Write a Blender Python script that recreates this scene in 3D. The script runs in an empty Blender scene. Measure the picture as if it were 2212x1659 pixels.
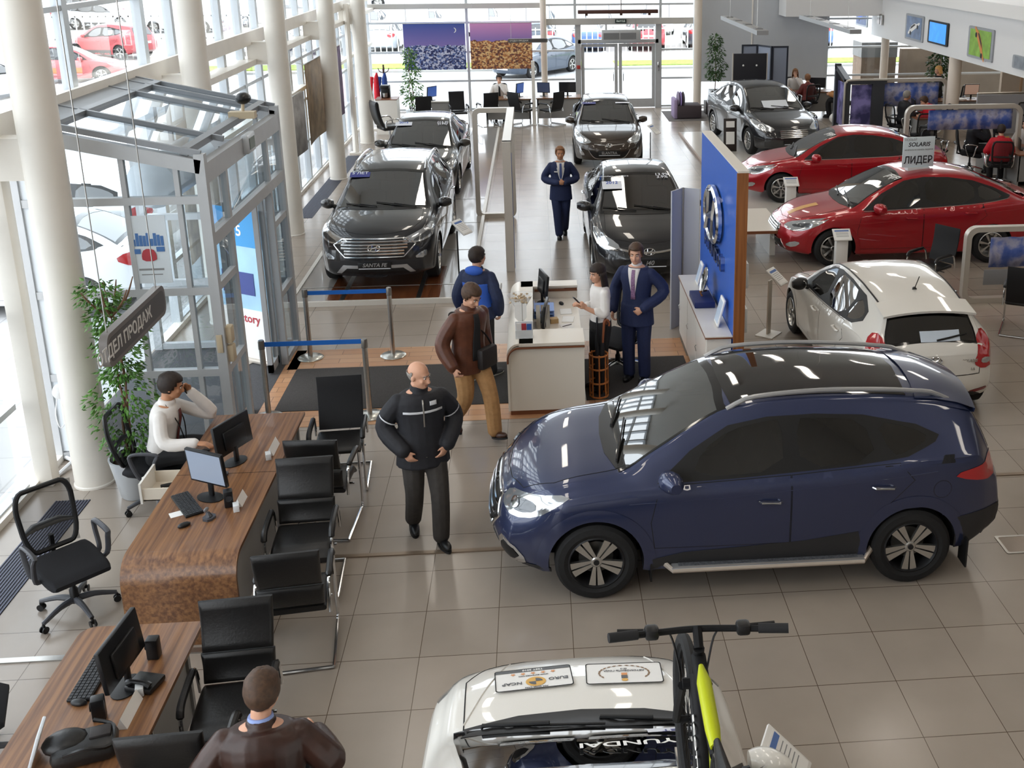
import bpy, bmesh, math, random
from math import sin, cos, pi, radians as RAD, sqrt, atan2
from mathutils import Vector as V, Matrix as M, noise
from mathutils.bvhtree import BVHTree
from mathutils.geometry import delaunay_2d_cdt
from mathutils.interpolate import poly_3d_calc

SC = bpy.context.scene
COL = SC.collection
rnd = random.Random(7)

# ------------------------------------------------------------------ camera
CAMZ, FPX, PITCH, ROLL, YAW, PX, PY = 5.3607, 2328.5, 0.28943, -0.00455, 0.0822, 1352.5, 558.9
cam_d = bpy.data.cameras.new('camera'); cam = bpy.data.objects.new('camera', cam_d); COL.objects.link(cam)
_f = V((sin(YAW)*cos(PITCH), cos(YAW)*cos(PITCH), -sin(PITCH))); _r = V((cos(YAW), -sin(YAW), 0)); _u = _r.cross(_f)
_r2 = _r*cos(ROLL)+_u*sin(ROLL); _u2 = _u*cos(ROLL)-_r*sin(ROLL)
mw = M((_r2, _u2, -_f)).transposed().to_4x4(); mw.translation = V((0, 0, CAMZ)); cam.matrix_world = mw
cam_d.sensor_fit = 'HORIZONTAL'; cam_d.sensor_width = 36; cam_d.lens = 36*FPX/2212
cam_d.shift_x = -(PX-1106)/2212; cam_d.shift_y = (PY-829.5)/2212
cam_d.clip_start = .05; cam_d.clip_end = 400
SC.camera = cam

# ------------------------------------------------------------------ exposure, world, light
vs = SC.view_settings; vs.view_transform = 'Standard'; vs.look = 'None'; vs.exposure = 0.0; vs.gamma = 1; vs.use_curve_mapping = False
cy = SC.cycles; cy.max_bounces = 7; cy.diffuse_bounces = 3; cy.glossy_bounces = 4; cy.transmission_bounces = 5; cy.transparent_max_bounces = 14
cy.caustics_reflective = False; cy.caustics_refractive = False; cy.sample_clamp_indirect = 6
try: cy.use_denoising = True
except Exception: pass
W = bpy.data.worlds.new('overcast_sky'); SC.world = W; W.use_nodes = True
wn = W.node_tree; bg = wn.nodes['Background']
tc = wn.nodes.new('ShaderNodeTexCoord'); sx = wn.nodes.new('ShaderNodeSeparateXYZ'); cr = wn.nodes.new('ShaderNodeValToRGB')
wn.links.new(tc.outputs['Generated'], sx.inputs[0]); wn.links.new(sx.outputs['Z'], cr.inputs[0]); wn.links.new(cr.outputs[0], bg.inputs[0])
cr.color_ramp.elements[0].position = 0; cr.color_ramp.elements[0].color = (.95, .975, 1, 1)
cr.color_ramp.elements[1].position = .6; cr.color_ramp.elements[1].color = (.88, .94, 1, 1)
bg.inputs[1].default_value = 4.2

def area(name, loc, sx, sy, power, color, direction=(0, 0, -1)):
    d = bpy.data.lights.new(name, 'AREA'); d.shape = 'RECTANGLE'; d.size = sx; d.size_y = sy; d.energy = power; d.color = color
    o = bpy.data.objects.new(name, d); COL.objects.link(o); o.location = loc
    o.rotation_euler = V(direction).to_track_quat('-Z', 'Y').to_euler(); return o
# the fluorescent rows of the hall ceiling; their luminaires are built with the ceiling
LAMPS = [(x, y) for y in (3.0, 8.5, 14, 20, 26, 32) for x in (-2.2, 1.6, 5.4, 9.2)]
for _i, (_x, _y) in enumerate(LAMPS):
    area('hall_lamp_light', (_x, _y, 7.28), .35, 2.6, 15, (1, .93, .85))
for _y in (14, 18, 22, 26, 30, 34):
    area('office_lamp_light', (13.6, _y, 3.0), 1.2, .6, 16, (1, .88, .75))

# ------------------------------------------------------------------ colour and materials
def lin(c):
    if isinstance(c, str):
        c = c.lstrip('#'); c = [int(c[i:i+2], 16)/255 for i in (0, 2, 4)]
    return tuple((x/12.92 if x <= .04045 else ((x+.055)/1.055)**2.4) for x in c[:3])+(1,)
MATS = {}
def mat(name, col='#888888', rough=.5, metal=0, coat=0, spec=.5, alpha=1, trans=0, emit=0, noise_s=0, noise_a=.0, bump=0, sheen=0, ior=1.45):
    if name in MATS: return MATS[name]
    m = bpy.data.materials.new(name); m.use_nodes = True; nt = m.node_tree; b = nt.nodes['Principled BSDF']
    c = lin(col); b.inputs['Base Color'].default_value = c; b.inputs['Roughness'].default_value = rough; b.inputs['Metallic'].default_value = metal
    b.inputs['Coat Weight'].default_value = coat; b.inputs['Coat Roughness'].default_value = .03; b.inputs['Specular IOR Level'].default_value = spec
    b.inputs['Alpha'].default_value = alpha; b.inputs['Transmission Weight'].default_value = trans; b.inputs['IOR'].default_value = ior
    if sheen: b.inputs['Sheen Weight'].default_value = sheen
    if emit: b.inputs['Emission Color'].default_value = c; b.inputs['Emission Strength'].default_value = emit
    if noise_s:
        t = nt.nodes.new('ShaderNodeTexCoord'); n = nt.nodes.new('ShaderNodeTexNoise'); n.inputs['Scale'].default_value = noise_s; n.inputs['Detail'].default_value = 4
        nt.links.new(t.outputs['Object'], n.inputs['Vector'])
        if noise_a:
            r = nt.nodes.new('ShaderNodeValToRGB')
            r.color_ramp.elements[0].position = .3; r.color_ramp.elements[1].position = .7
            r.color_ramp.elements[0].color = tuple(x*(1-noise_a) for x in c[:3])+(1,); r.color_ramp.elements[1].color = tuple(min(1, x*(1+noise_a)) for x in c[:3])+(1,)
            nt.links.new(n.outputs['Fac'], r.inputs[0]); nt.links.new(r.outputs[0], b.inputs['Base Color'])
        if bump:
            bp = nt.nodes.new('ShaderNodeBump'); bp.inputs['Strength'].default_value = bump; bp.inputs['Distance'].default_value = .01
            nt.links.new(n.outputs['Fac'], bp.inputs['Height']); nt.links.new(bp.outputs[0], b.inputs['Normal'])
    MATS[name] = m; return m
def glass_mat(name, tint='#ffffff', refl=.06, rough=0.0):
    """thin pane: clear pass-through plus a fresnel reflection, no refraction"""
    if name in MATS: return MATS[name]
    m = bpy.data.materials.new(name); m.use_nodes = True; nt = m.node_tree; nt.nodes.clear()
    o = nt.nodes.new('ShaderNodeOutputMaterial'); mx = nt.nodes.new('ShaderNodeMixShader'); t = nt.nodes.new('ShaderNodeBsdfTransparent'); g = nt.nodes.new('ShaderNodeBsdfGlossy')
    lw = nt.nodes.new('ShaderNodeLayerWeight'); lw.inputs['Blend'].default_value = .35
    mr = nt.nodes.new('ShaderNodeMapRange'); mr.inputs[3].default_value = refl; mr.inputs[4].default_value = .6
    t.inputs[0].default_value = lin(tint); g.inputs['Roughness'].default_value = rough; g.inputs[0].default_value = (1, 1, 1, 1)
    nt.links.new(lw.outputs['Facing'], mr.inputs[0])
    pw = nt.nodes.new('ShaderNodeMath'); pw.operation = 'POWER'; pw.inputs[1].default_value = 2.2
    nt.links.new(mr.outputs[0], pw.inputs[0]); pw.inputs[1].default_value = 1.0
    nt.links.new(pw.outputs[0], mx.inputs[0]); nt.links.new(t.outputs[0], mx.inputs[1]); nt.links.new(g.outputs[0], mx.inputs[2]); nt.links.new(mx.outputs[0], o.inputs[0])
    MATS[name] = m; return m
def node_mat(name):
    m = bpy.data.materials.new(name); m.use_nodes = True; MATS[name] = m
    return m, m.node_tree, m.node_tree.nodes['Principled BSDF']
def wood_mat(name, a, b_, scale=1.0, axis='Y', rough=.35, coat=.15):
    if name in MATS: return MATS[name]
    m, nt, b = node_mat(name)
    t = nt.nodes.new('ShaderNodeTexCoord'); mp = nt.nodes.new('ShaderNodeMapping'); n = nt.nodes.new('ShaderNodeTexNoise'); r = nt.nodes.new('ShaderNodeValToRGB')
    s = [38*scale, 38*scale, 38*scale]; s['XYZ'.index(axis)] = 1.1*scale; mp.inputs['Scale'].default_value = s
    n.inputs['Scale'].default_value = 1.0; n.inputs['Detail'].default_value = 6; n.inputs['Distortion'].default_value = .25
    r.color_ramp.elements[0].position = .32; r.color_ramp.elements[1].position = .68
    r.color_ramp.elements[0].color = lin(a); r.color_ramp.elements[1].color = lin(b_)
    nt.links.new(t.outputs['Object'], mp.inputs[0]); nt.links.new(mp.outputs[0], n.inputs['Vector']); nt.links.new(n.outputs['Fac'], r.inputs[0]); nt.links.new(r.outputs[0], b.inputs['Base Color'])
    b.inputs['Roughness'].default_value = rough; b.inputs['Coat Weight'].default_value = coat
    return m

# ------------------------------------------------------------------ objects
def link(name, me, m=None, parent=None):
    o = bpy.data.objects.new(name, me); COL.objects.link(o)
    if m is not None:
        for q in (m if isinstance(m, (list, tuple)) else [m]): me.materials.append(q)
    if parent is not None: o.parent = parent
    return o
def tag(o, label, cat, group=None):
    o['label'] = label; o['category'] = cat
    if group: o['group'] = group
    return o
def thing(name, label, cat, loc=(0, 0, 0), rz=0, group=None):
    o = bpy.data.objects.new(name, None); COL.objects.link(o); o.empty_display_size = .1
    o.location = loc; o.rotation_euler = (0, 0, rz); return tag(o, label, cat, group)
def struct(o): o['kind'] = 'structure'; return o
def sroot(name, loc=(0, 0, 0)):
    o = bpy.data.objects.new(name, None); COL.objects.link(o); o.location = loc; o['kind'] = 'structure'; return o
def dup(root, loc, rz, label=None, group=None, scale=None):
    r = root.copy(); COL.objects.link(r); r.location = loc; r.rotation_euler = (0, 0, rz)
    if scale: r.scale = scale
    if label: r['label'] = label
    if group: r['group'] = group
    for ch in list(root.children):
        c = ch.copy(); COL.objects.link(c); c.parent = r
        for g in list(ch.children):
            d = g.copy(); COL.objects.link(d); d.parent = c
    return r

class MB:
    """collects shapes into one mesh"""
    def __init__(s): s.v = []; s.f = []; s.mi = []; s.k = 0
    def add(s, vs, fs, x=None):
        b = len(s.v); s.v += [tuple(x @ V(p)) if x else tuple(p) for p in vs]
        s.f += [tuple(i+b for i in f) for f in fs]; s.mi += [s.k]*len(fs); return s
    def box(s, c, d, rz=0, x=None):
        hx, hy, hz = d[0]/2, d[1]/2, d[2]/2; m = M.Translation(c) @ M.Rotation(rz, 4, 'Z')
        if x: m = x @ m
        vs = [(a*hx, b*hy, e*hz) for a in (-1, 1) for b in (-1, 1) for e in (-1, 1)]
        return s.add(vs, [(0, 1, 3, 2), (4, 6, 7, 5), (0, 4, 5, 1), (2, 3, 7, 6), (0, 2, 6, 4), (1, 5, 7, 3)], m)
    def bb(s, a, b, x=None):
        return s.box([(p+q)/2 for p, q in zip(a, b)], [abs(q-p) for p, q in zip(a, b)], 0, x)
    def rbox(s, c, d, r=.01, seg=2, rz=0, x=None):
        bm = bmesh.new(); bmesh.ops.create_cube(bm, size=1)
        for v in bm.verts: v.co = V((v.co.x*d[0], v.co.y*d[1], v.co.z*d[2]))
        bmesh.ops.bevel(bm, geom=list(bm.edges), offset=min(r, min(d)*.49), segments=seg, profile=.5, affect='EDGES')
        m = M.Translation(c) @ M.Rotation(rz, 4, 'Z')
        if x: m = x @ m
        bm.verts.index_update(); s.add([v.co for v in bm.verts], [[v.index for v in f.verts] for f in bm.faces], m); bm.free(); return s
    def tube(s, path, r, n=8, cap=True, closed=False, x=None, flat=1.0):
        P = [V(p) for p in path]; N = len(P); rr = r if isinstance(r, (list, tuple)) else [r]*N
        T = []
        for i in range(N):
            a = P[(i-1) % N] if (closed or i > 0) else P[i]; b = P[(i+1) % N] if (closed or i < N-1) else P[i]
            t = b-a; T.append(t.normalized() if t.length > 1e-9 else V((0, 0, 1)))
        up = V((0, 0, 1)) if abs(T[0].z) < .9 else V((1, 0, 0)); u = (up-T[0]*up.dot(T[0])).normalized(); vs = []; fs = []
        for i in range(N):
            u = u-T[i]*u.dot(T[i]); u = u.normalized() if u.length > 1e-6 else T[i].orthogonal().normalized(); w = T[i].cross(u)
            for k in range(n):
                a = 2*pi*k/n; vs.append(P[i]+(u*cos(a)*flat+w*sin(a))*rr[i])
        for i in range(N if closed else N-1):
            j = (i+1) % N
            for k in range(n): fs.append((i*n+k, i*n+(k+1) % n, j*n+(k+1) % n, j*n+k))
        if cap and not closed: fs += [tuple(range(n))[::-1], tuple((N-1)*n+k for k in range(n))]
        return s.add(vs, fs, x)
    def cyl(s, a, b, r, r2=None, n=16, x=None): return s.tube([a, b], [r, r if r2 is None else r2], n, x=x)
    def lathe(s, prof, n=24, x=None, arc=2*pi):
        vs = []; fs = []; full = abs(arc-2*pi) < 1e-6; m = n if full else n+1
        for r, z in prof:
            for k in range(m): a = arc*k/n; vs.append((r*cos(a), r*sin(a), z))
        for i in range(len(prof)-1):
            for k in range(n): j = (k+1) % m; fs.append((i*m+k, i*m+j, (i+1)*m+j, (i+1)*m+k))
        return s.add(vs, fs, x)
    def ell(s, c, r, n=12, m=8, x=None):
        vs = [(c[0], c[1], c[2]+r[2])]; fs = []
        for i in range(1, m):
            a = pi*i/m
            for k in range(n): b = 2*pi*k/n; vs.append((c[0]+r[0]*sin(a)*cos(b), c[1]+r[1]*sin(a)*sin(b), c[2]+r[2]*cos(a)))
        vs.append((c[0], c[1], c[2]-r[2])); L = len(vs)-1
        for k in range(n):
            fs.append((0, 1+k, 1+(k+1) % n)); fs.append((L, 1+(m-2)*n+(k+1) % n, 1+(m-2)*n+k))
            for i in range(m-2): fs.append((1+i*n+k, 1+(i+1)*n+k, 1+(i+1)*n+(k+1) % n, 1+i*n+(k+1) % n))
        return s.add(vs, fs, x)
    def prism(s, poly, h, x=None, z0=0):
        n = len(poly); vs = [(p[0], p[1], z0) for p in poly]+[(p[0], p[1], z0+h) for p in poly]
        return s.add(vs, [tuple(range(n))[::-1], tuple(range(n, 2*n))]+[(i, (i+1) % n, n+(i+1) % n, n+i) for i in range(n)], x)
    def ring(s, outer, inner, h, x=None):
        """frame between two loops of equal length in the xy plane, extruded to z=h"""
        n = len(outer); vs = [(p[0], p[1], z) for z in (0, h) for L in (outer, inner) for p in L]; fs = []
        for i in range(n):
            j = (i+1) % n
            fs += [(i, n+i, n+j, j), (2*n+i, 2*n+j, 3*n+j, 3*n+i), (i, j, 2*n+j, 2*n+i), (n+i, 3*n+i, 3*n+j, n+j)]
        return s.add(vs, fs, x)
    def quad(s, *p): return s.add(p, [tuple(range(len(p)))])
    def grid(s, rows, closed_u=False, x=None):
        n = len(rows[0]); vs = [p for r in rows for p in r]; fs = []
        for i in range(len(rows)-1):
            for k in range(n if closed_u else n-1): j = (k+1) % n; fs.append((i*n+k, i*n+j, (i+1)*n+j, (i+1)*n+k))
        return s.add(vs, fs, x)
    def me(s, name, smooth=40):
        m = bpy.data.meshes.new(name); m.from_pydata(s.v, [], s.f)
        if any(s.mi): m.polygons.foreach_set('material_index', s.mi)
        m.validate(); bm = bmesh.new(); bm.from_mesh(m); bmesh.ops.recalc_face_normals(bm, faces=bm.faces); bm.to_mesh(m); bm.free()
        if smooth: m.shade_smooth(); m.set_sharp_from_angle(angle=RAD(smooth))
        return m
    def ob(s, name, m, parent=None, smooth=40): return link(name, s.me(name, smooth), m, parent)

def basis(o, xa, ya):
    """matrix with local x,y axes along xa,ya at origin o"""
    xa = V(xa).normalized(); ya = V(ya).normalized(); za = xa.cross(ya); m = M((xa, ya, za)).transposed().to_4x4(); m.translation = V(o); return m
def rrect(w, h, r, n=5, cx=0, cy=0):
    r = min(r, w/2, h/2); out = []
    for sx_, sy_, a0 in ((1, 1, 0), (-1, 1, pi/2), (-1, -1, pi), (1, -1, 1.5*pi)):
        for k in range(n+1): a = a0+pi/2*k/n; out.append((cx+sx_*(w/2-r)+r*cos(a), cy+sy_*(h/2-r)+r*sin(a)))
    return out
def circle(r, n=24, cx=0, cy=0): return [(cx+r*cos(2*pi*k/n), cy+r*sin(2*pi*k/n)) for k in range(n)]
def crom(pts, n=6, closed=False):
    P = [V(p) for p in pts]; N = len(P); out = []
    for i in range(N if closed else N-1):
        p0 = P[(i-1) % N] if closed or i > 0 else P[i]; p1 = P[i]; p2 = P[(i+1) % N]; p3 = P[(i+2) % N] if closed or i+2 < N else p2
        for k in range(n):
            t = k/n; out.append(.5*((2*p1)+(p2-p0)*t+(2*p0-5*p1+4*p2-p3)*t*t+(3*p1-p0-3*p2+p3)*t**3))
    if not closed: out.append(P[-1])
    return out
def chaikin(p, n=2):
    p = [tuple(q) for q in p]
    for _ in range(n):
        q = []
        for i in range(len(p)):
            a = p[i]; b = p[(i+1) % len(p)]
            q += [tuple(.75*u+.25*w for u, w in zip(a, b)), tuple(.25*u+.75*w for u, w in zip(a, b))]
        p = q
    return p
_tc = {}
def text_mesh(s, size, ext=.002, bold=False, shear=0, spacing=1.0):
    k = (s, round(size, 4), ext, shear, spacing)
    if k in _tc: return _tc[k]
    c = bpy.data.curves.new('lettering', 'FONT'); c.body = s; c.size = size; c.extrude = ext; c.align_x = 'CENTER'; c.align_y = 'CENTER'; c.shear = shear; c.space_character = spacing; c.resolution_u = 3
    if bold: c.offset = size*.018
    o = bpy.data.objects.new('lettering', c); COL.objects.link(o); dg = bpy.context.evaluated_depsgraph_get(); dg.update()
    me = bpy.data.meshes.new_from_object(o.evaluated_get(dg)); bpy.data.objects.remove(o); bpy.data.curves.remove(c); _tc[k] = me; return me
def text(s, size, m, parent, o, xa, ya, ext=.002, bold=False, shear=0, name='lettering', spacing=1.0, wmax=None):
    me = text_mesh(s, size, ext, bold, shear, spacing).copy(); ob = link(name, me, None, parent); me.materials.clear(); me.materials.append(m)
    mtx = basis(o, xa, ya)
    if wmax:
        xs = [v.co.x for v in me.vertices]; w = max(xs)-min(xs)
        if w > 0: mtx = mtx @ M.Diagonal((wmax/w, 1, 1, 1))
    me.transform(mtx); return ob
# ================================================================== the room
X0, Y0 = -1.63016, 7.8668                       # a grout crossing of the tile grid
mwhite = mat('white_paint', '#ece8e1', .45); mcream = mat('cream_steel', '#efe9df', .38, noise_s=3, noise_a=.03)
malu = mat('grey_aluminium', '#b9bbbd', .38, .15, noise_s=6, noise_a=.03); malu_l = mat('pale_aluminium', '#c9ced2', .35, .25); mdark = mat('dark_rubber', '#1c1c1e', .6)
mglass = glass_mat('window_glass', '#f4f8fa', .035); mgl_v = glass_mat('porch_glass', '#dfe8ec', .06)
mblk = mat('black_plastic', '#141416', .38, noise_s=60, noise_a=.1); mchrome = mat('chrome', '#d9dadb', .12, 1); msteel = mat('brushed_steel', '#b9b7b3', .28, 1, noise_s=30, noise_a=.06)
mwhitep = mat('white_laminate', '#ebe6de', .3, coat=.2); mpaper = mat('paper', '#f2f1ee', .6); mgrey = mat('grey_laminate', '#8f9092', .4)
walnut = wood_mat('walnut_veneer', '#5f3d29', '#966a45', 1, 'Y'); walnut_x = wood_mat('walnut_edge', '#6b4026', '#93602f', 1, 'Z')

# floor -----------------------------------------------------------
fm, nt, b = node_mat('floor_tiles')
t = nt.nodes.new('ShaderNodeNewGeometry'); sp = nt.nodes.new('ShaderNodeSeparateXYZ'); nt.links.new(t.outputs['Position'], sp.inputs[0])
def mth(op, a, c=None):
    n = nt.nodes.new('ShaderNodeMath'); n.operation = op
    for i, q in enumerate((a, c)):
        if q is None: continue
        if isinstance(q, (int, float)): n.inputs[i].default_value = q
        else: nt.links.new(q, n.inputs[i])
    return n.outputs[0]
def cellf(sock, o):
    u = mth('DIVIDE', mth('SUBTRACT', sock, o), .6); return u, mth('FLOOR', u), mth('ABSOLUTE', mth('SUBTRACT', mth('FRACT', u), .5))
ux, ix, dx = cellf(sp.outputs[0], X0); uy, iy, dy = cellf(sp.outputs[1], Y0)
gr = mth('GREATER_THAN', mth('MAXIMUM', dx, mth('ADD', dy, .0012)), .4952)
cb = nt.nodes.new('ShaderNodeCombineXYZ'); nt.links.new(ix, cb.inputs[0]); nt.links.new(iy, cb.inputs[1])
wnz = nt.nodes.new('ShaderNodeTexWhiteNoise'); nt.links.new(cb.outputs[0], wnz.inputs['Vector'])
nz = nt.nodes.new('ShaderNodeTexNoise'); nz.inputs['Scale'].default_value = 2.2; nz.inputs['Detail'].default_value = 5; nt.links.new(t.outputs['Position'], nz.inputs['Vector'])
br = mth('ADD', mth('MULTIPLY', wnz.outputs['Value'], .10), mth('MULTIPLY', nz.outputs['Fac'], .22)); br = mth('ADD', br, .80)
hs = nt.nodes.new('ShaderNodeHueSaturation'); hs.inputs['Color'].default_value = lin('#a3978b'); nt.links.new(br, hs.inputs['Value'])
mxg = nt.nodes.new('ShaderNodeMix'); mxg.data_type = 'RGBA'; nt.links.new(gr, mxg.inputs[0]); nt.links.new(hs.outputs[0], mxg.inputs[6]); mxg.inputs[7].default_value = lin('#5b4d40')
nt.links.new(mxg.outputs[2], b.inputs['Base Color']); b.inputs['Roughness'].default_value = .23; b.inputs['Specular IOR Level'].default_value = .55
rg = mth('ADD', mth('MULTIPLY', nz.outputs['Fac'], .1), .17); nt.links.new(rg, b.inputs['Roughness'])
fl = MB(); fl.bb((-5.3, -4, -.12), (19.6, 35.35, 0)); struct(fl.ob('floor', fm, smooth=0))
cl = MB(); cl.bb((-5.3, -4, 7.5), (19.6, 35.35, 7.7)); struct(cl.ob('ceiling', mat('ceiling_white', '#e9e6e0', .7), smooth=0))
for i, (x, y) in enumerate(LAMPS):
    r = thing('ceiling_light', 'long fluorescent luminaire under the hall ceiling', 'ceiling light', (x, y, 7.3), 0, 'hall ceiling luminaires')
    m_ = MB(); m_.bb((-.2, -1.35, .03), (.2, 1.35, .2)); m_.ob('housing', malu_l, r, 0)
    m_ = MB(); m_.bb((-.17, -1.3, .0), (.17, 1.3, .03)); m_.ob('diffuser', mat('lamp_diffuser', '#fff3e0', .5, emit=5), r, 0)
w = MB(); w.bb((-5.3, -4.2, 0), (19.6, -4, 7.6)); struct(w.ob('wall_front', mat('hall_paint', '#cfcac3', .6), smooth=0))
w = MB(); w.bb((19.5, -4, 0), (19.7, 35.3, 7.6)); struct(w.ob('wall_right', mat('beige_paint', '#cdbfae', .6), smooth=0))
# grey panelled part of the back wall, over a clear glass strip
w = MB(); w.bb((5.15, 35.25, .82), (9.52, 35.45, 7.6)); struct(w.ob('wall_back', mat('blue_grey_panel', '#c3c7cc', .5, noise_s=1.2, noise_a=.03), smooth=0))
w = MB(); w.bb((7.02, 35.22, .82), (7.06, 35.25, 7.6)); struct(w.ob('trim_3', mwhite, smooth=0))

# glazed facades: one window per bay ---------------------------------
TR = [.06, .94, 1.88, 2.82, 3.72, 4.64, 5.6, 6.6, 7.45]
win_n = [0]
def bay(a, c, fix, axis, zs, muns=(), fw=.07, dep=.12, z0=0, z1=7.5, skip=()):
    """a facade bay between positions a and c on the given axis; members at heights zs and at positions muns"""
    win_n[0] += 1; r = sroot('window_%d' % win_n[0]); f = MB(); g = MB()
    def bx(p, q, za, zb_, th):
        if axis == 'Y': f.bb((fix-th/2, p, za), (fix+th/2, q, zb_))
        else: f.bb((p, fix-th/2, za), (q, fix+th/2, zb_))
    for p in (a,)+tuple(muns): bx(p-fw/2, p+fw/2, z0, z1, dep)
    for z in zs: bx(a+fw/2, c-fw/2, z-.03, z+.03, dep*.8)
    f.ob('window_frame', malu_l, r, 0)
    e = .02
    if axis == 'Y': g.quad((fix-e, a, z0), (fix-e, c, z0), (fix-e, c, z1), (fix-e, a, z1))
    else: g.quad((a, fix+e, z0), (c, fix+e, z0), (c, fix+e, z1), (a, fix+e, z1))
    g.ob('window_pane', mglass, r, 0); return r
LY = [-4+2.43*k*0 for k in range(1)]
ys = [3.06, 5.49, 7.92, 10.35, 12.78, 15.21, 17.64, 20.07, 22.5, 24.93, 27.36, 29.79, 32.2, 35.2]
for i in range(len(ys)-1):
    a, c = ys[i], ys[i+1]
    if a > 10 and a < 13:
        bay(a, c, -5.27, 'Y', TR[4:], fw=.14, z0=3.7)
    else: bay(a, c, -5.27, 'Y', TR, fw=.14, muns=((a+c)/2,) if a > 14 else ())
# the long beam that carries the upper glazing, its brackets and the sill along the floor
w = MB(); w.bb((-5.36, 3, 3.55), (-5.06, 35.2, 3.74)); w.bb((-5.12, 3, 3.74), (-5.06, 35.2, 3.79)); struct(w.ob('beam', mcream, smooth=0))
w = MB(); w.bb((-5.27, 15.0, 3.2), (-5.0, 35.2, 3.3)); w.bb((-5.27, 15.0, 2.16), (-5.12, 35.2, 2.24)); struct(w.ob('trim_1', mcream, smooth=0))
w = MB(); w.bb((-5.3, 3, 0), (-5.17, 11, .07)); w.bb((-5.3, 14.3, 0), (-5.17, 35.2, .07)); struct(w.ob('trim_2', mcream, smooth=0))
for k, y in enumerate((10.44, 15.32, 20.2, 25.12, 29.75)):
    r = sroot('column', (-4.65, y, 0)); m_ = MB(); m_.lathe([(.0, 0), (.2, 0), (.2, .02), (.19, .03), (.19, 7.5), (0, 7.5)], 28); m_.ob('column_shaft', mcream, r)
    m_ = MB(); m_.bb((-.5, -.11, 3.2), (-.1, .11, 3.6)); m_.ob('beam_bracket', mcream, r, 0)
w = MB(); w.rbox((-5.12, 10.45, 3.75), (.17, .17, 7.5), .01); struct(w.ob('pillar', mcream))
for n_, (p, q) in enumerate([((-4.95, 29.7, 3.7), (-4.72, 28.2, .02)), ((-4.95, 29.9, 3.7), (-4.62, 31.9, .02))]):
    w = MB(); w.tube([p, q], .075, 8); w.box((q[0], q[1], .02), (.3, .25, .04)); struct(w.ob('diagonal_strut', mcream))
for x, y, rr in ((.28, 35.0, .1), (5.22, 34.9, .13), (11.19, 28.28, .17), (11.3, 34.6, .13)):
    w = MB(); w.lathe([(0, 0), (rr, 0), (rr, 7.5 if x < 8 else 3.05), (0, 7.5 if x < 8 else 3.05)], 24, M.Translation((x, y, 0))); struct(w.ob('column', mat('warm_column', '#e2d6c8', .4)))
# back facade
TB = [.05, .96, 1.88, 2.8, 3.32, 4.2, 5.2, 6.3, 7.45]
for a, c in ((-5.25, -2.14), (-2.14, .25), (.25, 1.3)): bay(a, c, 35.3, 'X', TB, fw=.08)
bay(4.05, 5.15, 35.3, 'X', TB, fw=.08); bay(1.3, 4.05, 35.3, 'X', TB[3:], fw=.08, z0=2.72)
r = bay(5.2, 7.05, 35.3, 'X', (.05,), z1=.82, fw=.05); bay(7.05, 9.5, 35.3, 'X', (.05,), z1=.82, fw=.05)
for a, c in ((9.55, 11.5), (11.5, 13.6), (13.6, 15.8), (15.8, 17.6), (17.6, 19.5)): bay(a, c, 35.3, 'X', (.05, .96, 1.88, 2.8), fw=.09, z1=3.1)
w = MB(); w.bb((.3, 35.1, 2.7), (5.1, 35.24, 2.9)); w.bb((-5.2, 35.1, 3.24), (.2, 35.24, 3.4)); struct(w.ob('beam', mat('beam_grey', '#c5c3be', .5), smooth=0))
# double entrance door in the back facade
r = sroot('door_1', (2.68, 35.3, 0)); m_ = MB()
for x in (-1.3, 1.3): m_.bb((x-.09, -.1, 0), (x+.09, .1, 2.72))
m_.bb((-1.3, -.1, 2.1), (1.3, .1, 2.22)); m_.ob('door_frame', malu, r, 0)
for s in (-1, 1):
    q = MB(); lo, hi = (-1.2, -.02) if s < 0 else (.02, 1.2)
    if s > 0: hi = 1.2
    q.bb((lo, -.03, .02), (lo+.1, .03, 2.08)); q.bb((hi-.1, -.03, .02), (hi, .03, 2.08)); q.bb((lo+.1, -.03, 1.98), (hi-.1, .03, 2.08)); q.bb((lo+.1, -.03, .02), (hi-.1, .03, .3))
    leaf = q.ob('door_leaf', malu, r, 0); q = MB(); q.quad((lo+.1, 0, .3), (hi-.1, 0, .3), (hi-.1, 0, 1.98), (lo+.1, 0, 1.98)); q.ob('door_pane', mglass, leaf, 0)
    q = MB(); xh = s*.16; q.tube(crom([(xh, -.03, .88), (xh, -.09, .9), (xh, -.1, 1.03), (xh, -.09, 1.16), (xh, -.03, 1.18)], 4), .014, 8); q.ob('door_handle', mchrome, leaf)
t_ = thing('air_curtain', 'grey air curtain box above the glass entrance door', 'air curtain', (2.75, 34.95, 2.38)); m_ = MB(); m_.rbox((0, 0, 0), (1.25, .28, .34), .02); m_.ob('housing', malu, t_)
for s in (-1, 1): m_ = MB(); m_.box((s*.27-.05, -.145, -.02), (.5, .02, .2)); m_.ob('grille', mat('grille_grey', '#77787a', .5), t_, 0)
m_ = MB(); m_.bb((-.5, -.02, .17), (-.45, .3, .33)); m_.bb((.45, -.02, .17), (.5, .3, .33)); m_.ob('bracket', malu, t_, 0)
t_ = thing('exit_sign', 'small dark green exit sign on the beam over the glass door', 'sign', (2.75, 35.06, 2.81)); m_ = MB(); m_.box((0, 0, 0), (.36, .06, .12)); m_.ob('box', mat('sign_dark', '#25332f', .4), t_, 0)
text('ВЫХОД', .075, mat('sign_white', '#e8f0e8', .5, emit=.3), t_, (0, -.033, 0), (1, 0, 0), (0, 0, 1))
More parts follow.
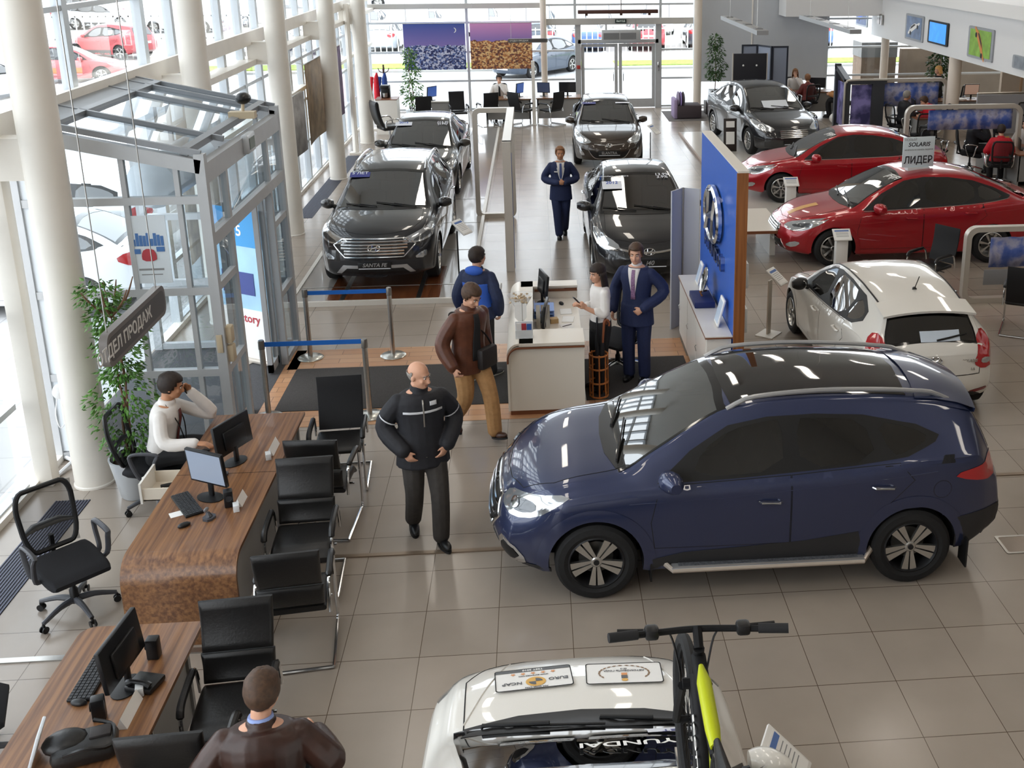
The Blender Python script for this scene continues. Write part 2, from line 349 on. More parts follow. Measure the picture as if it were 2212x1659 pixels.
t_ = thing('awning_bar', 'long dark brown heater bar hung over the glass door', 'heater', (2.75, 34.85, 3.12)); m_ = MB(); m_.rbox((-.1, 0, 0), (2.55, .14, .12), .02); m_.ob('body', mat('brown_metal', '#4a2c24', .45), t_); m_ = MB(); m_.tube([(0, 0, .05), (0, 0, 4.4)], .012, 6)
for x in (-1.1, 0, .9): m_.bb((x-.04, -.02, -.12), (x+.04, .1, -.05))
m_.ob('suspension', mat('brown_metal'), t_, 0)
m_ = MB(); m_.rbox((3.98, 35.19, 1.35), (.06, .06, .3), .015); tag(m_.ob('door_intercom', mchrome), 'small silver intercom on the jamb right of the glass door', 'intercom')
m_ = MB(); m_.rbox((1.38, 35.16, 1.36), (.11, .05, .11), .01); tag(m_.ob('alarm_button', mat('alarm_red', '#b0332c', .4)), 'small red fire alarm button on the jamb beside the glass door', 'alarm button')

# glass entrance porch on the window side -------------------------------
r = sroot('door_2', (0, 0, 0)); XA, XB, YA, YB_ = -5.27, -3.38, 11.0, 14.25; ZF, ZW = 3.2, 3.62
f = MB()
def zr_(x): return ZF+(ZW-ZF)*(XB-x)/(XB-XA)
for y in (YA, YB_):
    f.bb((XB-.06, y-.05, 0), (XB+.04, y+.05, ZF+.1)); f.bb((XA, y-.05, 0), (XA+.1, y+.05, ZW))
    for x in (-4.72, -4.16, -3.64): f.bb((x-.025, y-.03, 0), (x+.025, y+.03, zr_(x)-.1))
    for z in (.05, .95, 1.86, 2.83): f.bb((XA, y-.04, z-.04), (XB, y+.04, z+.04))
    m4 = basis((XB, y, ZF), (XA-XB, 0, ZW-ZF), (0, 1, 0)); L_ = sqrt((XB-XA)**2+(ZW-ZF)**2); f.bb((0, -.05, -.04), (L_, .05, .1), m4)
for z, d in ((3.1, .11), (2.4, .07)): f.bb((XB-.07, YA, z-d), (XB+.04, YB_, z+d*.9))
for z in (.05, .95, 1.88): f.bb((XB-.04, YA, z-.04), (XB+.03, 11.72, z+.04)); f.bb((XB-.04, 13.55, z-.04), (XB+.03, YB_, z+.04))
for y in (11.72, 13.55): f.bb((XB-.05, y-.04, 0), (XB+.03, y+.04, 3.0))
f.ob('porch_frame', malu, r, 0)
f = MB()
for k in range(5):
    y = YA+(YB_-YA)*(0, .26, .72, .9, 1)[k] if k not in (0, 4) else (YA if k == 0 else YB_)
    m4 = basis((XB, y, ZF+.1), (XA-XB, 0, ZW-ZF), (0, 1, 0)); f.bb((0, -.022, -.03), (L_, .022, .03), m4)
m4 = basis((XB, YA, ZF+.1), (XA-XB, 0, ZW-ZF), (0, 1, 0)); f.bb((.12, 0, -.03), (.2, YB_-YA, .05), m4); f.bb((L_-.52, 0, -.03), (L_-.44, YB_-YA, .05), m4)
f.ob('roof_frame', mat('dark_aluminium', '#8f9296', .4, .2), r, 0)
f = MB(); f.bb((L_-.44, 0, -.02), (L_, YB_-YA, .03), m4); f.ob('roof_flashing', mat('grey_flashing', '#8d9093', .45), r, 0)
f = MB(); f.add([(.2, 0, .01), (L_-.5, 0, .01), (L_-.5, YB_-YA, .01), (.2, YB_-YA, .01)], [(0, 1, 2, 3)], m4); f.ob('roof_glass', glass_mat('roof_glass', '#c9d3d9', .22), r, 0)
f = MB()
for y in (YA, YB_): f.quad((-4.72, y, 0), (XB, y, 0), (XB, y, ZF), (-4.72, y, zr_(-4.72)))
f.quad((XB, YA, 0), (XB, 11.72, 0), (XB, 11.72, 3.1), (XB, YA, 3.1)); f.quad((XB, 13.55, 0), (XB, YB_, 0), (XB, YB_, 3.1), (XB, 13.55, 3.1)); f.quad((XB, 11.72, 2.4), (XB, 13.55, 2.4), (XB, 13.55, 3.1), (XB, 11.72, 3.1)); f.ob('porch_pane', mgl_v, r, 0)
f = MB(); f.bb((XA+.1, YA-.02, .1), (-4.745, YA+.02, 3.45)); f.ob('side_panel', mat('pale_panel', '#dfe6ec', .35), r, 0)
for a, c in ((11.74, 12.1), (13.16, 13.53)):                 # sliding door leaves, drawn open
    f = MB(); f.bb((XB-.14, a, .03), (XB-.08, a+.06, 2.36)); f.bb((XB-.14, c-.06, .03), (XB-.08, c, 2.36)); f.bb((XB-.14, a, .03), (XB-.08, c, .14)); f.bb((XB-.14, a, 2.28), (XB-.08, c, 2.36)); lf = f.ob('sliding_leaf', malu, r, 0)
    f = MB(); f.quad((XB-.11, a, .1), (XB-.11, c, .1), (XB-.11, c, 2.3), (XB-.11, a, 2.3)); f.ob('leaf_pane', mgl_v, lf, 0)
f = MB(); f.bb((XA, YA+.05, .001), (XB, YB_-.05, .006)); tag(f.ob('entrance_mat', mat('porch_mat', '#4a4a4c', .9, noise_s=90, noise_a=.2, bump=.2)), 'grey scraper mat covering the porch floor behind the sliding door', 'mat')
t_ = thing('motion_sensor', 'grey square motion sensor above the sliding door of the porch', 'sensor', (XB+.06, 12.6, 3.12)); m_ = MB(); m_.rbox((0, 0, 0), (.08, .34, .22), .02); m_.ob('housing', malu_l, t_); m_ = MB(); m_.box((.042, 0, 0), (.01, .22, .13)); m_.ob('lens', mat('sensor_lens', '#5b6a5d', .2), t_, 0)
t_ = thing('security_camera', 'small black and beige camera on the porch roof edge', 'camera', (XB-.08, 13.0, 3.38)); m_ = MB(); m_.ell((0, .1, .18), (.09, .13, .07)); m_.ob('head', mblk, t_); m_ = MB(); m_.box((0, 0, .0), (.3, .12, .08)); m_.tube([(0, 0, 0), (0, .08, .15)], .02); m_.ob('bracket', mat('beige_plastic', '#c9b89b', .5), t_)
t_ = thing('switch_box', 'beige double switch box on the porch corner post', 'switch', (XB+.06, 11.06, 1.25)); m_ = MB(); m_.rbox((0, 0, .1), (.08, .12, .19), .02); m_.rbox((0, 0, -.11), (.08, .12, .19), .02); m_.ob('box', mat('beige_plastic'), t_)
m_ = MB(); m_.rbox((XB-.015, 10.94, 1.28), (.06, .012, .2), .004); tag(m_.ob('push_plate', mat('beige_plastic')), 'slim beige plate on the porch corner post near the switches', 'plate')
t_ = thing('heat_curtain', 'large pale air heater hung inside the porch above the door', 'heater', (-4.3, 12.9, 2.75)); m_ = MB(); m_.tube(crom([(0, -.9, 0), (.05, -.3, .03), (.05, .3, .03), (0, .9, 0)], 4), [.1]+[.28]*11+[.1], 16); m_.ob('body', mat('pale_panel'), t_)

# inner edge of the mezzanine at the right, with the office below
w = MB(); w.bb((11.0, 8, 2.28), (11.25, 35.2, 3.56)); struct(w.ob('wall_mezzanine', mat('fascia_white', '#e6e6e6', .5), smooth=0))
w = MB(); w.bb((10.8, 8, 3.56), (19.5, 35.2, 3.86)); struct(w.ob('slab', mat('fascia_white2', '#e9e8e6', .5), smooth=0))
w = MB(); w.bb((7.9, 34.2, 2.95), (11.0, 35.2, 4.4)); struct(w.ob('beam', mat('fascia_white'), smooth=0))
w = MB(); w.bb((11.25, 8, 3.1), (19.5, 35.2, 3.2)); struct(w.ob('ceiling_office', mat('ceiling_white'), smooth=0))
w = MB(); w.bb((14.6, 33.0, 0), (19.5, 33.15, 3.1)); struct(w.ob('wall_office', mat('beige_paint'), smooth=0))
r = sroot('door_3', (15.7, 32.96, 0)); m_ = MB()
for x in (-.5, .44): m_.bb((x, -.03, 0), (x+.06, .04, 2.1))
m_.bb((-.5, -.03, 2.05), (.5, .04, 2.12)); m_.ob('door_frame', mat('door_pine', '#c9a987', .45), r, 0); m_ = MB(); m_.bb((-.44, -.01, 0), (.44, .03, 2.05)); lf = m_.ob('door_leaf', mat('door_pale', '#d9d2c8', .4), r, 0); m_ = MB(); m_.tube([(.3, -.03, 1.0), (.36, -.05, 1.0), (.22, -.05, 1.0)], .012); m_.ob('door_handle', mchrome, lf)

# floor fittings ------------------------------------------------------
mmat = mat('black_mat', '#3c3937', .95, noise_s=120, noise_a=.25, bump=.25); mor = None
m, nt, b = node_mat('terracotta_planks'); t = nt.nodes.new('ShaderNodeTexCoord'); bk = nt.nodes.new('ShaderNodeTexBrick'); nt.links.new(t.outputs['Object'], bk.inputs[0]); bk.inputs['Scale'].default_value = 1; bk.inputs['Brick Width'].default_value = .6; bk.inputs['Row Height'].default_value = .15
bk.inputs['Mortar Size'].default_value = .004; bk.inputs['Color1'].default_value = lin('#c79a74'); bk.inputs['Color2'].default_value = lin('#b78660'); bk.inputs['Mortar'].default_value = lin('#7a5a44'); nt.links.new(bk.outputs[0], b.inputs['Base Color']); b.inputs['Roughness'].default_value = .35; mor = m
w = MB()
w.bb((-3.33, 13.32, 0), (1.9, 14.0, .004)); w.bb((-3.33, 11.56, 0), (2.0, 12.0, .004)); w.bb((1.86, 12.0, 0), (2.1, 13.32, .004)); w.bb((-3.38, 11.56, 0), (-3.2, 14.0, .004)); struct(w.ob('floor_border', mor, smooth=0))
for a, c, lb in (((-3.2, 12.0), (-.42, 13.32), 'wide charcoal door mat between the porch and the reception counter'), ((.5, 12.0), (1.86, 13.32), 'charcoal floor mat under the two reception staff')):
    m_ = MB(); m_.rbox(((a[0]+c[0])/2, (a[1]+c[1])/2, .006), (c[0]-a[0], c[1]-a[1], .012), .004); tag(m_.ob('door_mat', mmat), lb, 'mat')
m_ = MB(); m_.bb((-4.4, 7.47, 0), (-2.45, 7.53, .012)); m_.bb((-2.45, 7.47, 0), (-2.2, 7.53, .012)); struct(m_.ob('expansion_strip', msteel, smooth=0))
w = MB(); w.bb((-2.3, 8.74, 0), (-.35, 8.79, .012)); w.bb((4.1, 9.7, 0), (9, 9.75, .01)); struct(w.ob('floor_strip', mat('strip_bronze', '#8d7c6b', .35, .5), smooth=0))
t_ = thing('floor_box', 'square steel-rimmed floor box lid in the tiles behind the blue car', 'floor box', (4.28, 8.42, 0)); m_ = MB(); m_.ring(rrect(.3, .3, .02), rrect(.25, .25, .02), .006); m_.ob('rim', msteel, t_, 0); m_ = MB(); m_.box((0, 0, .002), (.25, .25, .004)); m_.ob('lid', mat('lid_beige', '#a89a8d', .4), t_, 0)
for y0, y1, lb in ((6.2, 10.05, 'dark slatted floor grille along the window beside the black mesh chair'), (21.4, 27.9, 'dark slatted floor grille along the window behind the tall black car')):
    t_ = thing('floor_grille', lb, 'floor grille', (-4.72, (y0+y1)/2, 0)); m_ = MB(); h = (y1-y0)/2; m_.bb((-.17, -h, 0), (.17, h, .003)); m_.ob('tray', mat('grille_dark', '#1b1d2b', .5), t_, 0)
    m_ = MB()
    for k in range(12): x = -.16+.32*k/11; m_.bb((x-.005, -h, .003), (x+.005, h, .008))
    m_.ob('slat', mat('grille_slat', '#4a4e63', .4, .4), t_, 0)
t_ = thing('display_podium', 'low podium with walnut runners and pale edge under the two black cars near the window', 'podium', (-2.2, 22.5, 0)); m_ = MB(); m_.bb((-1.6, -6.6, .0), (1.05, 9, .06)); m_.ob('deck', mat('podium_grey', '#9c9792', .16, coat=.3), t_, 0)
m_ = MB(); m_.bb((-1.66, -6.66, 0), (1.1, -6.6, .075)); m_.bb((-1.66, -6.6, 0), (-1.6, 9, .075)); m_.bb((1.05, -6.6, 0), (1.11, 9, .075)); m_.ob('edge_trim', mat('podium_edge', '#d8d3ca', .35), t_, 0)
wr = wood_mat('runner_wood', '#55301e', '#7d4a2b', 1, 'Y', .2, .4)
m_ = MB(); m_.bb((-1.1, -6.58, .06), (.62, -4.9, .064)); m_.ob('runner', wr, t_, 0); m_ = MB()
for x in (-.86, .3): m_.bb((x-.035, -6.58, .064), (x+.035, 9, .069))
for y in (-5.9, -3.9, -2.0, 0): m_.bb((-1.6, y-.01, .064), (1.05, y+.01, .067))
m_.ob('steel_strip', msteel, t_, 0)
t_ = thing('display_podium', 'low pale podium behind the blue panel under the red cars', 'podium', (6.2, 24, 0)); m_ = MB(); m_.bb((-2.15, -4.1, 0), (2.4, 6.2, .055)); m_.ob('deck', mat('podium_pale', '#cfc9c0', .2, coat=.2), t_, 0); m_ = MB(); m_.bb((-2.2, -4.15, 0), (2.4, -4.1, .06)); m_.bb((-2.2, -4.1, 0), (-2.15, 6.2, .06)); m_.ob('edge_trim', mat('podium_brown', '#8a6a4d', .4), t_, 0)

# ================================================================== outside
mpv, nt, b = node_mat('pavement'); t = nt.nodes.new('ShaderNodeTexCoord'); bk = nt.nodes.new('ShaderNodeTexBrick'); nt.links.new(t.outputs['Object'], bk.inputs[0]); bk.inputs['Scale'].default_value = 1; bk.inputs['Brick Width'].default_value = .8; bk.inputs['Row Height'].default_value = .8; bk.offset = 0
bk.inputs['Mortar Size'].default_value = .012; bk.inputs['Color1'].default_value = (.48, .48, .48, 1); bk.inputs['Color2'].default_value = (.44, .44, .44, 1); bk.inputs['Mortar'].default_value = (.36, .36, .36, 1); nt.links.new(bk.outputs[0], b.inputs['Base Color']); b.inputs['Roughness'].default_value = .8
w = MB(); w.bb((-90, -20, -.3), (-5.3, 46.6, -.06)); w.bb((-5.3, 35.4, -.3), (90, 46.6, -.06)); struct(w.ob('ground_pavement', mpv, smooth=0))
w = MB(); w.bb((-90, 46.6, -.3), (90, 200, -.07)); struct(w.ob('ground_yard', mat('yard', '#b4b0aa', .9, noise_s=.4, noise_a=.15), smooth=0))
w = MB(); w.bb((-15, 46.55, -.3), (60, 46.75, .02)); struct(w.ob('kerb', mat('kerb_grey', '#a9a7a2', .8), smooth=0))
w = MB(); w.bb((-15, 48.0, -.2), (60, 49.8, -.03)); o = w.ob('grass', mat('lawn', '#93ab4d', .9, noise_s=6, noise_a=.25), smooth=0); o['kind'] = 'stuff'; tag(o, 'strip of short green grass along the kerb outside the back windows', 'grass')
t_ = thing('yard_fence', 'white steel picket fence between the grass and the parked cars', 'fence', (0, 50.4, -.06)); m_ = MB()
for k in range(150): x = -14+k*.26; m_.bb((x-.022, -.02, .02), (x+.022, .02, 1.5))
m_.ob('picket', mat('fence_white', '#e9e9e9', .5), t_, 0); m_ = MB()
for z in (.2, 1.38): m_.bb((-14, -.015, z), (25, .015, z+.05))
m_.ob('rail', mat('fence_white'), t_, 0)
t_ = thing('yard_fence', 'pale picket fence far outside beyond the window wall', 'fence', (-24, 62, -.06)); m_ = MB()
for k in range(70): x = -14+k*.4; m_.bb((x-.03, -.02, .02), (x+.03, .02, 1.6))
m_.ob('picket', mat('fence_white'), t_, 0); m_ = MB(); m_.bb((-14, -.02, 1.4), (14, .02, 1.48)); m_.bb((-14, -.02, .2), (14, .02, .28)); m_.ob('rail', mat('fence_white'), t_, 0)
w = MB(); w.bb((2.1, 46.75, -.2), (3.5, 56, -.02)); struct(w.ob('path', mat('path_pale', '#cfccc8', .8), smooth=0))
for x, y, wd, h, c, lb in ((-20, 118, 36, 7, '#a8b4c2', 'long pale blue warehouse far beyond the yard behind the back windows'), (24, 120, 40, 8, '#b7bcc2', 'long grey warehouse far beyond the yard behind the grey wall'), (-62, 92, 30, 6, '#a49f98', 'low grey shed far outside the window wall')):
    t_ = thing('warehouse', lb, 'building', (x, y, -.1)); m_ = MB(); m_.bb((-wd/2, -5, 0), (wd/2, 5, h)); m_.ob('wall', mat('shed'+c, c, .8), t_, 0); m_ = MB(); m_.bb((-wd/2-.4, -5.4, h), (wd/2+.4, 5.4, h+.4)); m_.ob('roof', mat('roof_grey', '#8d9297', .7), t_, 0)
    m_ = MB()
    for k in range(5): m_.bb((-wd/2+wd*(k+.3)/5, -5.05, 1.5), (-wd/2+wd*(k+.7)/5, -5, 3.5))
    m_.ob('window', mat('shed_window', '#7c90a4', .2), t_, 0)
# ================================================================== cars
def pch(tab):
    """monotone cubic through (x,y) pairs"""
    X = [p[0] for p in tab]; Y = [p[1] for p in tab]; n = len(X); d = [(Y[i+1]-Y[i])/(X[i+1]-X[i]) for i in range(n-1)]
    m = [d[0]]+[0 if d[i-1]*d[i] <= 0 else 2*d[i-1]*d[i]/(d[i-1]+d[i]) for i in range(1, n-1)]+[d[-1]]
    def f(x):
        if x <= X[0]: return Y[0]
        if x >= X[-1]: return Y[-1]
        i = 0
        while x > X[i+1]: i += 1
        h = X[i+1]-X[i]; t = (x-X[i])/h
        return Y[i]*(1+2*t)*(1-t)**2+m[i]*h*t*(1-t)**2+Y[i+1]*t*t*(3-2*t)+m[i+1]*h*t*t*(t-1)
    return f
tyre_m = mat('tyre_rubber', '#19191a', .75, noise_s=40, noise_a=.15); rim_m = mat('alloy', '#c3c2bf', .25, .9); rimd_m = mat('alloy_dark', '#2b2b2d', .4, .5); steel_d = mat('brake_steel', '#6d6c6a', .4, .8)
trim_m = mat('car_trim_black', '#151516', .45); clad_m = mat('cladding_grey', '#2a2a2c', .55, noise_s=150, noise_a=.08, bump=.05); seat_m = mat('seat_cloth', '#2c2d33', .8, noise_s=80, noise_a=.12)
lamp_m = mat('headlamp_shell', '#c8ccd0', .12, .75, coat=1); lampd_m = mat('lamp_dark', '#55585c', .2, .6, coat=1); red_m = mat('tail_red', '#b3121c', .15, 0, coat=1); amber_m = mat('amber', '#d98a2b', .3, coat=1); seam_m = mat('panel_gap', '#0d0d0f', .7); plate_m = mat('plate_black', '#1a1a1b', .3); silver_m = mat('satin_silver', '#b7b8ba', .3, .7)
pane_m = glass_mat('car_pane', '#3d4348', .09); pane_dk = glass_mat('car_pane_dark', '#14161a', .08); wind_m = glass_mat('windscreen', '#5f6a6c', .09)
lining_m = mat('cabin_dark', '#17171a', .8); frit_m = mat('frit_black', '#0b0b0c', .12, coat=.6)
def paint(name, c, metal=.25, flake=.06):
    m = mat(name, c, .32, metal, coat=1, noise_s=400, noise_a=flake); return m

class Car:
    def __init__(s, name, label, pos, rz, P, pm, scale=1.0, hi=2, z=0, group=None):
        s.P = P; s.L = P['L']; s.W = P['W']/2; s.hi = hi; s.pm = pm
        s.root = thing(name, label, 'car', (pos[0], pos[1], z), rz, group); s.root.scale = (scale,)*3
        s.xc = P['fo']+P['wb']/2                     # axle midpoint, root origin; car's front points along local +x
        s.zt = pch(P['top']); s.zs = pch(P['belt']); s.zb = pch(P['bot']); s.pw = pch(P['plan']); s.wr = pch(P['roofw']); s.dr = pch(P.get('drop', [(0, .03), (P['L'], .09)]))
        s.build_body()
    def warp(s, x, y, z):
        P = s.P; a = abs(y)/s.W; ff = max(0, 1-x/.95); fr = max(0, 1-(s.L-x)/.7)
        fx = P.get('bowf', .34)*a**P.get('bowp', 3.2)+P['fz'](z); rx = P.get('bowr', .2)*a**3+P['rz'](z)
        return x+ff*ff*fx-fr*fr*rx
    def sect(s, x):
        w = s.W*s.pw(x); zb, zs, zt = s.zb(x), s.zs(x), s.zt(x); zs = min(zs, zt-.012); wr = min(s.W*s.wr(x), w*.97); zr = zs+(zt-s.dr(x)-zs)*1.0 if zt-s.dr(x) > zs+.01 else zs+.6*(zt-zs)
        zm = zb+.55*(zs-zb); g = (zr-zs)
        return [(0, zb), (.72*w, zb), (.93*w, zb+.015), (.982*w, zb+.1), (w, zm), (.992*w, zs-.09), (.965*w, zs-.012), (.945*w-.0*g, zs+.012 if g > .04 else zs+.3*g), (.945*w*.45+wr*.55+.012*min(1, g*3), zs+.52*g), (wr+.006, zr-.02*min(1, g*5)), (wr*.93, zr+.35*(zt-zr)), (wr*.6, zr+.8*(zt-zr)), (0, zt)]
    def build_body(s):
        ns = {2: 100, 1: 64, 0: 40}[s.hi]; m = {2: 4, 1: 3, 0: 2}[s.hi]; L = s.L
        xs = [L*(.5-.5*cos(pi*i/(ns-1)))*.45+L*i/(ns-1)*.55 for i in range(ns)]
        def ring(x):
            h = [(q.x, q.y) for q in crom([(a, b, 0) for a, b in s.sect(x)], m)]
            h = [(max(0, a), b) for a, b in h]; h[0] = (0, h[0][1]); h[-1] = (0, h[-1][1]); return h
        V_ = []; F = []; rings = []
        for x in xs:
            h = ring(x); full = [(-a, b) for a, b in h]+[(a, b) for a, b in h[-2:0:-1]]
            rings.append(full)
        n = len(rings[0])
        def put(x, y, z): V_.append(V((s.xc-s.warp(x, y, z), y, z)))
        def cap(x, full, flip):
            h = len(full)//2; K = 9                 # columns between the right and left half outline
            idx0 = len(V_)
            for i in range(1, h):
                a, b_ = full[i], full[-i]
                for k in range(1, K): t = k/K; put(x, a[0]*(1-t)+b_[0]*t, a[1]*(1-t)+b_[1]*t)
            return idx0, h, K
        base = []
        for x, full in zip(xs, rings):
            base.append(len(V_))
            for y, z in full: put(x, y, z)
        for i in range(ns-1):
            for k in range(n): j = (k+1) % n; F.append((base[i]+k, base[i]+j, base[i+1]+j, base[i+1]+k))
        for bi, x, full in ((base[0], 0, rings[0]), (base[-1], L, rings[-1])):
            i0, h, K = cap(x, full, 0)
            def g(i, k):
                if k == 0: return bi+i
                if k == K: return bi+(n-i) % n
                if i == 0: return bi
                if i == h: return bi+h
                return i0+(i-1)*(K-1)+k-1
            for i in range(h):
                for k in range(K):
                    q = []
                    for v in (g(i, k), g(i, k+1), g(i+1, k+1), g(i+1, k)):
                        if v not in q: q.append(v)
                    if len(q) > 2: F.append(tuple(q))
        me = bpy.data.meshes.new('bodywork'); me.from_pydata(V_, [], F); me.validate()
        bm = bmesh.new(); bm.from_mesh(me); bmesh.ops.remove_doubles(bm, verts=bm.verts, dist=1e-5); bmesh.ops.recalc_face_normals(bm, faces=bm.faces); bm.normal_update()
        s.bm = bm; bm.verts.ensure_lookup_table(); bm.faces.ensure_lookup_table(); s.bvh = BVHTree.FromBMesh(bm)
        s.fv = [[(v.co.copy(), v.normal.copy()) for v in f.verts] for f in bm.faces]; bpy.data.meshes.remove(me); s.cuts = []
    # local frame: lx = xc - x
    def X(s, x): return s.xc-x
    def hit(s, o, d, k=2.2):
        p, nrm, i, dist = s.bvh.ray_cast(o, d)
        if p is None: p, nrm, i, dist = s.bvh.find_nearest(o+d*k)
        fv = s.fv[i]; ws = poly_3d_calc([c for c, nn in fv], p); N = V((0, 0, 0))
        for w, (c, nn) in zip(ws, fv): N += nn*w
        return p, (N.normalized() if N.length > 1e-6 else nrm)
    def proj(s, uv, view):
        """view: L/R side (x,z); F/B (y,z); T (x,y); or a direction vector with uv=(point)"""
        if view in 'LR':
            sg = 1 if view == 'L' else -1; return s.hit(V((s.X(uv[0]), sg*3, uv[1])), V((0, -sg, 0)))
        if view == 'F': return s.hit(V((9, uv[0], uv[1])), V((-1, 0, 0)), 7)
        if view == 'B': return s.hit(V((-9, uv[0], uv[1])), V((1, 0, 0)), 7)
        return s.hit(V((s.X(uv[0]), uv[1], 5)), V((0, 0, -1)), 4)
    def patch(s, name, loops, view, off, m, dens=.06, parent=None, skirt=.012, fr=None, label=None, relax=0):
        """a panel cut to outline loops[0] with holes loops[1:], laid on the bodywork"""
        if s.hi == 0: dens *= 2
        if s.hi == 1: dens *= 1.4
        pts = []; edges = []
        for lp in loops:
            b0 = len(pts); dl = []
            for i in range(len(lp)):
                a = V(lp[i]+(0,) if len(lp[i]) == 2 else lp[i]).to_2d(); c = V(lp[(i+1) % len(lp)]).to_2d(); k = max(1, int((c-a).length/dens))
                dl += [a+(c-a)*j/k for j in range(k)]
            pts += dl; edges += [(b0+i, b0+(i+1) % len(dl)) for i in range(len(dl))]
        xs = [p.x for p in pts]; ys = [p.y for p in pts]; nb = len(pts); x = min(xs)+dens*.5; r = 0
        grid = []
        while x < max(xs):
            y = min(ys)+dens*(.25+.5*(r % 2))
            while y < max(ys): grid.append(V((x, y))); y += dens
            x += dens*.87; r += 1
        def inside(p, lp):
            c = False; n = len(lp)
            for i in range(n):
                a, b_ = lp[i], lp[i-1]
                if (a[1] > p.y) != (b_[1] > p.y) and p.x < (b_[0]-a[0])*(p.y-a[1])/(b_[1]-a[1])+a[0]: c = not c
            return c
        bd = pts[:]
        for p in grid:
            if inside(p, loops[0]) and not any(inside(p, q) for q in loops[1:]) and min((p-q).length_squared for q in bd) > (dens*.4)**2: pts.append(p)
        vo, eo, fo, *_ = delaunay_2d_cdt(pts, edges, [], 0, 1e-6)
        fs = [f for f in fo if inside(sum((vo[i] for i in f), V((0, 0)))/len(f), loops[0]) and not any(inside(sum((vo[i] for i in f), V((0, 0)))/len(f), q) for q in loops[1:])]
        co = []; nn = []
        for p in vo:
            q, N = (s.proj(p, view) if fr is None else s.hit(fr @ V((p.x, p.y, -3)), (fr.to_3x3() @ V((0, 0, 1))).normalized(), 3)); co.append(q+N*off); nn.append(N)
        if relax:
            nb_ = [set() for _ in co]; bs = {}
            for f in fs:
                for i in range(len(f)): a, b_ = f[i], f[(i+1) % len(f)]; nb_[a].add(b_); nb_[b_].add(a); bs[(min(a, b_), max(a, b_))] = bs.get((min(a, b_), max(a, b_)), 0)+1
            edge_ = {q for e, k in bs.items() if k == 1 for q in e}
            for _ in range(relax):
                co = [c if (i in edge_ or not nb_[i]) else c*.5+sum((co[j] for j in nb_[i]), V((0, 0, 0)))*(.5/len(nb_[i])) for i, c in enumerate(co)]
            nn = [V((0, 0, 0)) for _ in co]
            for f in fs:
                a, b_, c = co[f[0]], co[f[1]], co[f[2]]; N = (b_-a).cross(c-a)
                if N.dot(s.bvh.find_nearest(a)[1]) < 0: N = -N
                for q in f: nn[q] += N
            for _ in range(6): nn = [q if not nb_[i] else (q.normalized()+sum((nn[j].normalized() for j in nb_[i]), V((0, 0, 0)))) for i, q in enumerate(nn)]
            nn = [q.normalized() if q.length > 1e-9 else V((0, 0, 1)) for q in nn]
        ec = {}
        for f in fs:
            for i in range(len(f)): k = (f[i], f[(i+1) % len(f)]); ec[k] = 1
        nv = len(co); used = {}; sf = []
        if skirt:
            for (a, b_) in ec:
                if (b_, a) not in ec:
                    for q in (a, b_):
                        if q not in used: used[q] = len(co); co.append(co[q]-nn[q]*skirt); nn.append(nn[q])
                    sf.append((b_, a, used[a], used[b_]))
        me = bpy.data.meshes.new(name); me.from_pydata(co, [], fs+sf); me.shade_smooth()
        bm = bmesh.new(); bm.from_mesh(me); bm.faces.ensure_lookup_table()
        for i, f in enumerate(bm.faces):
            if i < len(fs):
                c = f.calc_center_median(); N = sum((nn[v.index] for v in f.verts), V((0, 0, 0)))
                if f.normal.dot(N) < 0: f.normal_flip()
        loose = [v for v in bm.verts if not v.link_faces]
        bm.to_mesh(me)
        try: me.normals_split_custom_set_from_vertices([tuple(q) for q in nn])
        except Exception: pass
        bmesh.ops.delete(bm, geom=loose, context='VERTS') if False else None; bm.free()
        o = link(name, me, m, parent or s.root)
        if label: o['label'] = label
        return o
    def both(s, name, loops, off, m, **k):
        return [s.patch(name, loops, v, off, m, **k) for v in 'LR']
    def line(s, name, path, view, r=.0035, m=None, parent=None, off=0.0, n=5):
        P = []
        for i in range(len(path)-1):
            a, c = V(path[i]), V(path[i+1]); k = max(1, int((c-a).length/.06))
            P += [a+(c-a)*j/k for j in range(k)]
        P.append(V(path[-1])); q = []
        for p in P: h, N = s.proj((p.x, p.y), view); q.append(h+N*off)
        return MB().tube(q, r, n).ob(name, m or seam_m, parent or s.root)
    def cut(s, lp, view): s.cuts.append((lp, view))
    def finish(s):
        bm = s.bm; P = s.P; R = P['R']
        def inside(x, y, lp):
            c = False
            for i in range(len(lp)):
                a, b_ = lp[i], lp[i-1]
                if (a[1] > y) != (b_[1] > y) and x < (b_[0]-a[0])*(y-a[1])/(b_[1]-a[1])+a[0]: c = not c
            return c
        dead = []
        for f in bm.faces:
            c = f.calc_center_median(); n = f.normal; x = s.xc-c.x
            if abs(c.y) > .55*s.W and abs(n.y) > .2 or (c.z < .45 and abs(c.y) > .5*s.W):
                if any(sqrt((x-q)**2+(c.z-R)**2) < P['arch']+.03 for q in (P['fo'], P['fo']+P['wb'])): dead.append(f); continue
            for lp, vw in s.cuts:
                if vw == 'S' and abs(n.y) > .35 and inside(x, c.z, lp): dead.append(f); break
                if vw == 'F' and n.x > .25 and n.z > .2 and inside(c.y, c.z, lp): dead.append(f); break
                if vw == 'B' and n.x < -.2 and inside(c.y, c.z, lp): dead.append(f); break
        bmesh.ops.delete(bm, geom=dead, context='FACES')
        me = bpy.data.meshes.new('bodywork'); bm.to_mesh(me); me.shade_smooth(); link('bodywork', me, s.pm, s.root)
        if s.hi == 2:                                        # dark cabin lining, a little inside the skin
            b2 = bm.copy(); b2.normal_update()
            for v in b2.verts: v.co -= v.normal*.035
            for f in b2.faces: f.normal_flip()
            me = bpy.data.meshes.new('cabin_lining'); b2.to_mesh(me); link('cabin_lining', me, lining_m, s.root); b2.free()
        bm.free()
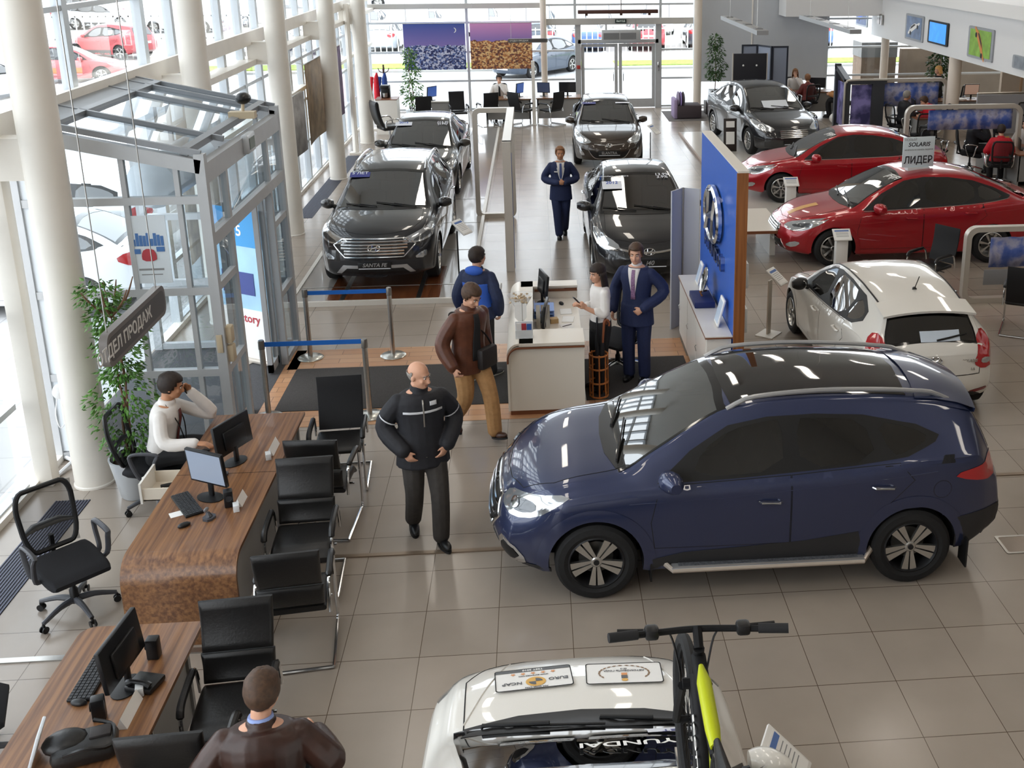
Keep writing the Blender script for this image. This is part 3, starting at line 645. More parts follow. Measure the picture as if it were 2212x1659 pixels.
        for q in (P['fo'], P['fo']+P['wb']):
            for sg in (1, -1): s.arch(q, sg)
    def arch(s, q, sg):
        P = s.P; A = P['arch']; R = P['R']; rows = []; wm = s.P.get('archm') or s.pm; w0 = P.get('archw', .05)+.04; zlim = s.zb(q)+.02
        out = []
        for k in range(33):
            a = RAD(-35+250*k/32); z0 = R+A*sin(a)
            if z0 < zlim: continue
            rr = []
            for dr, of in ((w0, .004), (w0*.5, .009), (-.004, .009)):
                p, N = s.proj((q+(A+dr)*cos(a), max(zlim-.01, R+(A+dr)*sin(a))), 'L' if sg > 0 else 'R'); rr.append(p+N*of)
            o_ = rr[-1]; rr.append(V((o_.x, o_.y-sg*.02, o_.z))); rr.append(V((o_.x, sg*.52*s.W, o_.z))); out.append(rr)
        m = MB(); m.grid([[tuple(v) for v in r[:4]] for r in out]); m.ob('wheel_arch', wm, s.root, 60)
        m = MB(); m.grid([[tuple(v) for v in r[3:]] for r in out]); c = [tuple(r[4]) for r in out]; m.add(c, [tuple(range(len(c)))]); m.ob('wheel_well', lining_m, s.root, 60)
    # ---------------------------------------------------------------- wheels
    def wheel(s, q, sg, style):
        P = s.P; R = P['R']; rw = P.get('rim', R*.66); tw = P.get('tw', .22); y = sg*(s.W*P.get('track', .985)-tw/2)
        m4 = M.Translation((s.X(q), y, R)) @ M.Rotation(-sg*pi/2, 4, 'X') if True else None    # local z points outward
        T = MB(); T.lathe([(rw, -tw/2), (rw+.02, -tw/2), (R-.03, -tw/2+.01), (R-.004, -tw/2+.035), (R, 0), (R-.004, tw/2-.035), (R-.03, tw/2-.008), (rw+.035, tw/2), (rw+.005, tw/2-.012), (rw, tw/2-.03), (rw, -tw/2)], 40 if s.hi == 2 else 24, m4); t = T.ob('tyre', tyre_m, s.root, 30)
        f = MB(); f.lathe([(rw+.004, tw/2-.012), (rw-.008, tw/2-.006), (rw-.02, tw/2-.03), (rw-.03, -tw/2), (0, -tw/2)], 40 if s.hi == 2 else 24, m4); f.ob('rim_barrel', rim_m if style != 'ix' else rimd_m, t, 40)
        if s.hi:
            f = MB(); f.lathe([(0, .0), (rw*.62, .0), (rw*.62, -.02), (0, -.02)], 20, m4); f.ob('brake_disc', steel_d, t)
        f = MB(); n = {'ix': 5, 'multi': 10, 'five': 5, 'seven': 7}[style]; z1 = tw/2-.012; rh = rw*.2
        for k in range(n):
            a0 = 2*pi*k/n+pi/2
            def pt(r, a, z): return (r*cos(a0+a), r*sin(a0+a), z)
            if style == 'ix':
                for d in (-1, 1):
                    i0, i1, o0, o1 = (.05, .30, .035, .28)
                    lo = [pt(rh*.9, d*i0*2.2, z1-.02), pt(rh*.9, d*i1*2.2, z1-.02), pt(rw*.985, d*.30, z1-.012), pt(rw*.985, d*o0*1.0, z1-.012)]
                    hi_ = lo; lo2 = [(x_, y_, z_-.03) for x_, y_, z_ in lo]
                    f.add(hi_+lo2, [(0, 1, 2, 3), (7, 6, 5, 4), (0, 4, 5, 1), (1, 5, 6, 2), (2, 6, 7, 3), (3, 7, 4, 0)], m4)
            else:
                wd = {'multi': .09, 'five': .2, 'seven': .13}[style]
                lo = [pt(rh*.9, -wd*2.0, z1-.02), pt(rh*.9, wd*2.0, z1-.02), pt(rw*.985, wd*.9, z1-.012), pt(rw*.985, -wd*.9, z1-.012)]; lo2 = [(x_, y_, z_-.03) for x_, y_, z_ in lo]
                f.add(lo+lo2, [(0, 1, 2, 3), (7, 6, 5, 4), (0, 4, 5, 1), (1, 5, 6, 2), (2, 6, 7, 3), (3, 7, 4, 0)], m4)
        f.lathe([(rh, z1-.04), (rh, z1-.018), (rh*.8, z1-.012), (0, z1-.012)], 20, m4); f.ob('rim_spokes', rim_m, t, 30)
        if s.hi == 2:
            f = MB(); f.lathe([(rh*.55, z1-.012), (rh*.5, z1-.004), (0, z1-.004)], 16, m4); f.ob('hub_cap', rimd_m, t)
    def wheels(s, style):
        for q in (s.P['fo'], s.P['fo']+s.P['wb']):
            for sg in (1, -1): s.wheel(q, sg, style)
    # ---------------------------------------------------------------- glazing
    def shrink(s, lp, d):
        """inset a loop by d (vertex normals)"""
        n = len(lp); A = sum(lp[i][0]*lp[(i+1) % n][1]-lp[(i+1) % n][0]*lp[i][1] for i in range(n)); sg = 1 if A > 0 else -1; out = []
        for i in range(n):
            a, b_, c = V(lp[i-1]).to_2d(), V(lp[i]).to_2d(), V(lp[(i+1) % n]).to_2d(); e1 = (b_-a); e2 = (c-b_)
            if e1.length < 1e-6 or e2.length < 1e-6: out.append(tuple(b_)); continue
            n1 = V((-e1.y, e1.x)).normalized(); n2 = V((-e2.y, e2.x)).normalized(); nn = (n1+n2); nn = nn.normalized() if nn.length > 1e-5 else n1
            k = d/max(.45, nn.dot(n1)); out.append(tuple(b_+nn*sg*k))
        return out
    def sidewindows(s, panes, dlo, frame_m=None, sash=.022, dark=(False, True, True)):
        """dlo: outline of the whole daylight opening (x,z); panes: outlines of the panes in it"""
        panes = [chaikin(p, 1) if len(p) > 3 else p for p in panes]
        for v in 'LR':
            s.patch('window_frame', [dlo]+panes, v, .004, frame_m or trim_m, .05)
            for i, p in enumerate(panes):
                nm = ('front_window', 'rear_window', 'quarter_window')[min(i, 2)]
                s.patch(nm, [s.shrink(p, -.006)], v, .001, pane_dk if dark[min(i, 2)] else pane_m, .06, skirt=0, relax=4)
        for p in panes: s.cut(s.shrink(p, -.012), 'S')
    def front_outline(s, xa, xb, k=.93, lift=0.0, n=7, edge=.0):
        """outline in (y,z) of the band of roofline between stations xa (low) and xb (high)"""
        Ls = []
        for i in range(n):
            x = xa+(xb-xa)*i/(n-1); sec = s.sect(x); wr = sec[9][0]; zr = sec[9][1]; zt = sec[12][1]
            Ls.append((wr*k, zr+(zt-zr)*.45))
        top = s.zt(xb); bot = s.zt(xa); R_ = Ls; y0 = R_[0][0]; y1 = R_[-1][0]
        mid_t = [(y1*t, R_[-1][1]+(top-R_[-1][1])*(1-t*t)) for t in (.75, .5, .25, 0, -.25, -.5, -.75)]
        mid_b = [(y0*t, R_[0][1]+(bot-R_[0][1])*(1-t*t)) for t in (-.75, -.5, -.25, 0, .25, .5, .75)]
        return R_+mid_t+[(-a, b_) for a, b_ in R_[::-1]]+mid_b
    def windscreen(s, xa, xb, frit=.05, view='F', name='windshield', m=None, k=.93, cutit=True):
        o = s.front_outline(xa, xb, k); i = s.shrink(o, frit*.5)
        s.patch(name+'_frit' if False else 'screen_border', [o, i], view, .003, frit_m, .07); g = s.patch(name, [s.shrink(o, frit*.4)], view, .002, m or wind_m, .09, skirt=0, relax=12)
        if cutit: s.cut(s.shrink(o, frit*.25), view)
        return o, g
    def frame3(s, pts, d):
        """plane frame looking along d for an outline of approximate 3-D points (x from the nose, y, z)"""
        Q = [V((s.X(p[0]), p[1], p[2])) for p in pts]; c = sum(Q, V((0, 0, 0)))/len(Q); d = V(d).normalized(); u = V((0, 0, 1)).cross(d).normalized(); v = d.cross(u)
        fr = M((u, v, d)).transposed().to_4x4(); fr.translation = c; inv = fr.inverted(); return fr, [tuple((inv @ q).to_2d()) for q in Q]
    def lamp(s, name, pts, d, off, m, smooth=1, parent=None, dens=.04, sides=(1, -1), **k):
        out = []
        for sg in sides:
            P = [(p[0], p[1]*sg, p[2]) for p in pts]; fr, lp = s.frame3(P, (d[0], d[1]*sg, d[2])); lp = chaikin(lp, smooth) if smooth else lp
            par = parent[len(out)] if parent else None
            out.append(s.patch(name, [lp], 'F', off, m, dens, fr=fr, parent=par, **k))
        return out
    def mirror(s, x, z, m, parent=None, ind=True):
        for sg in (1, -1):
            p, N = s.proj((x, z), 'L' if sg > 0 else 'R'); c = V((p.x+.03, p.y+sg*.13, p.z+.06))
            b_ = MB(); rows = []
            for i in range(9):
                t = i/8; y = sg*(.02+.21*t); hx = .065*sin(pi*(.18+.75*t))+.015; hz = .085*sin(pi*(.2+.68*t))**.7
                rows.append([(c.x+hx*1.1*cos(a)+(.02 if cos(a) > 0 else -.0)-.05*t, p.y+y, c.z+hz*sin(a)) for a in [2*pi*k/14 for k in range(14)]])
            b_.grid(rows, True); b_.add(rows[-1], [tuple(range(14))]); b_.add(rows[0], [tuple(range(14))]); o = b_.ob('side_mirror', m, s.root, 60)
            b_ = MB(); b_.tube([(p.x+.02, p.y-sg*.02, p.z), (p.x+.02, p.y+sg*.06, p.z+.035)], [.045, .03], 8); b_.ob('mirror_foot', trim_m, o)
            if ind and s.hi == 2: b_ = MB(); b_.tube([(c.x+.05, p.y+sg*.1, c.z-.035), (c.x+.012, p.y+sg*.205, c.z-.02)], .012, 6); b_.ob('mirror_indicator', lamp_m, o)
            b_ = MB(); b_.ell((c.x-.075, p.y+sg*.115, c.z), (.008, .085, .062), 12, 6); b_.ob('mirror_glass', mchrome, o)
    def handle(s, x, z, m, parent=None, view='L'):
        p, N = s.proj((x, z), view); sg = 1 if view == 'L' else -1
        h = MB(); pts = []
        for t in (-1, -.8, -.4, 0, .4, .8, 1):
            q, _ = s.proj((x+.09*t, z-.004*t), view); pts.append((q.x, q.y+sg*(.012 if abs(t) == 1 else .036), q.z))
        h.tube(pts, [.014, .017, .015, .015, .015, .017, .014], 8, flat=.7); return h.ob('door_handle', m, parent or s.root)
    def doors(s, D, hm, seam=.006):
        for nm, lp, hx, hz in D:
            for v in 'LR':
                s.patch('door_gap', [s.shrink(lp, -seam), s.shrink(lp, .012)], v, .0015, seam_m, .08, skirt=0); d = s.patch(nm, [lp], v, .0035, s.pm, .06, skirt=.002)
                s.handle(hx, hz, hm, d, v)
    def cabin(s, xd, xs1, xs2, zf, m=None, left=True):
        """dashboard, wheel and seats"""
        m = m or seat_m; W = s.W
        b_ = MB(); rows = []
        for x, z in ((xd-.28, zf+.36), (xd+.12, zf+.42), (xd+.2, zf+.36), (xd+.16, zf+.1)): rows.append([(s.X(x), y*W*.78, z-.03*y*y) for y in (-1, -.5, 0, .5, 1)])
        b_.grid(rows); b_.ob('dashboard', mat('dash_grey', '#3a3b3e', .6), s.root, 60)
        b_ = MB(); c = V((s.X(xd+.32), W*.4, zf+.38)); b_.tube([c+V((.09*sin(a)*.5, .18*cos(a), .18*sin(a)*.87)) for a in [2*pi*k/20 for k in range(20)]], .016, 7, closed=True); b_.tube([c+V((0, -.17, 0)), c, c+V((0, .17, 0))], .02, 6); b_.tube([c, c+V((.18, 0, -.1))], .03, 6); b_.ob('steering_wheel', trim_m, s.root)
        for xx, ys in ((xs1, (-.4, .4)), (xs2, (-.42, 0, .42))):
            for yy in ys:
                b_ = MB(); b_.rbox((s.X(xx-.18), yy*W, zf), (.5, .46, .16), .06); m4 = M.Translation((s.X(xx+.1), yy*W, zf+.05)) @ M.Rotation(RAD(-18), 4, 'Y'); b_.rbox((0, 0, .3), (.15, .46, .62), .06, x=m4); b_.rbox((0, 0, .72), (.1, .25, .2), .045, x=m4); b_.ob('car_seat', m, s.root)
    def wiper(s, pts, view='F'):
        q = []
        for p in pts: h, N = s.proj(p, view); q.append(h+N*.02)
        b_ = MB(); b_.tube(q, .008, 6); b_.tube([q[0]-V((0, 0, .02)), q[0], q[0]*.45+q[-1]*.55+V((0, 0, .012))], .011, 6); b_.ob('wiper', trim_m, s.root)
    def plate(s, y, z, txt, view='F', size=.075, w=.52, h=.115, tm=None, bm_=None, shear=0, wmax=None):
        p, N = s.proj((y, z), view); sg = 1 if view == 'F' else -1; c = p+V((sg*.02, 0, 0)); b_ = MB(); b_.rbox(c, (.02, w, h), .004); o = b_.ob('number_plate', bm_ or plate_m, s.root)
        if txt: text(txt, size, tm or silver_m, o, c+V((sg*.0115, 0, .008)), (0, sg, 0), (0, 0, 1), .001, True, shear, wmax=wmax)
        b_ = MB(); b_.box(c+V((sg*.0115, 0, -h/2+.01)), (.002, w*.96, .014)); b_.ob('plate_strip', mat('strip_white', '#d8dbe2', .4), o, 0); return o
    def emblem(s, y, z, r, view='F', m=None, tilt=0):
        """slanted letter in an oval ring"""
        p, N = s.proj((y, z), view); sg = 1 if view == 'F' else -1; N = V((N.x, N.y, N.z)).normalized(); xa = V((0, sg, 0)); ya = N.cross(xa).normalized(); m4 = basis(p+N*.012, xa, ya)
        b_ = MB(); emblem_mesh(b_, r, m4); return b_.ob('emblem', m or mchrome, s.root)
def emblem_mesh(b_, r, m4):
    b_.tube([(r*cos(a), r*.62*sin(a), 0) for a in [2*pi*k/32 for k in range(32)]], r*.085, 6, closed=True, x=m4)
    for sx_ in (-1, 1): b_.tube([V(p)*r for p in ((sx_*.48-.2+.02, -.5, 0), (sx_*.36-.04, -.12, .02), (sx_*.36+.04, .12, .02), (sx_*.48+.2-.02, .5, 0))], [r*.12, r*.09, r*.09, r*.12], 6, x=m4)
    b_.tube([V(p)*r for p in ((-.36, -.1, .02), (0, -.02, .03), (.36, .1, .02))], r*.1, 6, x=m4)
# ---------------------------------------------------------------- car kinds
def Z0(*t): return pch(list(t))
SEDAN = dict(L=4.37, W=1.70, wb=2.57, fo=.83, R=.31, arch=.355, tw=.2, rim=.205,
    top=[(0, .62), (.12, .71), (.4, .81), (.8, .89), (1.12, .955), (1.45, 1.16), (1.85, 1.36), (2.15, 1.445), (2.5, 1.47), (2.9, 1.45), (3.25, 1.385), (3.6, 1.25), (3.92, 1.105), (4.1, 1.07), (4.28, 1.04), (4.37, .97)],
    belt=[(0, .56), (.4, .72), (1.1, .85), (2.0, .89), (3.0, .94), (3.8, 1.0), (4.2, .97), (4.37, .88)], bot=[(0, .22), (.3, .19), (.9, .18), (3.4, .18), (4.0, .24), (4.37, .33)],
    plan=[(0, .78), (.3, .92), (.7, .98), (1.5, 1), (3, .995), (3.7, .97), (4.1, .91), (4.37, .80)], roofw=[(0, .7), (.6, .82), (1.1, .84), (1.5, .76), (2.1, .66), (2.6, .65), (3.2, .64), (3.7, .69), (4.0, .79), (4.37, .72)],
    fz=Z0((.2, .1), (.3, .03), (.45, 0), (.58, .05), (.66, .12)), rz=Z0((.3, .06), (.45, .0), (.7, .02), (.9, .06), (1.0, .1)), cowl=1.12, wtop=1.98, rtop=3.14, rbase=3.9,
    dlo=[(1.28, .905), (2.0, .925), (3.0, .975), (3.62, 1.035), (3.72, 1.075), (3.45, 1.2), (3.1, 1.315), (2.7, 1.375), (2.3, 1.385), (1.98, 1.335), (1.6, 1.15)],
    panes=[[(1.5, .935), (2.22, .96), (2.2, 1.355), (2.0, 1.32), (1.68, 1.155)], [(2.32, .965), (3.1, 1.01), (3.12, 1.28), (2.7, 1.345), (2.3, 1.36)], [(3.17, 1.02), (3.6, 1.06), (3.45, 1.165), (3.18, 1.265)]],
    doors=[('front_door', [(1.22, .3), (1.2, .6), (1.27, .88), (2.25, .925), (2.25, .3)], 2.06, .79), ('rear_door', [(2.265, .3), (2.265, .925), (3.2, .975), (3.28, .8), (3.05, .62), (2.88, .42), (2.8, .3)], 3.02, .85)])
HATCH = dict(SEDAN, L=4.12, top=[(0, .62), (.12, .71), (.4, .81), (.8, .89), (1.12, .955), (1.45, 1.16), (1.85, 1.36), (2.15, 1.445), (2.5, 1.47), (2.9, 1.465), (3.3, 1.42), (3.62, 1.355), (3.72, 1.325), (3.85, 1.18), (3.97, 1.02), (4.05, .94), (4.12, .86)],
    belt=[(0, .56), (.4, .72), (1.1, .85), (2.0, .89), (3.0, .95), (3.6, 1.0), (3.9, .94), (4.12, .8)], bot=[(0, .22), (.3, .19), (.9, .18), (3.3, .18), (3.8, .24), (4.12, .34)], plan=[(0, .78), (.3, .92), (.7, .98), (1.5, 1), (2.9, .995), (3.5, .97), (3.9, .92), (4.12, .84)],
    roofw=[(0, .7), (.6, .82), (1.1, .84), (1.5, .76), (2.1, .66), (2.6, .655), (3.2, .64), (3.7, .64), (3.95, .74), (4.12, .72)], rz=Z0((.34, .04), (.5, .0), (.75, .03), (.86, .06)), rtop=3.74, rbase=4.0,
    dlo=[(1.28, .905), (2.0, .925), (2.9, .985), (3.3, 1.03), (3.5, 1.12), (3.46, 1.22), (3.2, 1.335), (2.7, 1.385), (2.3, 1.385), (1.98, 1.335), (1.6, 1.15)],
    panes=[[(1.5, .935), (2.22, .96), (2.2, 1.355), (2.0, 1.32), (1.68, 1.155)], [(2.32, .965), (2.98, 1.01), (3.06, 1.32), (2.7, 1.355), (2.3, 1.36)], [(3.05, 1.03), (3.28, 1.06), (3.44, 1.14), (3.4, 1.21), (3.13, 1.3)]],
    doors=[('front_door', [(1.22, .3), (1.2, .6), (1.27, .88), (2.25, .925), (2.25, .3)], 2.06, .79), ('rear_door', [(2.265, .3), (2.265, .925), (3.1, .99), (3.2, .8), (2.98, .62), (2.84, .42), (2.78, .3)], 2.98, .85)])
CROSS = dict(L=4.41, W=1.82, wb=2.64, fo=.88, R=.345, arch=.395, tw=.23, rim=.232,
    top=[(0, .74), (.10, .85), (.35, .965), (.7, 1.045), (1.08, 1.10), (1.35, 1.25), (1.7, 1.45), (2.0, 1.585), (2.35, 1.645), (2.75, 1.66), (3.2, 1.645), (3.7, 1.60), (4.0, 1.545), (4.08, 1.5), (4.2, 1.34), (4.31, 1.17), (4.38, 1.04), (4.41, .92)],
    belt=[(0, .66), (.35, .86), (.9, .95), (1.3, .985), (2.0, 1.02), (3.0, 1.08), (3.6, 1.14), (4.1, 1.14), (4.41, .86)], bot=[(0, .26), (.3, .23), (.9, .22), (3.5, .22), (4.0, .28), (4.41, .42)],
    plan=[(0, .79), (.25, .92), (.6, .975), (1.2, .985), (2.2, 1.0), (3.2, .995), (3.8, .965), (4.2, .9), (4.41, .8)], roofw=[(0, .72), (.5, .82), (1.08, .83), (1.45, .77), (2.0, .675), (2.6, .67), (3.4, .65), (4.0, .61), (4.3, .68), (4.41, .66)],
    fz=Z0((.24, .12), (.36, .03), (.5, 0), (.64, .04), (.78, .12)), rz=Z0((.4, .03), (.6, .0), (.85, .03), (.95, .06)), cowl=1.08, wtop=2.0, rtop=4.06, rbase=4.33,
    dlo=[(1.38, 1.02), (2.0, 1.045), (3.0, 1.11), (3.45, 1.165), (3.7, 1.255), (3.74, 1.3), (3.55, 1.385), (3.1, 1.475), (2.7, 1.5), (2.3, 1.49), (1.98, 1.43), (1.66, 1.25)],
    panes=[[(1.66, 1.06), (2.42, 1.09), (2.42, 1.465), (2.3, 1.46), (2.0, 1.4), (1.76, 1.25)], [(2.56, 1.10), (3.2, 1.145), (3.1, 1.445), (2.7, 1.47), (2.54, 1.47)], [(3.32, 1.175), (3.45, 1.2), (3.66, 1.285), (3.52, 1.36), (3.2, 1.43)]],
    doors=[('front_door', [(1.36, .47), (1.33, .7), (1.4, 1.0), (2.47, 1.055), (2.47, .47)], 2.3, .86), ('rear_door', [(2.485, .47), (2.485, 1.055), (3.38, 1.12), (3.5, .98), (3.3, .78), (3.12, .6), (3.06, .47)], 3.24, .94)])
SUV = dict(CROSS, L=4.72, W=1.88, wb=2.74, fo=.93, R=.36, arch=.405, tw=.235, rim=.24,
    top=[(0, .80), (.07, .90), (.3, 1.01), (.7, 1.09), (1.15, 1.14), (1.45, 1.29), (1.8, 1.48), (2.1, 1.6), (2.5, 1.665), (3.0, 1.68), (3.6, 1.66), (4.1, 1.60), (4.3, 1.55), (4.45, 1.36), (4.58, 1.15), (4.66, 1.02), (4.72, .9)],
    belt=[(0, .70), (.3, .92), (.9, .99), (1.3, 1.02), (2.0, 1.04), (3.0, 1.08), (3.9, 1.14), (4.4, 1.12), (4.72, .86)], bot=[(0, .27), (.3, .24), (.9, .23), (3.8, .23), (4.3, .3), (4.72, .42)],
    plan=[(0, .82), (.25, .93), (.6, .98), (1.2, .99), (2.2, 1.0), (3.4, .995), (4.1, .965), (4.5, .9), (4.72, .82)], roofw=[(0, .76), (.5, .84), (1.15, .85), (1.5, .78), (2.1, .69), (2.8, .685), (3.6, .67), (4.3, .64), (4.6, .7), (4.72, .68)],
    fz=Z0((.25, .12), (.36, .02), (.55, 0), (.7, .02), (.84, .08)), rz=Z0((.4, .03), (.6, .0), (.85, .03), (.95, .06)), cowl=1.15, wtop=2.1, rtop=4.32, rbase=4.62,
    dlo=[(1.42, 1.05), (2.0, 1.07), (3.0, 1.11), (3.9, 1.17), (4.2, 1.26), (4.18, 1.36), (3.9, 1.47), (3.3, 1.52), (2.7, 1.53), (2.35, 1.5), (2.05, 1.44), (1.75, 1.28)],
    panes=[[(1.72, 1.085), (2.5, 1.11), (2.5, 1.5), (2.35, 1.475), (2.08, 1.41), (1.84, 1.27)], [(2.62, 1.115), (3.4, 1.155), (3.4, 1.49), (2.8, 1.505), (2.6, 1.505)], [(3.5, 1.16), (3.9, 1.2), (4.14, 1.28), (4.1, 1.35), (3.85, 1.44), (3.5, 1.485)]],
    doors=[('front_door', [(1.4, .5), (1.38, .7), (1.44, 1.02), (2.55, 1.06), (2.55, .5)], 2.38, .9), ('rear_door', [(2.565, .5), (2.565, 1.06), (3.55, 1.11), (3.62, .98), (3.4, .78), (3.2, .6), (3.14, .5)], 3.4, .95)])
VAN = dict(SUV, L=5.0, W=1.95, wb=3.0, fo=.9, top=[(0, .85), (.1, 1.0), (.5, 1.12), (.85, 1.2), (1.3, 1.65), (1.7, 1.98), (2.0, 2.03), (4.6, 2.03), (4.9, 1.98), (4.96, 1.5), (5.0, 1.0)], belt=[(0, .75), (.5, 1.0), (1.3, 1.1), (4.8, 1.12), (5, .95)], bot=[(0, .3), (.5, .25), (4.5, .25), (5, .35)],
    plan=[(0, .8), (.4, .95), (1, 1), (4.6, 1), (5, .92)], roofw=[(0, .7), (.85, .85), (1.7, .8), (2.2, .86), (4.8, .86), (5, .86)], cowl=.85, wtop=1.65, rtop=4.9, rbase=4.97, dlo=[(1.0, 1.17), (2.3, 1.17), (2.3, 1.8), (1.6, 1.8)], panes=[[(1.15, 1.22), (2.2, 1.22), (2.2, 1.75), (1.62, 1.75)]], doors=[])

def grille_bars(c, z0, z1, hw, n, m, up=0.0, name='grille_bar'):
    """chrome bars across the nose between heights z0..z1; hw(z) half width"""
    b_ = MB()
    for k in range(n):
        z = z0+(z1-z0)*k/(n-1); P = []
        for j in range(-8, 9): y = hw(z)*j/8; p, N = c.proj((y, z+up*(j/8)**2), 'F'); P.append(p+V((.012, 0, 0)))
        b_.tube(P, .012, 6, flat=1.4)
    return b_.ob(name, m, c.root)
def loop_tube(c, lp, view, r, m, name, off=.006):
    P = []
    for i in range(len(lp)):
        a, b_ = V(lp[i]), V(lp[(i+1) % len(lp)]); k = max(1, int((b_-a).length/.04)); P += [a+(b_-a)*j/k for j in range(k)]
    q = []
    for p in P: h, N = c.proj((p.x, p.y), view); q.append(h+N*off)
    return MB().tube(q, r, 6, closed=True).ob(name, m, c.root)
def sym(half): return half+[(-a, b_) for a, b_ in half[::-1]]

def base_car(name, label, pos, rz, P, pm, scale=1, hi=2, z=0, wheels='multi', handle_m=None, mirror_m=None, wind=True, rear=True, group=None, darkwin=(False, True, True), frame_m=None):
    c = Car(name, label, pos, rz, P, pm, scale, hi, z, group)
    c.sidewindows(P['panes'], P['dlo'], frame_m, dark=darkwin)
    c.windscreen(P['cowl'], P['wtop']); c.windscreen(P['rbase'], P['rtop'], view='B', name='rear_windshield', m=pane_dk, k=.87)
    if hi and P['doors']: c.doors(P['doors'], handle_m or pm)
    if hi == 2:
        lp = [(.14, y) for y in ()]; hw = c.W
        hood = [(P['cowl']-.06+.05, hw*.74), (.55, hw*.74), (.3, hw*.6), (.2, hw*.3), (.17, 0)]; hood += [(a, -b_) for a, b_ in hood[-2::-1]]
        k = P['cowl']-.04; hood[0] = (k+.03, hw*.72); hood[-1] = (k+.03, -hw*.72); c.line('hood_gap', hood, 'T', .004)
        c.cabin(P['cowl']+.25, P['fo']+1.35, P['fo']+2.15, P['R']+.12)
    if hi: c.mirror(P['cowl']+.42, c.zs(P['cowl']+.42)+.03, mirror_m or pm)
    c.wheels(wheels); return c
def std_lamps(c, head, tail, d1=(-1, -.7, -.15), d2=(1, -.8, 0), tm=None):
    h = c.lamp('headlight', head, d1, .004, lamp_m); g = c.lamp('tail_light', tail, d2, .004, tm or red_m); return h, g
def cowl_strip(c, P):
    """black plastic strip and wipers at the foot of the windscreen"""
    a = P['cowl']; hw = c.W*.78; lp = [(a-.02, hw*.92), (a-.1, hw*.5), (a-.12, 0), (a-.1, -hw*.5), (a-.02, -hw*.92), (a+.06, -hw*.9), (a+.01, 0), (a+.06, hw*.9)]; c.patch('cowl_cover', [lp], 'T', .004, trim_m)
    for y0, y1 in ((.55, -.12), (-.1, -.62)): c.wiper([(a+.0, y0), (a+.05, y0*.6+y1*.4), (a+.12, y1)], 'T')

# ---------------------------------------------------------------- blue crossover, the largest thing in view
blue = paint('paint_blue', '#2c3556', .38, .1)
P = dict(CROSS, archm=blue, archw=.055)
c = base_car('crossover_car', 'metallic blue crossover parked broadside in the middle of the hall, nearest side-on car', (1.738, 8.80), pi, P, blue, 1.02, 2, 0, 'ix', mchrome, darkwin=(False, True, True))
cowl_strip(c, P)
roof = [(2.02, .545), (2.0, .3), (1.99, 0), (2.0, -.3), (2.02, -.545), (3.5, -.53), (3.55, 0), (3.5, .53)]
c.patch('roof_glass', [roof], 'T', .004, mat('roof_black', '#0e0f11', .05, coat=1), .09); c.line('roof_seam', [(2.62, .53), (2.58, 0), (2.62, -.53)], 'T', .004)
for sg in (1, -1):
    q = []
    for i in range(13):
        x = 1.98+i*.158; p, N = c.proj((x, sg*(.585-.006*i)), 'T'); q.append(p+V((0, 0, .045 if 0 < i < 12 else .0)))
    MB().tube(crom(q, 2), .021, 8, flat=1.0).ob('roof_rail', silver_m, c.root)
rows = []
for x, dz in ((3.62, .012), (3.8, .022), (3.98, .02), (4.15, .0)):
    rows.append([(c.X(x-.05*abs(y)**2), y*.57, c.zt(min(x, 3.98))+dz-.055*y*y-(.045 if x > 4 else 0)) for y in [k/5 for k in range(-5, 6)]])
rows += [[(p[0]+.01, p[1], p[2]-.035) for p in rows[-1]], [(p[0], p[1], p[2]-.05) for p in rows[1]]]
m_ = MB(); m_.grid(rows); m_.ob('roof_spoiler', blue, c.root, 50)
hl = [(.12, .40, .73), (.16, .42, .83), (.36, .66, .885), (.72, .83, .945), (.55, .87, .86), (.36, .84, .75), (.2, .68, .69)]
for o in c.lamp('headlight', hl, (-1, -.8, -.2), .006, lamp_m):
    pass
for o in c.lamp('headlight_reflector', [(.2, .52, .76), (.28, .6, .84), (.42, .74, .84), (.4, .78, .78), (.26, .68, .73)], (-1, -.8, -.2), .012, lampd_m): pass
for o in c.lamp('headlight_projector', [(.24+.03*cos(a), .6+.05*cos(a), .785+.045*sin(a)) for a in [2*pi*k/12 for k in range(12)]], (-1, -.8, -.2), .02, mchrome, 0): pass
for o in c.lamp('fog_light_bezel', [(.1, .52, .3), (.1, .58, .52), (.2, .72, .5), (.3, .8, .33), (.2, .72, .27)], (-1, -.7, 0), .006, mchrome): pass
for o in c.lamp('fog_light', [(.11, .56, .33), (.12, .6, .47), (.2, .71, .46), (.26, .76, .34)], (-1, -.7, 0), .012, trim_m): pass
for o in c.lamp('tail_light', [(3.82, .88, 1.0), (4.15, .84, 1.06), (4.4, .68, 1.08), (4.41, .66, .95), (4.25, .8, .90), (4.0, .86, .935)], (.75, -1, 0), .006, red_m): pass
hexg = sym([(.0, .74), (.36, .72), (.5, .62), (.36, .47), (0, .46)][1:4])
gl = [(.38, .74), (.52, .62), (.4, .47), (-.4, .47), (-.52, .62), (-.38, .74)]
c.patch('grille', [gl], 'F', .004, trim_m); loop_tube(c, gl, 'F', .014, mchrome, 'grille_surround'); grille_bars(c, .53, .68, lambda z: .43, 3, mchrome); c.emblem(0, .70, .075)
c.patch('bumper_lip', [[(-.66, .235), (-.6, .36), (-.4, .43), (.4, .43), (.6, .36), (.66, .235)]], 'F', .005, clad_m)
for o in c.lamp('bumper_cladding', [(.15, .62, .24), (.3, .78, .24), (.46, .88, .24), (.46, .9, .32), (.3, .8, .31), (.14, .62, .3)], (-.9, -1, 0), .005, clad_m): pass
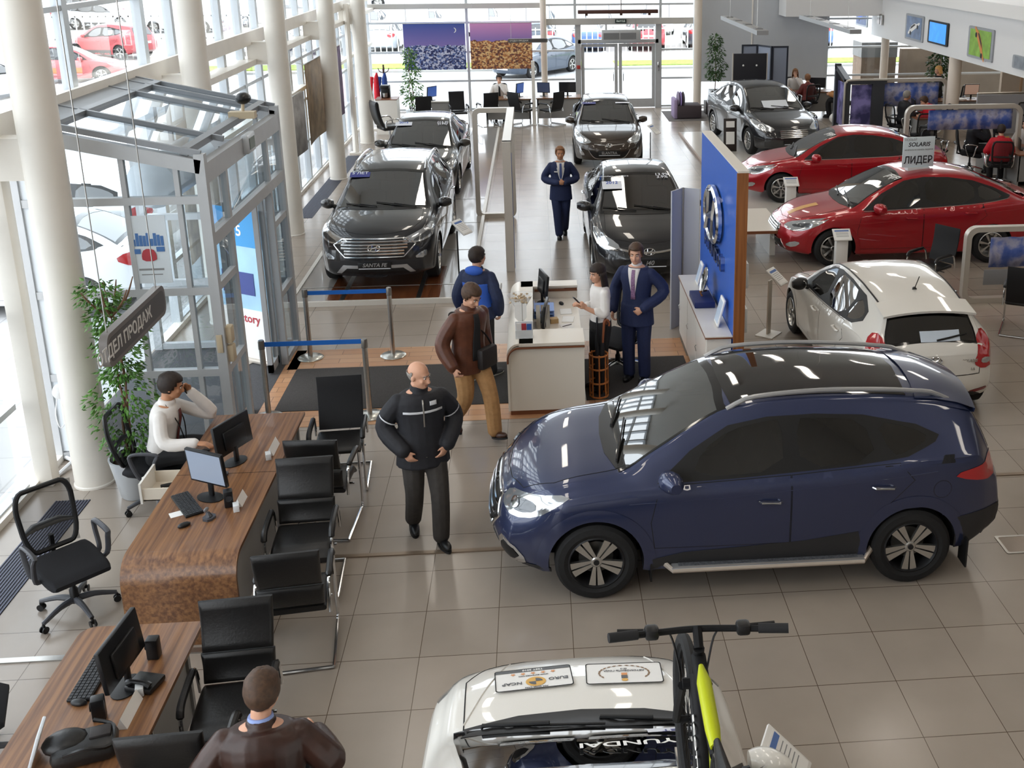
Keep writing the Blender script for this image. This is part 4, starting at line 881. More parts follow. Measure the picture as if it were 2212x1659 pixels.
for v in 'LR':
    c.patch('sill_cladding', [[(1.29, .23), (1.33, .36), (1.6, .42), (2.6, .48), (3.05, .54), (3.12, .23)]], v, .007, clad_m)
    c.patch('rear_cladding', [[(3.9, .31), (3.9, .5), (3.86, .6), (4.1, .63), (4.36, .66), (4.4, .45), (4.2, .34)]], v, .007, clad_m)
    fc = c.patch('fuel_cap', [circle(.075, 16, 3.75, .88)], v, .003, blue, .05, skirt=.004); 
    c.line('fuel_cap_gap', circle(.077, 20, 3.75, .88)+[(3.827, .88)], v, .0025)
c.patch('rear_bumper', [[(-.7, .42), (-.72, .66), (.72, .66), (.7, .42)]], 'B', .006, clad_m)
for sg in (1, -1):
    m_ = MB(); y = sg*.95; m_.rbox((c.X(2.3), y-sg*.08, .3), (1.62, .2, .03), .012); o = m_.ob('side_step', silver_m, c.root)
    m_ = MB(); m_.tube([(c.X(1.42), y-sg*.12, .31), (c.X(1.5), y, .29), (c.X(3.1), y, .29), (c.X(3.2), y-sg*.12, .34)], .026, 8); m_.ob('step_tube', mat('step_pale', '#cbbfb2', .3, .4), o)
    m_ = MB(); m_.box((c.X(2.3), y-sg*.08, .318), (1.5, .13, .006)); m_.ob('step_tread', mat('tread_dark', '#55575c', .6, noise_s=70, noise_a=.5), o, 0)
    m_ = MB(); m_.box((c.X(1.33), sg*.82, .27), (.015, .14, .24)); m_.box((c.X(4.0), sg*.82, .27), (.015, .16, .26)); m_.ob('mud_flap', trim_m, c.root, 0)
for v in 'LR': c.line('shoulder_crease', [(1.15, .87), (1.9, .9), (2.8, .965), (3.7, 1.04)], v, .004, blue)
c.finish()

# ---------------------------------------------------------------- two cherry red saloons
cherry = paint('paint_red', '#a60f1e', .35, .07)
def solaris(label, pos, rz, z, sc):
    P = dict(SEDAN, archm=cherry, archw=.035)
    c = base_car('saloon_car', label, pos, rz, P, cherry, sc, 2, z, 'seven', cherry); cowl_strip(c, P)
    c.lamp('headlight', [(.16, .36, .58), (.2, .38, .66), (.45, .62, .74), (.8, .78, .81), (.62, .82, .72), (.38, .76, .60), (.24, .6, .555)], (-1, -.8, -.25), .005, lamp_m)
    c.lamp('headlight_reflector', [(.24, .46, .61), (.36, .6, .685), (.55, .72, .7), (.42, .73, .625)], (-1, -.8, -.25), .011, lampd_m)
    c.lamp('tail_light', [(3.98, .8, .82), (4.2, .74, .9), (4.37, .56, .9), (4.37, .54, .72), (4.2, .72, .7)], (.8, -1, 0), .005, red_m)
    gl = [(.3, .60), (.36, .54), (.26, .46), (-.26, .46), (-.36, .54), (-.3, .60)]; c.patch('grille', [gl], 'F', .004, trim_m); loop_tube(c, gl, 'F', .012, mchrome, 'grille_surround'); grille_bars(c, .5, .57, lambda z: .31, 3, mchrome); c.emblem(0, .56, .06)
    c.patch('lower_intake', [[(-.5, .27), (-.42, .38), (.42, .38), (.5, .27)]], 'F', .004, trim_m); loop_tube(c, [(-.52, .26), (-.44, .39), (.44, .39), (.52, .26), (.4, .245), (-.4, .245)], 'F', .01, mchrome, 'intake_trim'); c.plate(0, .40, 'SOLARIS', bm_=mpaper, tm=mat('ink_dark', '#2b2f45', .5))
    c.lamp('fog_light', [(.1, .52, .32), (.2, .68, .42), (.3, .76, .4), (.22, .68, .31)], (-1, -.8, 0), .006, lamp_m)
    c.line('beltline_trim', [(1.3, .895), (2.2, .925), (3.2, .98), (3.7, 1.05)], 'L', .006, mchrome); c.line('beltline_trim', [(1.3, .895), (2.2, .925), (3.2, .98), (3.7, 1.05)], 'R', .006, mchrome)
    for v in 'LR': c.line('shoulder_crease', [(1.0, .70), (2.0, .75), (3.2, .84), (4.1, .9)], v, .005, cherry)
    if 1:                                                                              # white price lettering on the screen
        fr, lp = c.frame3([(1.72, .3, 1.26), (1.72, .62, 1.2), (1.9, .3, 1.36), (1.9, .58, 1.3)], (-.5, -.1, -.85)); p, N = c.hit(V((c.X(1.86), .38, 3)), V((0, 0, -1))); 
        ya = V((0, 0, 1))-N*N.z; text('|FI|FI', .16, mpaper, c.root, p+N*.012, N.cross(V((0, 0, 1)))*-1, ya, .001, True, .25, 'windscreen_lettering')
    p, N = c.proj((.9, .68), 'L'); m_ = MB(); m_.rbox(p, (.06, .012, .025), .005); m_.ob('side_repeater', lamp_m, c.root)
    return c
c = solaris('cherry red saloon standing behind a white price stand, with tall white sign above its roof', (6.279, 17.95), 3.136, 0, 1.06)
p, N = c.proj((.55, .2), 'T'); q, N2 = c.proj((.3, .2), 'T')
m_ = MB(); m_.grid([[tuple(c.proj((x, y), 'T')[0]+V((0, 0, .004))) for y in (.02, .1, .18)] for x in (.24, .36, .48, .6, .72)]); m_.ob('hood_sticker', mat('sticker_ochre', '#d8a04c', .35, coat=.3), c.root, 60)
c.finish()
c = solaris('cherry red saloon farther back, angled nose toward the blue wall panel', (6.37, 22.158), 3.03, .06, 1.0); c.finish()

# ---------------------------------------------------------------- white hatchback seen from behind
white = paint('paint_white', '#e7e4dd', 0, .02)
P = dict(HATCH, archm=white, archw=.03)
c = base_car('hatchback_car', 'white hatchback seen from behind with red tail lights, parked behind the blue crossover', (4.33, 12.87), 1.60, P, white, .975, 2, 0, 'five', white, mirror_m=trim_m); cowl_strip(c, P)
for sg in (1, -1): c.line('roof_channel', [(1.95, sg*.54), (2.4, sg*.53), (3.1, sg*.52), (3.6, sg*.5)], 'T', .012, trim_m)
c.lamp('tail_light', [(3.8, .74, 1.06), (3.86, .6, 1.08), (4.0, .54, .86), (4.1, .5, .74), (4.1, .66, .66), (4.0, .76, .7), (3.86, .8, .88)], (1, -.8, 0), .006, red_m)
c.lamp('reversing_light', [(4.02, .6, .8), (4.05, .58, .74), (4.05, .72, .72), (3.98, .74, .78)], (1, -.8, 0), .011, lamp_m)
c.patch('third_brake_light', [[(-.16, 1.335), (-.16, 1.35), (.16, 1.35), (.16, 1.335)]], 'B', .006, red_m)
m_ = MB(); rows = [[(c.X(x), y*.56, c.zt(min(x, 3.7))+dz-.05*y*y) for y in [k/4 for k in range(-4, 5)]] for x, dz in ((3.5, .008), (3.7, .02), (3.83, -.005))]; rows += [[(p[0]+.01, p[1], p[2]-.03) for p in rows[-1]]]; m_.grid(rows); m_.ob('roof_spoiler', white, c.root, 50)
p, N = c.proj((3.3, 0), 'T'); m_ = MB(); m_.tube([p, p+V((.02, 0, .02))], [.03, .02]); m_.tube([p+V((0, 0, .01)), p+V((-.12, 0, .2))], .006, 5); m_.ob('antenna', trim_m, c.root)
c.emblem(0, .80, .075, 'B'); p, N = c.proj((.42, .78), 'B'); text('HYUNDAI', .055, mchrome, c.root, p+N*.006, (0, -1, 0), (0, 0, 1), .003, True, .2); p, N = c.proj((-.42, .78), 'B'); text('SOLARIS', .05, mchrome, c.root, p+N*.006, (0, -1, 0), (0, 0, 1), .003, True, .2); p, N = c.proj((-.46, .68), 'B'); text('1.6', .045, mchrome, c.root, p+N*.006, (0, -1, 0), (0, 0, 1), .003, True)
c.line('tailgate_gap', [(-.58, .9), (-.55, .62), (.55, .62), (.58, .9)], 'B', .005); c.plate(0, .52, '', 'B', w=.52, bm_=white)
c.lamp('bumper_reflector', [(4.05, .44, .42), (4.08, .44, .38), (4.0, .72, .4), (3.98, .72, .44)], (1, -.6, 0), .006, mat('reflector_red', '#7d0d14', .3, coat=.5)); c.patch('rear_diffuser', [[(-.6, .345), (-.5, .40), (.5, .40), (.6, .345)]], 'B', .006, trim_m)
m_ = MB(); q = []
for y, z in ((-.05, 1.0), (-.2, 1.02), (-.42, 1.05)): h, N = c.proj((y, z), 'B'); q.append(h+N*.018)
m_.tube(q, .012, 6); m_.ob('rear_wiper', trim_m, c.root)
fr, lp = c.frame3([(3.95, -.02, .98), (3.95, .3, .98), (3.9, .3, 1.08), (3.9, -.02, 1.08)], (1, 0, -.2)); c.patch('window_sheet', [[(-.34, .99), (-.34, 1.1), (.14, 1.1), (.14, .99)]], 'B', .007, mat('sheet_blue', '#cfdbe8', .4), skirt=0)
c.finish()
# ---------------------------------------------------------------- dark cars seen from the front
black = paint('paint_black', '#15161b', .2, .05); brown = paint('paint_brown', '#33281f', .4, .06); graph = paint('paint_graphite', '#35332f', .45, .06)
def visor(c, y, w, h, m, txt=None, dz=-.02, lines=None, tm=None):
    """a sticker on the upper windscreen"""
    x = c.P['wtop']-.16; z = c.zt(x)+dz; p, N = c.proj((y, z), 'F'); xa = V((0, 1, 0)); ya = N.cross(xa).normalized(); m4 = basis(p+N*.009, xa, ya); b_ = MB(); b_.add([(-w/2, -h/2, 0), (w/2, -h/2, 0), (w/2, h/2, 0), (-w/2, h/2, 0)], [(0, 1, 2, 3)], m4)
    if m: o = b_.ob('windscreen_sticker', m, c.root, 0)
    for i, (s_, sz) in enumerate(lines or []): text(s_, sz, tm or mpaper, c.root, p+N*.011+ya*(h*.3-i*h*.5), xa, ya, .0005, True, 0, 'windscreen_lettering')
    return m4
stk_b = mat('sticker_blue', '#3a3f86', .4); stk_w = mat('sticker_white', '#e3e6ee', .4); stk_m = mat('sticker_mid_blue', '#2b52b0', .4)

P = dict(SUV, archm=black, archw=.04)
c = base_car('suv_car', 'tall black SUV with wide chrome-barred grille facing us on the podium by the window', (-2.517, 18.45), RAD(-91.2), P, black, .975, 2, .065, 'multi', mchrome, darkwin=(True, True, True)); cowl_strip(c, P)
c.lamp('headlight', [(.12, .42, .80), (.1, .44, .86), (.4, .72, .96), (.74, .86, 1.02), (.66, .9, .9), (.44, .86, .82), (.22, .66, .78)], (-1, -.7, -.2), .006, lamp_m)
c.lamp('headlight_reflector', [(.2, .54, .81), (.4, .72, .9), (.55, .82, .92), (.44, .82, .85), (.26, .66, .80)], (-1, -.7, -.2), .012, lampd_m)
gl = [(.5, .87), (.64, .78), (.46, .60), (-.46, .60), (-.64, .78), (-.5, .87)]; c.patch('grille', [gl], 'F', .004, trim_m); loop_tube(c, gl, 'F', .014, mchrome, 'grille_surround')
grille_bars(c, .65, .83, lambda z: .52 if z > .7 else .47, 5, mchrome); c.emblem(0, .74, .095)
c.patch('lower_bumper', [[(-.78, .27), (-.72, .52), (-.5, .55), (.5, .55), (.72, .52), (.78, .27)]], 'F', .004, clad_m)
c.patch('skid_plate', [[(-.62, .33), (-.5, .47), (.5, .47), (.62, .33), (.54, .33), (.44, .42), (-.44, .42), (-.54, .33)]], 'F', .012, silver_m)
c.patch('lower_intake', [[(-.52, .33), (-.43, .41), (.43, .41), (.52, .33)]], 'F', .008, trim_m)
c.lamp('fog_light', [(.1, .58, .56), (.2, .74, .66), (.28, .8, .64), (.24, .76, .54)], (-1, -.7, 0), .006, lamp_m); c.plate(0, .47, 'SANTA FE', shear=.25, size=.085)
for sg in (1, -1):
    q = []
    for i in range(11):
        x = 2.15+i*.21; p, N = c.proj((x, sg*.61), 'T'); q.append(p+V((0, 0, .05 if 0 < i < 10 else .0)))
    MB().tube(crom(q, 2), .02, 8).ob('roof_rail', mchrome, c.root)
visor(c, -.48, .34, .15, stk_b, lines=[('5 ЛЕТ', .1)], tm=stk_w); c.finish()

P = dict(SEDAN, archm=graph, archw=.03)
c = base_car('saloon_car', 'graphite saloon parked behind the tall black SUV near the coat stand', (-2.51, 24.39), RAD(-91.8), P, graph, 1.02, 2, .065, 'multi', graph, darkwin=(True, True, True)); cowl_strip(c, P)
c.lamp('headlight', [(.16, .38, .60), (.3, .5, .7), (.6, .7, .79), (.95, .78, .84), (.72, .82, .74), (.42, .76, .62), (.24, .58, .57)], (-1, -.8, -.25), .005, lamp_m); c.lamp('fog_light', [(.12, .54, .32), (.2, .66, .45), (.32, .74, .44), (.26, .68, .32)], (-1, -.8, 0), .006, lamp_m)
gl = [(.34, .6), (.4, .54), (.28, .44), (-.28, .44), (-.4, .54), (-.34, .6)]; c.patch('grille', [gl], 'F', .004, trim_m); grille_bars(c, .48, .58, lambda z: .33, 3, mchrome); c.emblem(0, .56, .065)
visor(c, -.42, .36, .15, stk_w, lines=[('2015', .1)], tm=stk_m); visor(c, .42, .3, .14, None, lines=[('[13.9]', .1), ('[3.9%]', .08)], tm=stk_w); c.finish()

P = dict(SEDAN, archm=brown, archw=.03)
c = base_car('saloon_car', 'dark brown saloon facing us in the aisle before the glass entrance door', (1.753, 27.6), RAD(-91.2), P, brown, 1.01, 2, 0, 'multi', brown, darkwin=(True, True, True)); cowl_strip(c, P)
c.lamp('headlight', [(.16, .38, .62), (.3, .5, .71), (.6, .7, .80), (1.0, .79, .855), (.74, .82, .76), (.42, .77, .64), (.24, .6, .59)], (-1, -.8, -.25), .005, lamp_m); c.lamp('fog_light', [(.1, .56, .34), (.2, .68, .52), (.26, .73, .52), (.2, .68, .34)], (-1, -.8, 0), .006, lamp_m)
m_ = MB(); q = []
for j in range(-8, 9): y = .36*j/8; p, N = c.proj((y, .575+.03*abs(j/8)), 'F'); q.append(p+V((.012, 0, 0)))
m_.tube(q, .013, 6); m_.ob('grille_bar', mchrome, c.root); c.emblem(0, .575, .07)
gl = [(.5, .47), (.34, .29), (-.34, .29), (-.5, .47), (-.3, .43), (.3, .43)]; c.patch('lower_grille', [gl], 'F', .004, trim_m)
m_ = MB(); q = []
for y, z in ((.5, .48), (.34, .28), (0, .265), (-.34, .28), (-.5, .48)): p, N = c.proj((y, z), 'F'); q.append(p+V((.01, 0, 0)))
m_.tube(crom(q, 5), .009, 6); m_.ob('lower_trim', mchrome, c.root); c.plate(0, .40, 'ELANTRA', size=.085); visor(c, -.42, .34, .1, stk_b, lines=[('5 лет', .07)], tm=stk_w); visor(c, .42, .36, .06, stk_w); c.finish()

P = dict(SEDAN, archm=black, archw=.03)
c = base_car('saloon_car', 'black saloon facing us beside the grey partition behind the reception desk', (1.70, 18.4), RAD(-89.8), P, black, 1.045, 2, 0, 'multi', mchrome, darkwin=(True, True, True)); cowl_strip(c, P)
c.lamp('headlight', [(.16, .40, .60), (.24, .46, .68), (.5, .66, .77), (.86, .78, .83), (.68, .82, .74), (.42, .77, .62), (.24, .62, .57)], (-1, -.8, -.25), .005, lamp_m)
c.lamp('led_strip', [(.2, .45, .60), (.42, .72, .66), (.62, .79, .74), (.7, .79, .75), (.44, .76, .63), (.24, .58, .58)], (-1, -.8, -.25), .012, mat('led_white', '#f3f1ea', .2, emit=.6), 0)
gl = [(.5, .64), (.34, .55), (.3, .5), (-.3, .5), (-.34, .55), (-.5, .64)]; c.patch('grille', [[(.42, .62), (.36, .5), (-.36, .5), (-.42, .62)]], 'F', .004, trim_m)
m_ = MB(); q = []
for j in range(-8, 9): y = .46*j/8; p, N = c.proj((y, .575+.05*(j/8)**2), 'F'); q.append(p+V((.014, 0, 0)))
m_.tube(q, .018, 6); m_.ob('grille_bar', mchrome, c.root); c.emblem(0, .58, .085); c.plate(0, .42, 'i40', size=.1, shear=.25); c.patch('lower_grille', [[(.6, .36), (.4, .25), (-.4, .25), (-.6, .36)]], 'F', .004, trim_m)
visor(c, -.44, .32, .2, stk_w, lines=[('2012', .1)], tm=stk_m, dz=-.09); visor(c, -.42, .46, .05, None, lines=[('Автомобиль года 2012', .05)], tm=stk_w, dz=.0); visor(c, .4, .34, .16, None, lines=[('13.9%', .1), ('3.9%', .1)], tm=stk_w, dz=.0); c.finish()

P = dict(SEDAN, L=4.6, archm=black, archw=.03, fz=SEDAN['fz'])
c = base_car('saloon_car', 'glossy black luxury saloon angled beside the black notice board', (6.0, 28.35), RAD(-81), SEDAN|dict(archm=black), black, 1.10, 2, .06, 'multi', mchrome, darkwin=(True, True, True)); cowl_strip(c, SEDAN)
c.lamp('headlight', [(.16, .40, .62), (.24, .46, .70), (.5, .66, .78), (.84, .78, .83), (.66, .82, .75), (.42, .77, .65), (.24, .62, .6)], (-1, -.8, -.25), .005, lamp_m); c.patch('grille', [[(.36, .63), (.3, .46), (-.3, .46), (-.36, .63)]], 'F', .004, trim_m); grille_bars(c, .48, .62, lambda z: .33, 5, mchrome); c.plate(0, .38, '')
visor(c, 0, .62, .26, mat('screen_sheet', '#e9eff6', .3), dz=-.3); c.finish()

# ---------------------------------------------------------------- white crossover below us, nose away
P = dict(CROSS, archm=white, archw=.05)
c = base_car('crossover_car', 'white crossover seen from above at the bottom with two award stickers on its hood', (.16, 3.95), pi/2, P, white, 1.02, 2, 0, 'five', white); cowl_strip(c, P)
c.patch('screen_base', [[(-.62, 1.09), (-.66, 1.12), (-.3, 1.16), (.3, 1.16), (.66, 1.12), (.62, 1.09)]], 'F', .006, trim_m)
c.lamp('headlight', [(.14, .42, .75), (.3, .6, .87), (.7, .82, .95), (.5, .86, .84), (.24, .66, .70)], (-1, -.8, -.2), .006, lamp_m)
for sg in (1, -1): c.line('hood_crease', [(.3, sg*.42), (.7, sg*.56), (1.02, sg*.66)], 'T', .006, white)
def hood_sign(y, rot, draw):
    p, N = c.proj((.60, y), 'T'); xa = (V((0, 1, 0))-N*N.y).normalized(); ya = N.cross(xa); m4 = basis(p+N*.008, xa, ya) @ M.Rotation(rot, 4, 'Z')
    b_ = MB(); L_ = rrect(.46, .27, .02)
    b_.add([m4 @ V((q[0], q[1], 0)) for q in L_], [tuple(range(len(L_)))]); o = b_.ob('award_sticker', mat('sticker_paper', '#e6e4e0', .35), c.root, 0); b_ = MB(); b_.ring(L_, rrect(.448, .258, .018), .001, m4 @ M.Translation((0, 0, .001))); b_.ob('sticker_rim', seam_m, o, 0); draw(m4, o)
def t_on(m4, o, s_, sz, m, x, y, **k): text(s_, sz, m, o, m4 @ V((x, y, .003)), m4.to_3x3() @ V((1, 0, 0)), m4.to_3x3() @ V((0, 1, 0)), .0005, True, **k)
ink = mat('ink_grey', '#54565a', .5); gold = mat('gold_print', '#d8a43c', .4)
def safety(m4, o):
    b_ = MB(); b_.add([(-.225, -.128, .002), (.225, -.128, .002), (.225, -.095, .002), (-.225, -.095, .002)], [(0, 1, 2, 3)], m4); b_.ob('band', plate_m, o, 0); t_on(m4, o, 'TEST 2010', .028, mpaper, 0, -.111)
    b_ = MB(); b_.add([(x, y, .002) for x, y in circle(.06, 28, -.01, .045)], [tuple(range(28))], m4); b_.ob('disc', gold, o, 0); b_ = MB(); b_.k = 0
    for a in (0, pi): b_.add([(-.01, .045, .003)]+[(-.01+.042*cos(a+t*pi/8), .045+.042*sin(a+t*pi/8), .003) for t in range(5)], [tuple(range(6))], m4)
    b_.ob('disc_mark', plate_m, o, 0); t_on(m4, o, 'EURO', .045, ink, -.145, .03); t_on(m4, o, 'NCAP', .045, ink, .13, .05); t_on(m4, o, 'FOR SAFER CARS', .018, ink, -.01, .117); t_on(m4, o, 'www.euroncap.com', .022, ink, 0, -.035)
    b_ = MB()
    for k in range(5):
        cx = -.12+.06*k; b_.add([(cx+(.019 if j % 2 == 0 else .008)*sin(j*pi/5), -.068+(.019 if j % 2 == 0 else .008)*cos(j*pi/5), .002) for j in range(10)], [tuple(range(10))], m4)
    b_.ob('star', mat('star_orange', '#d98e4a', .4), o, 0)
def award(m4, o):
    b_ = MB()
    for sg in (1, -1):
        for k in range(9):
            a = RAD(-78+sg*(12+k*15)) if False else RAD(-90+sg*(8+k*14)); cx, cy_ = .15*cos(a), .0+.1*sin(a)+.0; t = a+sg*pi/2; b_.add([(cx-.018*cos(t), cy_-.018*sin(t), .002), (cx+.007*sin(t), cy_-.007*cos(t), .002), (cx+.018*cos(t), cy_+.018*sin(t), .002), (cx-.007*sin(t), cy_+.007*cos(t), .002)], [(0, 1, 2, 3)], m4)
    b_.ob('wreath', mat('wreath_brown', '#8a6a4a', .5), o, 0); b_ = MB(); b_.box((0, .015, .002), (.035, .03, .001), x=m4); b_.ob('ribbon', mat('star_orange'), o, 0); b_ = MB(); b_.box((0, .05, .002), (.038, .035, .001), x=m4); b_.ob('ribbon_dark', plate_m, o, 0); b_ = MB(); b_.add([(x, y, .002) for x, y in circle(.02, 10, 0, .09)], [tuple(range(10))], m4); b_.ob('medal', gold, o, 0)
    t_on(m4, o, 'АВТОМОБИЛЬ ГОДА', .024, ink, 0, -.03); t_on(m4, o, '2012', .02, ink, 0, -.055)
hood_sign(.27, RAD(4), safety); hood_sign(-.27, RAD(-1), award)
p, N = c.proj((-.25, 1.42), 'F'); xa = V((0, 1, 0)); ya = N.cross(xa).normalized(); text('HYUNDAI', .13, mpaper, c.root, p+N*.011, xa, ya, .0005, True, 0, 'windscreen_lettering')
visor(c, -.5, .34, .09, stk_w, lines=[('5 ЛЕТ', .07)], tm=stk_b, dz=-.27); c.finish()
MB().ell((-.06, 3.98, 1.655), (.13, .12, .1), 18, 10).ob('roof_dome', mat('cream_plastic', '#d9d2c4', .4)); tag(bpy.data.objects['roof_dome'], 'small cream dome on the roof of the white car at the bottom', 'dome')

# ---------------------------------------------------------------- parked cars outside
def outcar(kind, label, pos, deg, col, hi=0, sc=1.0, group=None, name=None, z=-.07):
    P = {'s': SEDAN, 'h': HATCH, 'c': CROSS, 'u': SUV, 'v': VAN}[kind]; pm = paint('paint_out'+col, col, .0, .02); P = dict(P, archm=pm)
    c = base_car(name or {'s': 'saloon_car', 'h': 'hatchback_car', 'c': 'crossover_car', 'u': 'suv_car', 'v': 'van'}[kind], label, pos, RAD(deg), P, pm, sc, hi, z, 'five', pm, group=group)
    fz = .95 if kind in 'cuv' else .8
    c.lamp('headlight', [(.14, .4, .6*fz/.8), (.3, .56, .7*fz/.8), (.66, .76, .78*fz/.8), (.42, .78, .66*fz/.8), (.2, .6, .57*fz/.8)], (-1, -.8, -.2), .006, lamp_m)
    L = c.L; zz = c.zs(L-.35)
    c.lamp('tail_light', [(L-.45, .82, zz-.1), (L-.25, .78, zz), (L-.02, .56, zz-.02), (L-.0, .55, zz-.2), (L-.2, .76, zz-.22)], (.8, -1, 0), .006, red_m)
    c.patch('grille', [[(.3, .58*fz/.8), (.24, .46*fz/.8), (-.24, .46*fz/.8), (-.3, .58*fz/.8)]], 'F', .004, trim_m); c.plate(0, .42, '', bm_=mpaper); c.plate(0, zz-.35, '', 'B', bm_=mpaper)
    if kind in 'cu':
        for v in 'LR': c.patch('sill_cladding', [[(c.P['fo']+.45, .24), (c.P['fo']+.45, .42), (c.P['fo']+c.P['wb']-.5, .46), (c.P['fo']+c.P['wb']-.5, .24)]], v, .006, clad_m)
    c.finish(); return c
outcar('u', 'white SUV parked outside the porch behind the white saloon', (-8.9, 19.2), 176, '#eef0f2', 1)
outcar('s', 'white saloon with red tail lights parked outside right against the porch glass', (-8.05, 16.75), 177, '#f0f1f3', 1)
outcar('c', 'red crossover seen from behind out on the yard through the upper window', (-20.3, 54.5), 155, '#c4454c', 1)
outcar('s', 'pale red saloon parked before the red crossover outside the upper window', (-18.6, 45.2), 12, '#c8585c', 1)
outcar('s', 'white car at the edge of view outside the upper window', (-19.6, 40.2), 70, '#eceef0')
outcar('v', 'white van parked by the fence outside behind the thick second column', (-21.4, 69.5), -5, '#f2f2f2'); outcar('v', 'white van farther back outside beyond the second column', (-16.8, 73), -20, '#f0f0f0'); outcar('u', 'pale grey estate car outside between the window posts', (-27.5, 73), 0, '#cfd6de')
outcar('u', 'red fire-red wagon far beyond the red crossover outside', (-31, 80), 5, '#c8464c'); outcar('v', 'blue and white bus far off outside near the edge of the window', (-14.5, 92), 0, '#dfe6f0', sc=1.3)
outcar('s', 'dark slate coupe outside behind the city posters at the back windows', (.05, 45.4), -128, '#3d4a5c', 1, 1.05, z=-.06)
ROW = [(-13.2, 's', '#d8dde4'), (-10.4, 'h', '#e9eaec'), (-7.6, 's', '#c9d2dc'), (-4.9, 'c', '#e4e6ea'), (-2.2, 's', '#e8e9eb'), (.2, 'h', '#454f5c'), (2.7, 's', '#4a6ba6'), (5.6, 'u', '#c93d48'), (8.6, 's', '#4d5560'), (11.4, 's', '#dfe3e8'), (14.2, 'u', '#4a76b8')]
OUTN = {'#d8dde4': 'silver', '#e9eaec': 'white', '#c9d2dc': 'pale blue', '#e4e6ea': 'white', '#e8e9eb': 'white', '#454f5c': 'slate', '#4a6ba6': 'blue', '#c93d48': 'red', '#4d5560': 'dark grey', '#dfe3e8': 'silver', '#4a76b8': 'bright blue'}
WH = ['behind the left end of the dusk poster', 'behind the potted tree', 'behind the dusk poster', 'behind the poster gap', 'behind the sunset poster', 'left of the glass door', 'seen through the left door leaf', 'seen through the right door leaf', 'right of the glass door', 'behind the grey wall', 'behind the far office windows']
for i, (x, k, cc) in enumerate(ROW): outcar(k, '%s car beyond the picket fence, %s' % (OUTN[cc], WH[i].replace('left end of the ', 'window edge of the ').replace('left of the', 'on the poster side of the').replace('right of the', 'on the grey wall side of the').replace('left door', 'first door').replace('right door', 'second door')), (x, 55.6+.6*(i % 3)), 90 if i % 2 else 88, cc)
ROW2 = [-13, -9.6, -6.3, -3, .4, 3.8, 7.2, 10.6]
board = mat('board_white', '#f4f4f2', .5)
for i, x in enumerate(ROW2):
    g = 'white cars of the far row'; outcar('shsc'[i % 4], 'white car in the far parked row outside, carrying a white price board', (x, 65+.5*(i % 2)), -92 if i % 3 else -88, '#eef0f2', 0, 1, g)
    t_ = thing('price_board', 'white price board standing on a car of the far parked row outside', 'board', (x-.2, 62.3+.5*(i % 2), 1.0), 0, 'price boards on the far row'); m_ = MB(); m_.box((0, 0, .3), (1.3, .04, .85)); m_.ob('panel', board, t_, 0); m_ = MB(); m_.bb((-.03, -.02, -1.07), (.03, .02, -.1)); m_.ob('post', mgrey, t_, 0); m_ = MB(); m_.ring(rrect(1.34, .9, .02), rrect(1.26, .82, .02), .05, M.Translation((0, -.03, .3)) @ M.Rotation(pi/2, 4, 'X') @ M.Translation((0, 0, -.03))); m_.ob('frame', mgrey, t_, 0)
# ================================================================== people
skin_m = mat('skin', '#d3a084', .5, noise_s=14, noise_a=.05); skin_d = mat('skin_tan', '#c08a68', .5, noise_s=14, noise_a=.05); lip_m = mat('lip', '#a5645a', .5); eye_w = mat('eye_white', '#e8e4de', .25); eye_d = mat('eye_dark', '#2a1d16', .2)
def bake(mb, name, m, parent, vox, smooth=3, label=None):
    """union of the shapes as one continuous surface"""
    o = mb.ob(name, m, parent, 0); md = o.modifiers.new('r', 'REMESH'); md.mode = 'VOXEL'; md.voxel_size = vox
    if smooth: ms = o.modifiers.new('s', 'SMOOTH'); ms.factor = .5; ms.iterations = smooth
    dg = bpy.context.evaluated_depsgraph_get(); me = bpy.data.meshes.new_from_object(o.evaluated_get(dg)); me.name = name; me.shade_smooth()
    o.modifiers.clear(); old = o.data; o.data = me; bpy.data.meshes.remove(old); me.materials.clear(); me.materials.append(m)
    if label: o['label'] = label
    return o
def vl(a, b, t): return V(a)*(1-t)+V(b)*t
TORSO = [(0, .15, .105), (.1, .172, .125), (.22, .165, .118), (.38, .15, .108), (.55, .158, .112), (.72, .178, .118), (.83, .178, .108), (.9, .15, .095), (.955, .105, .078), (1.0, .066, .062)]
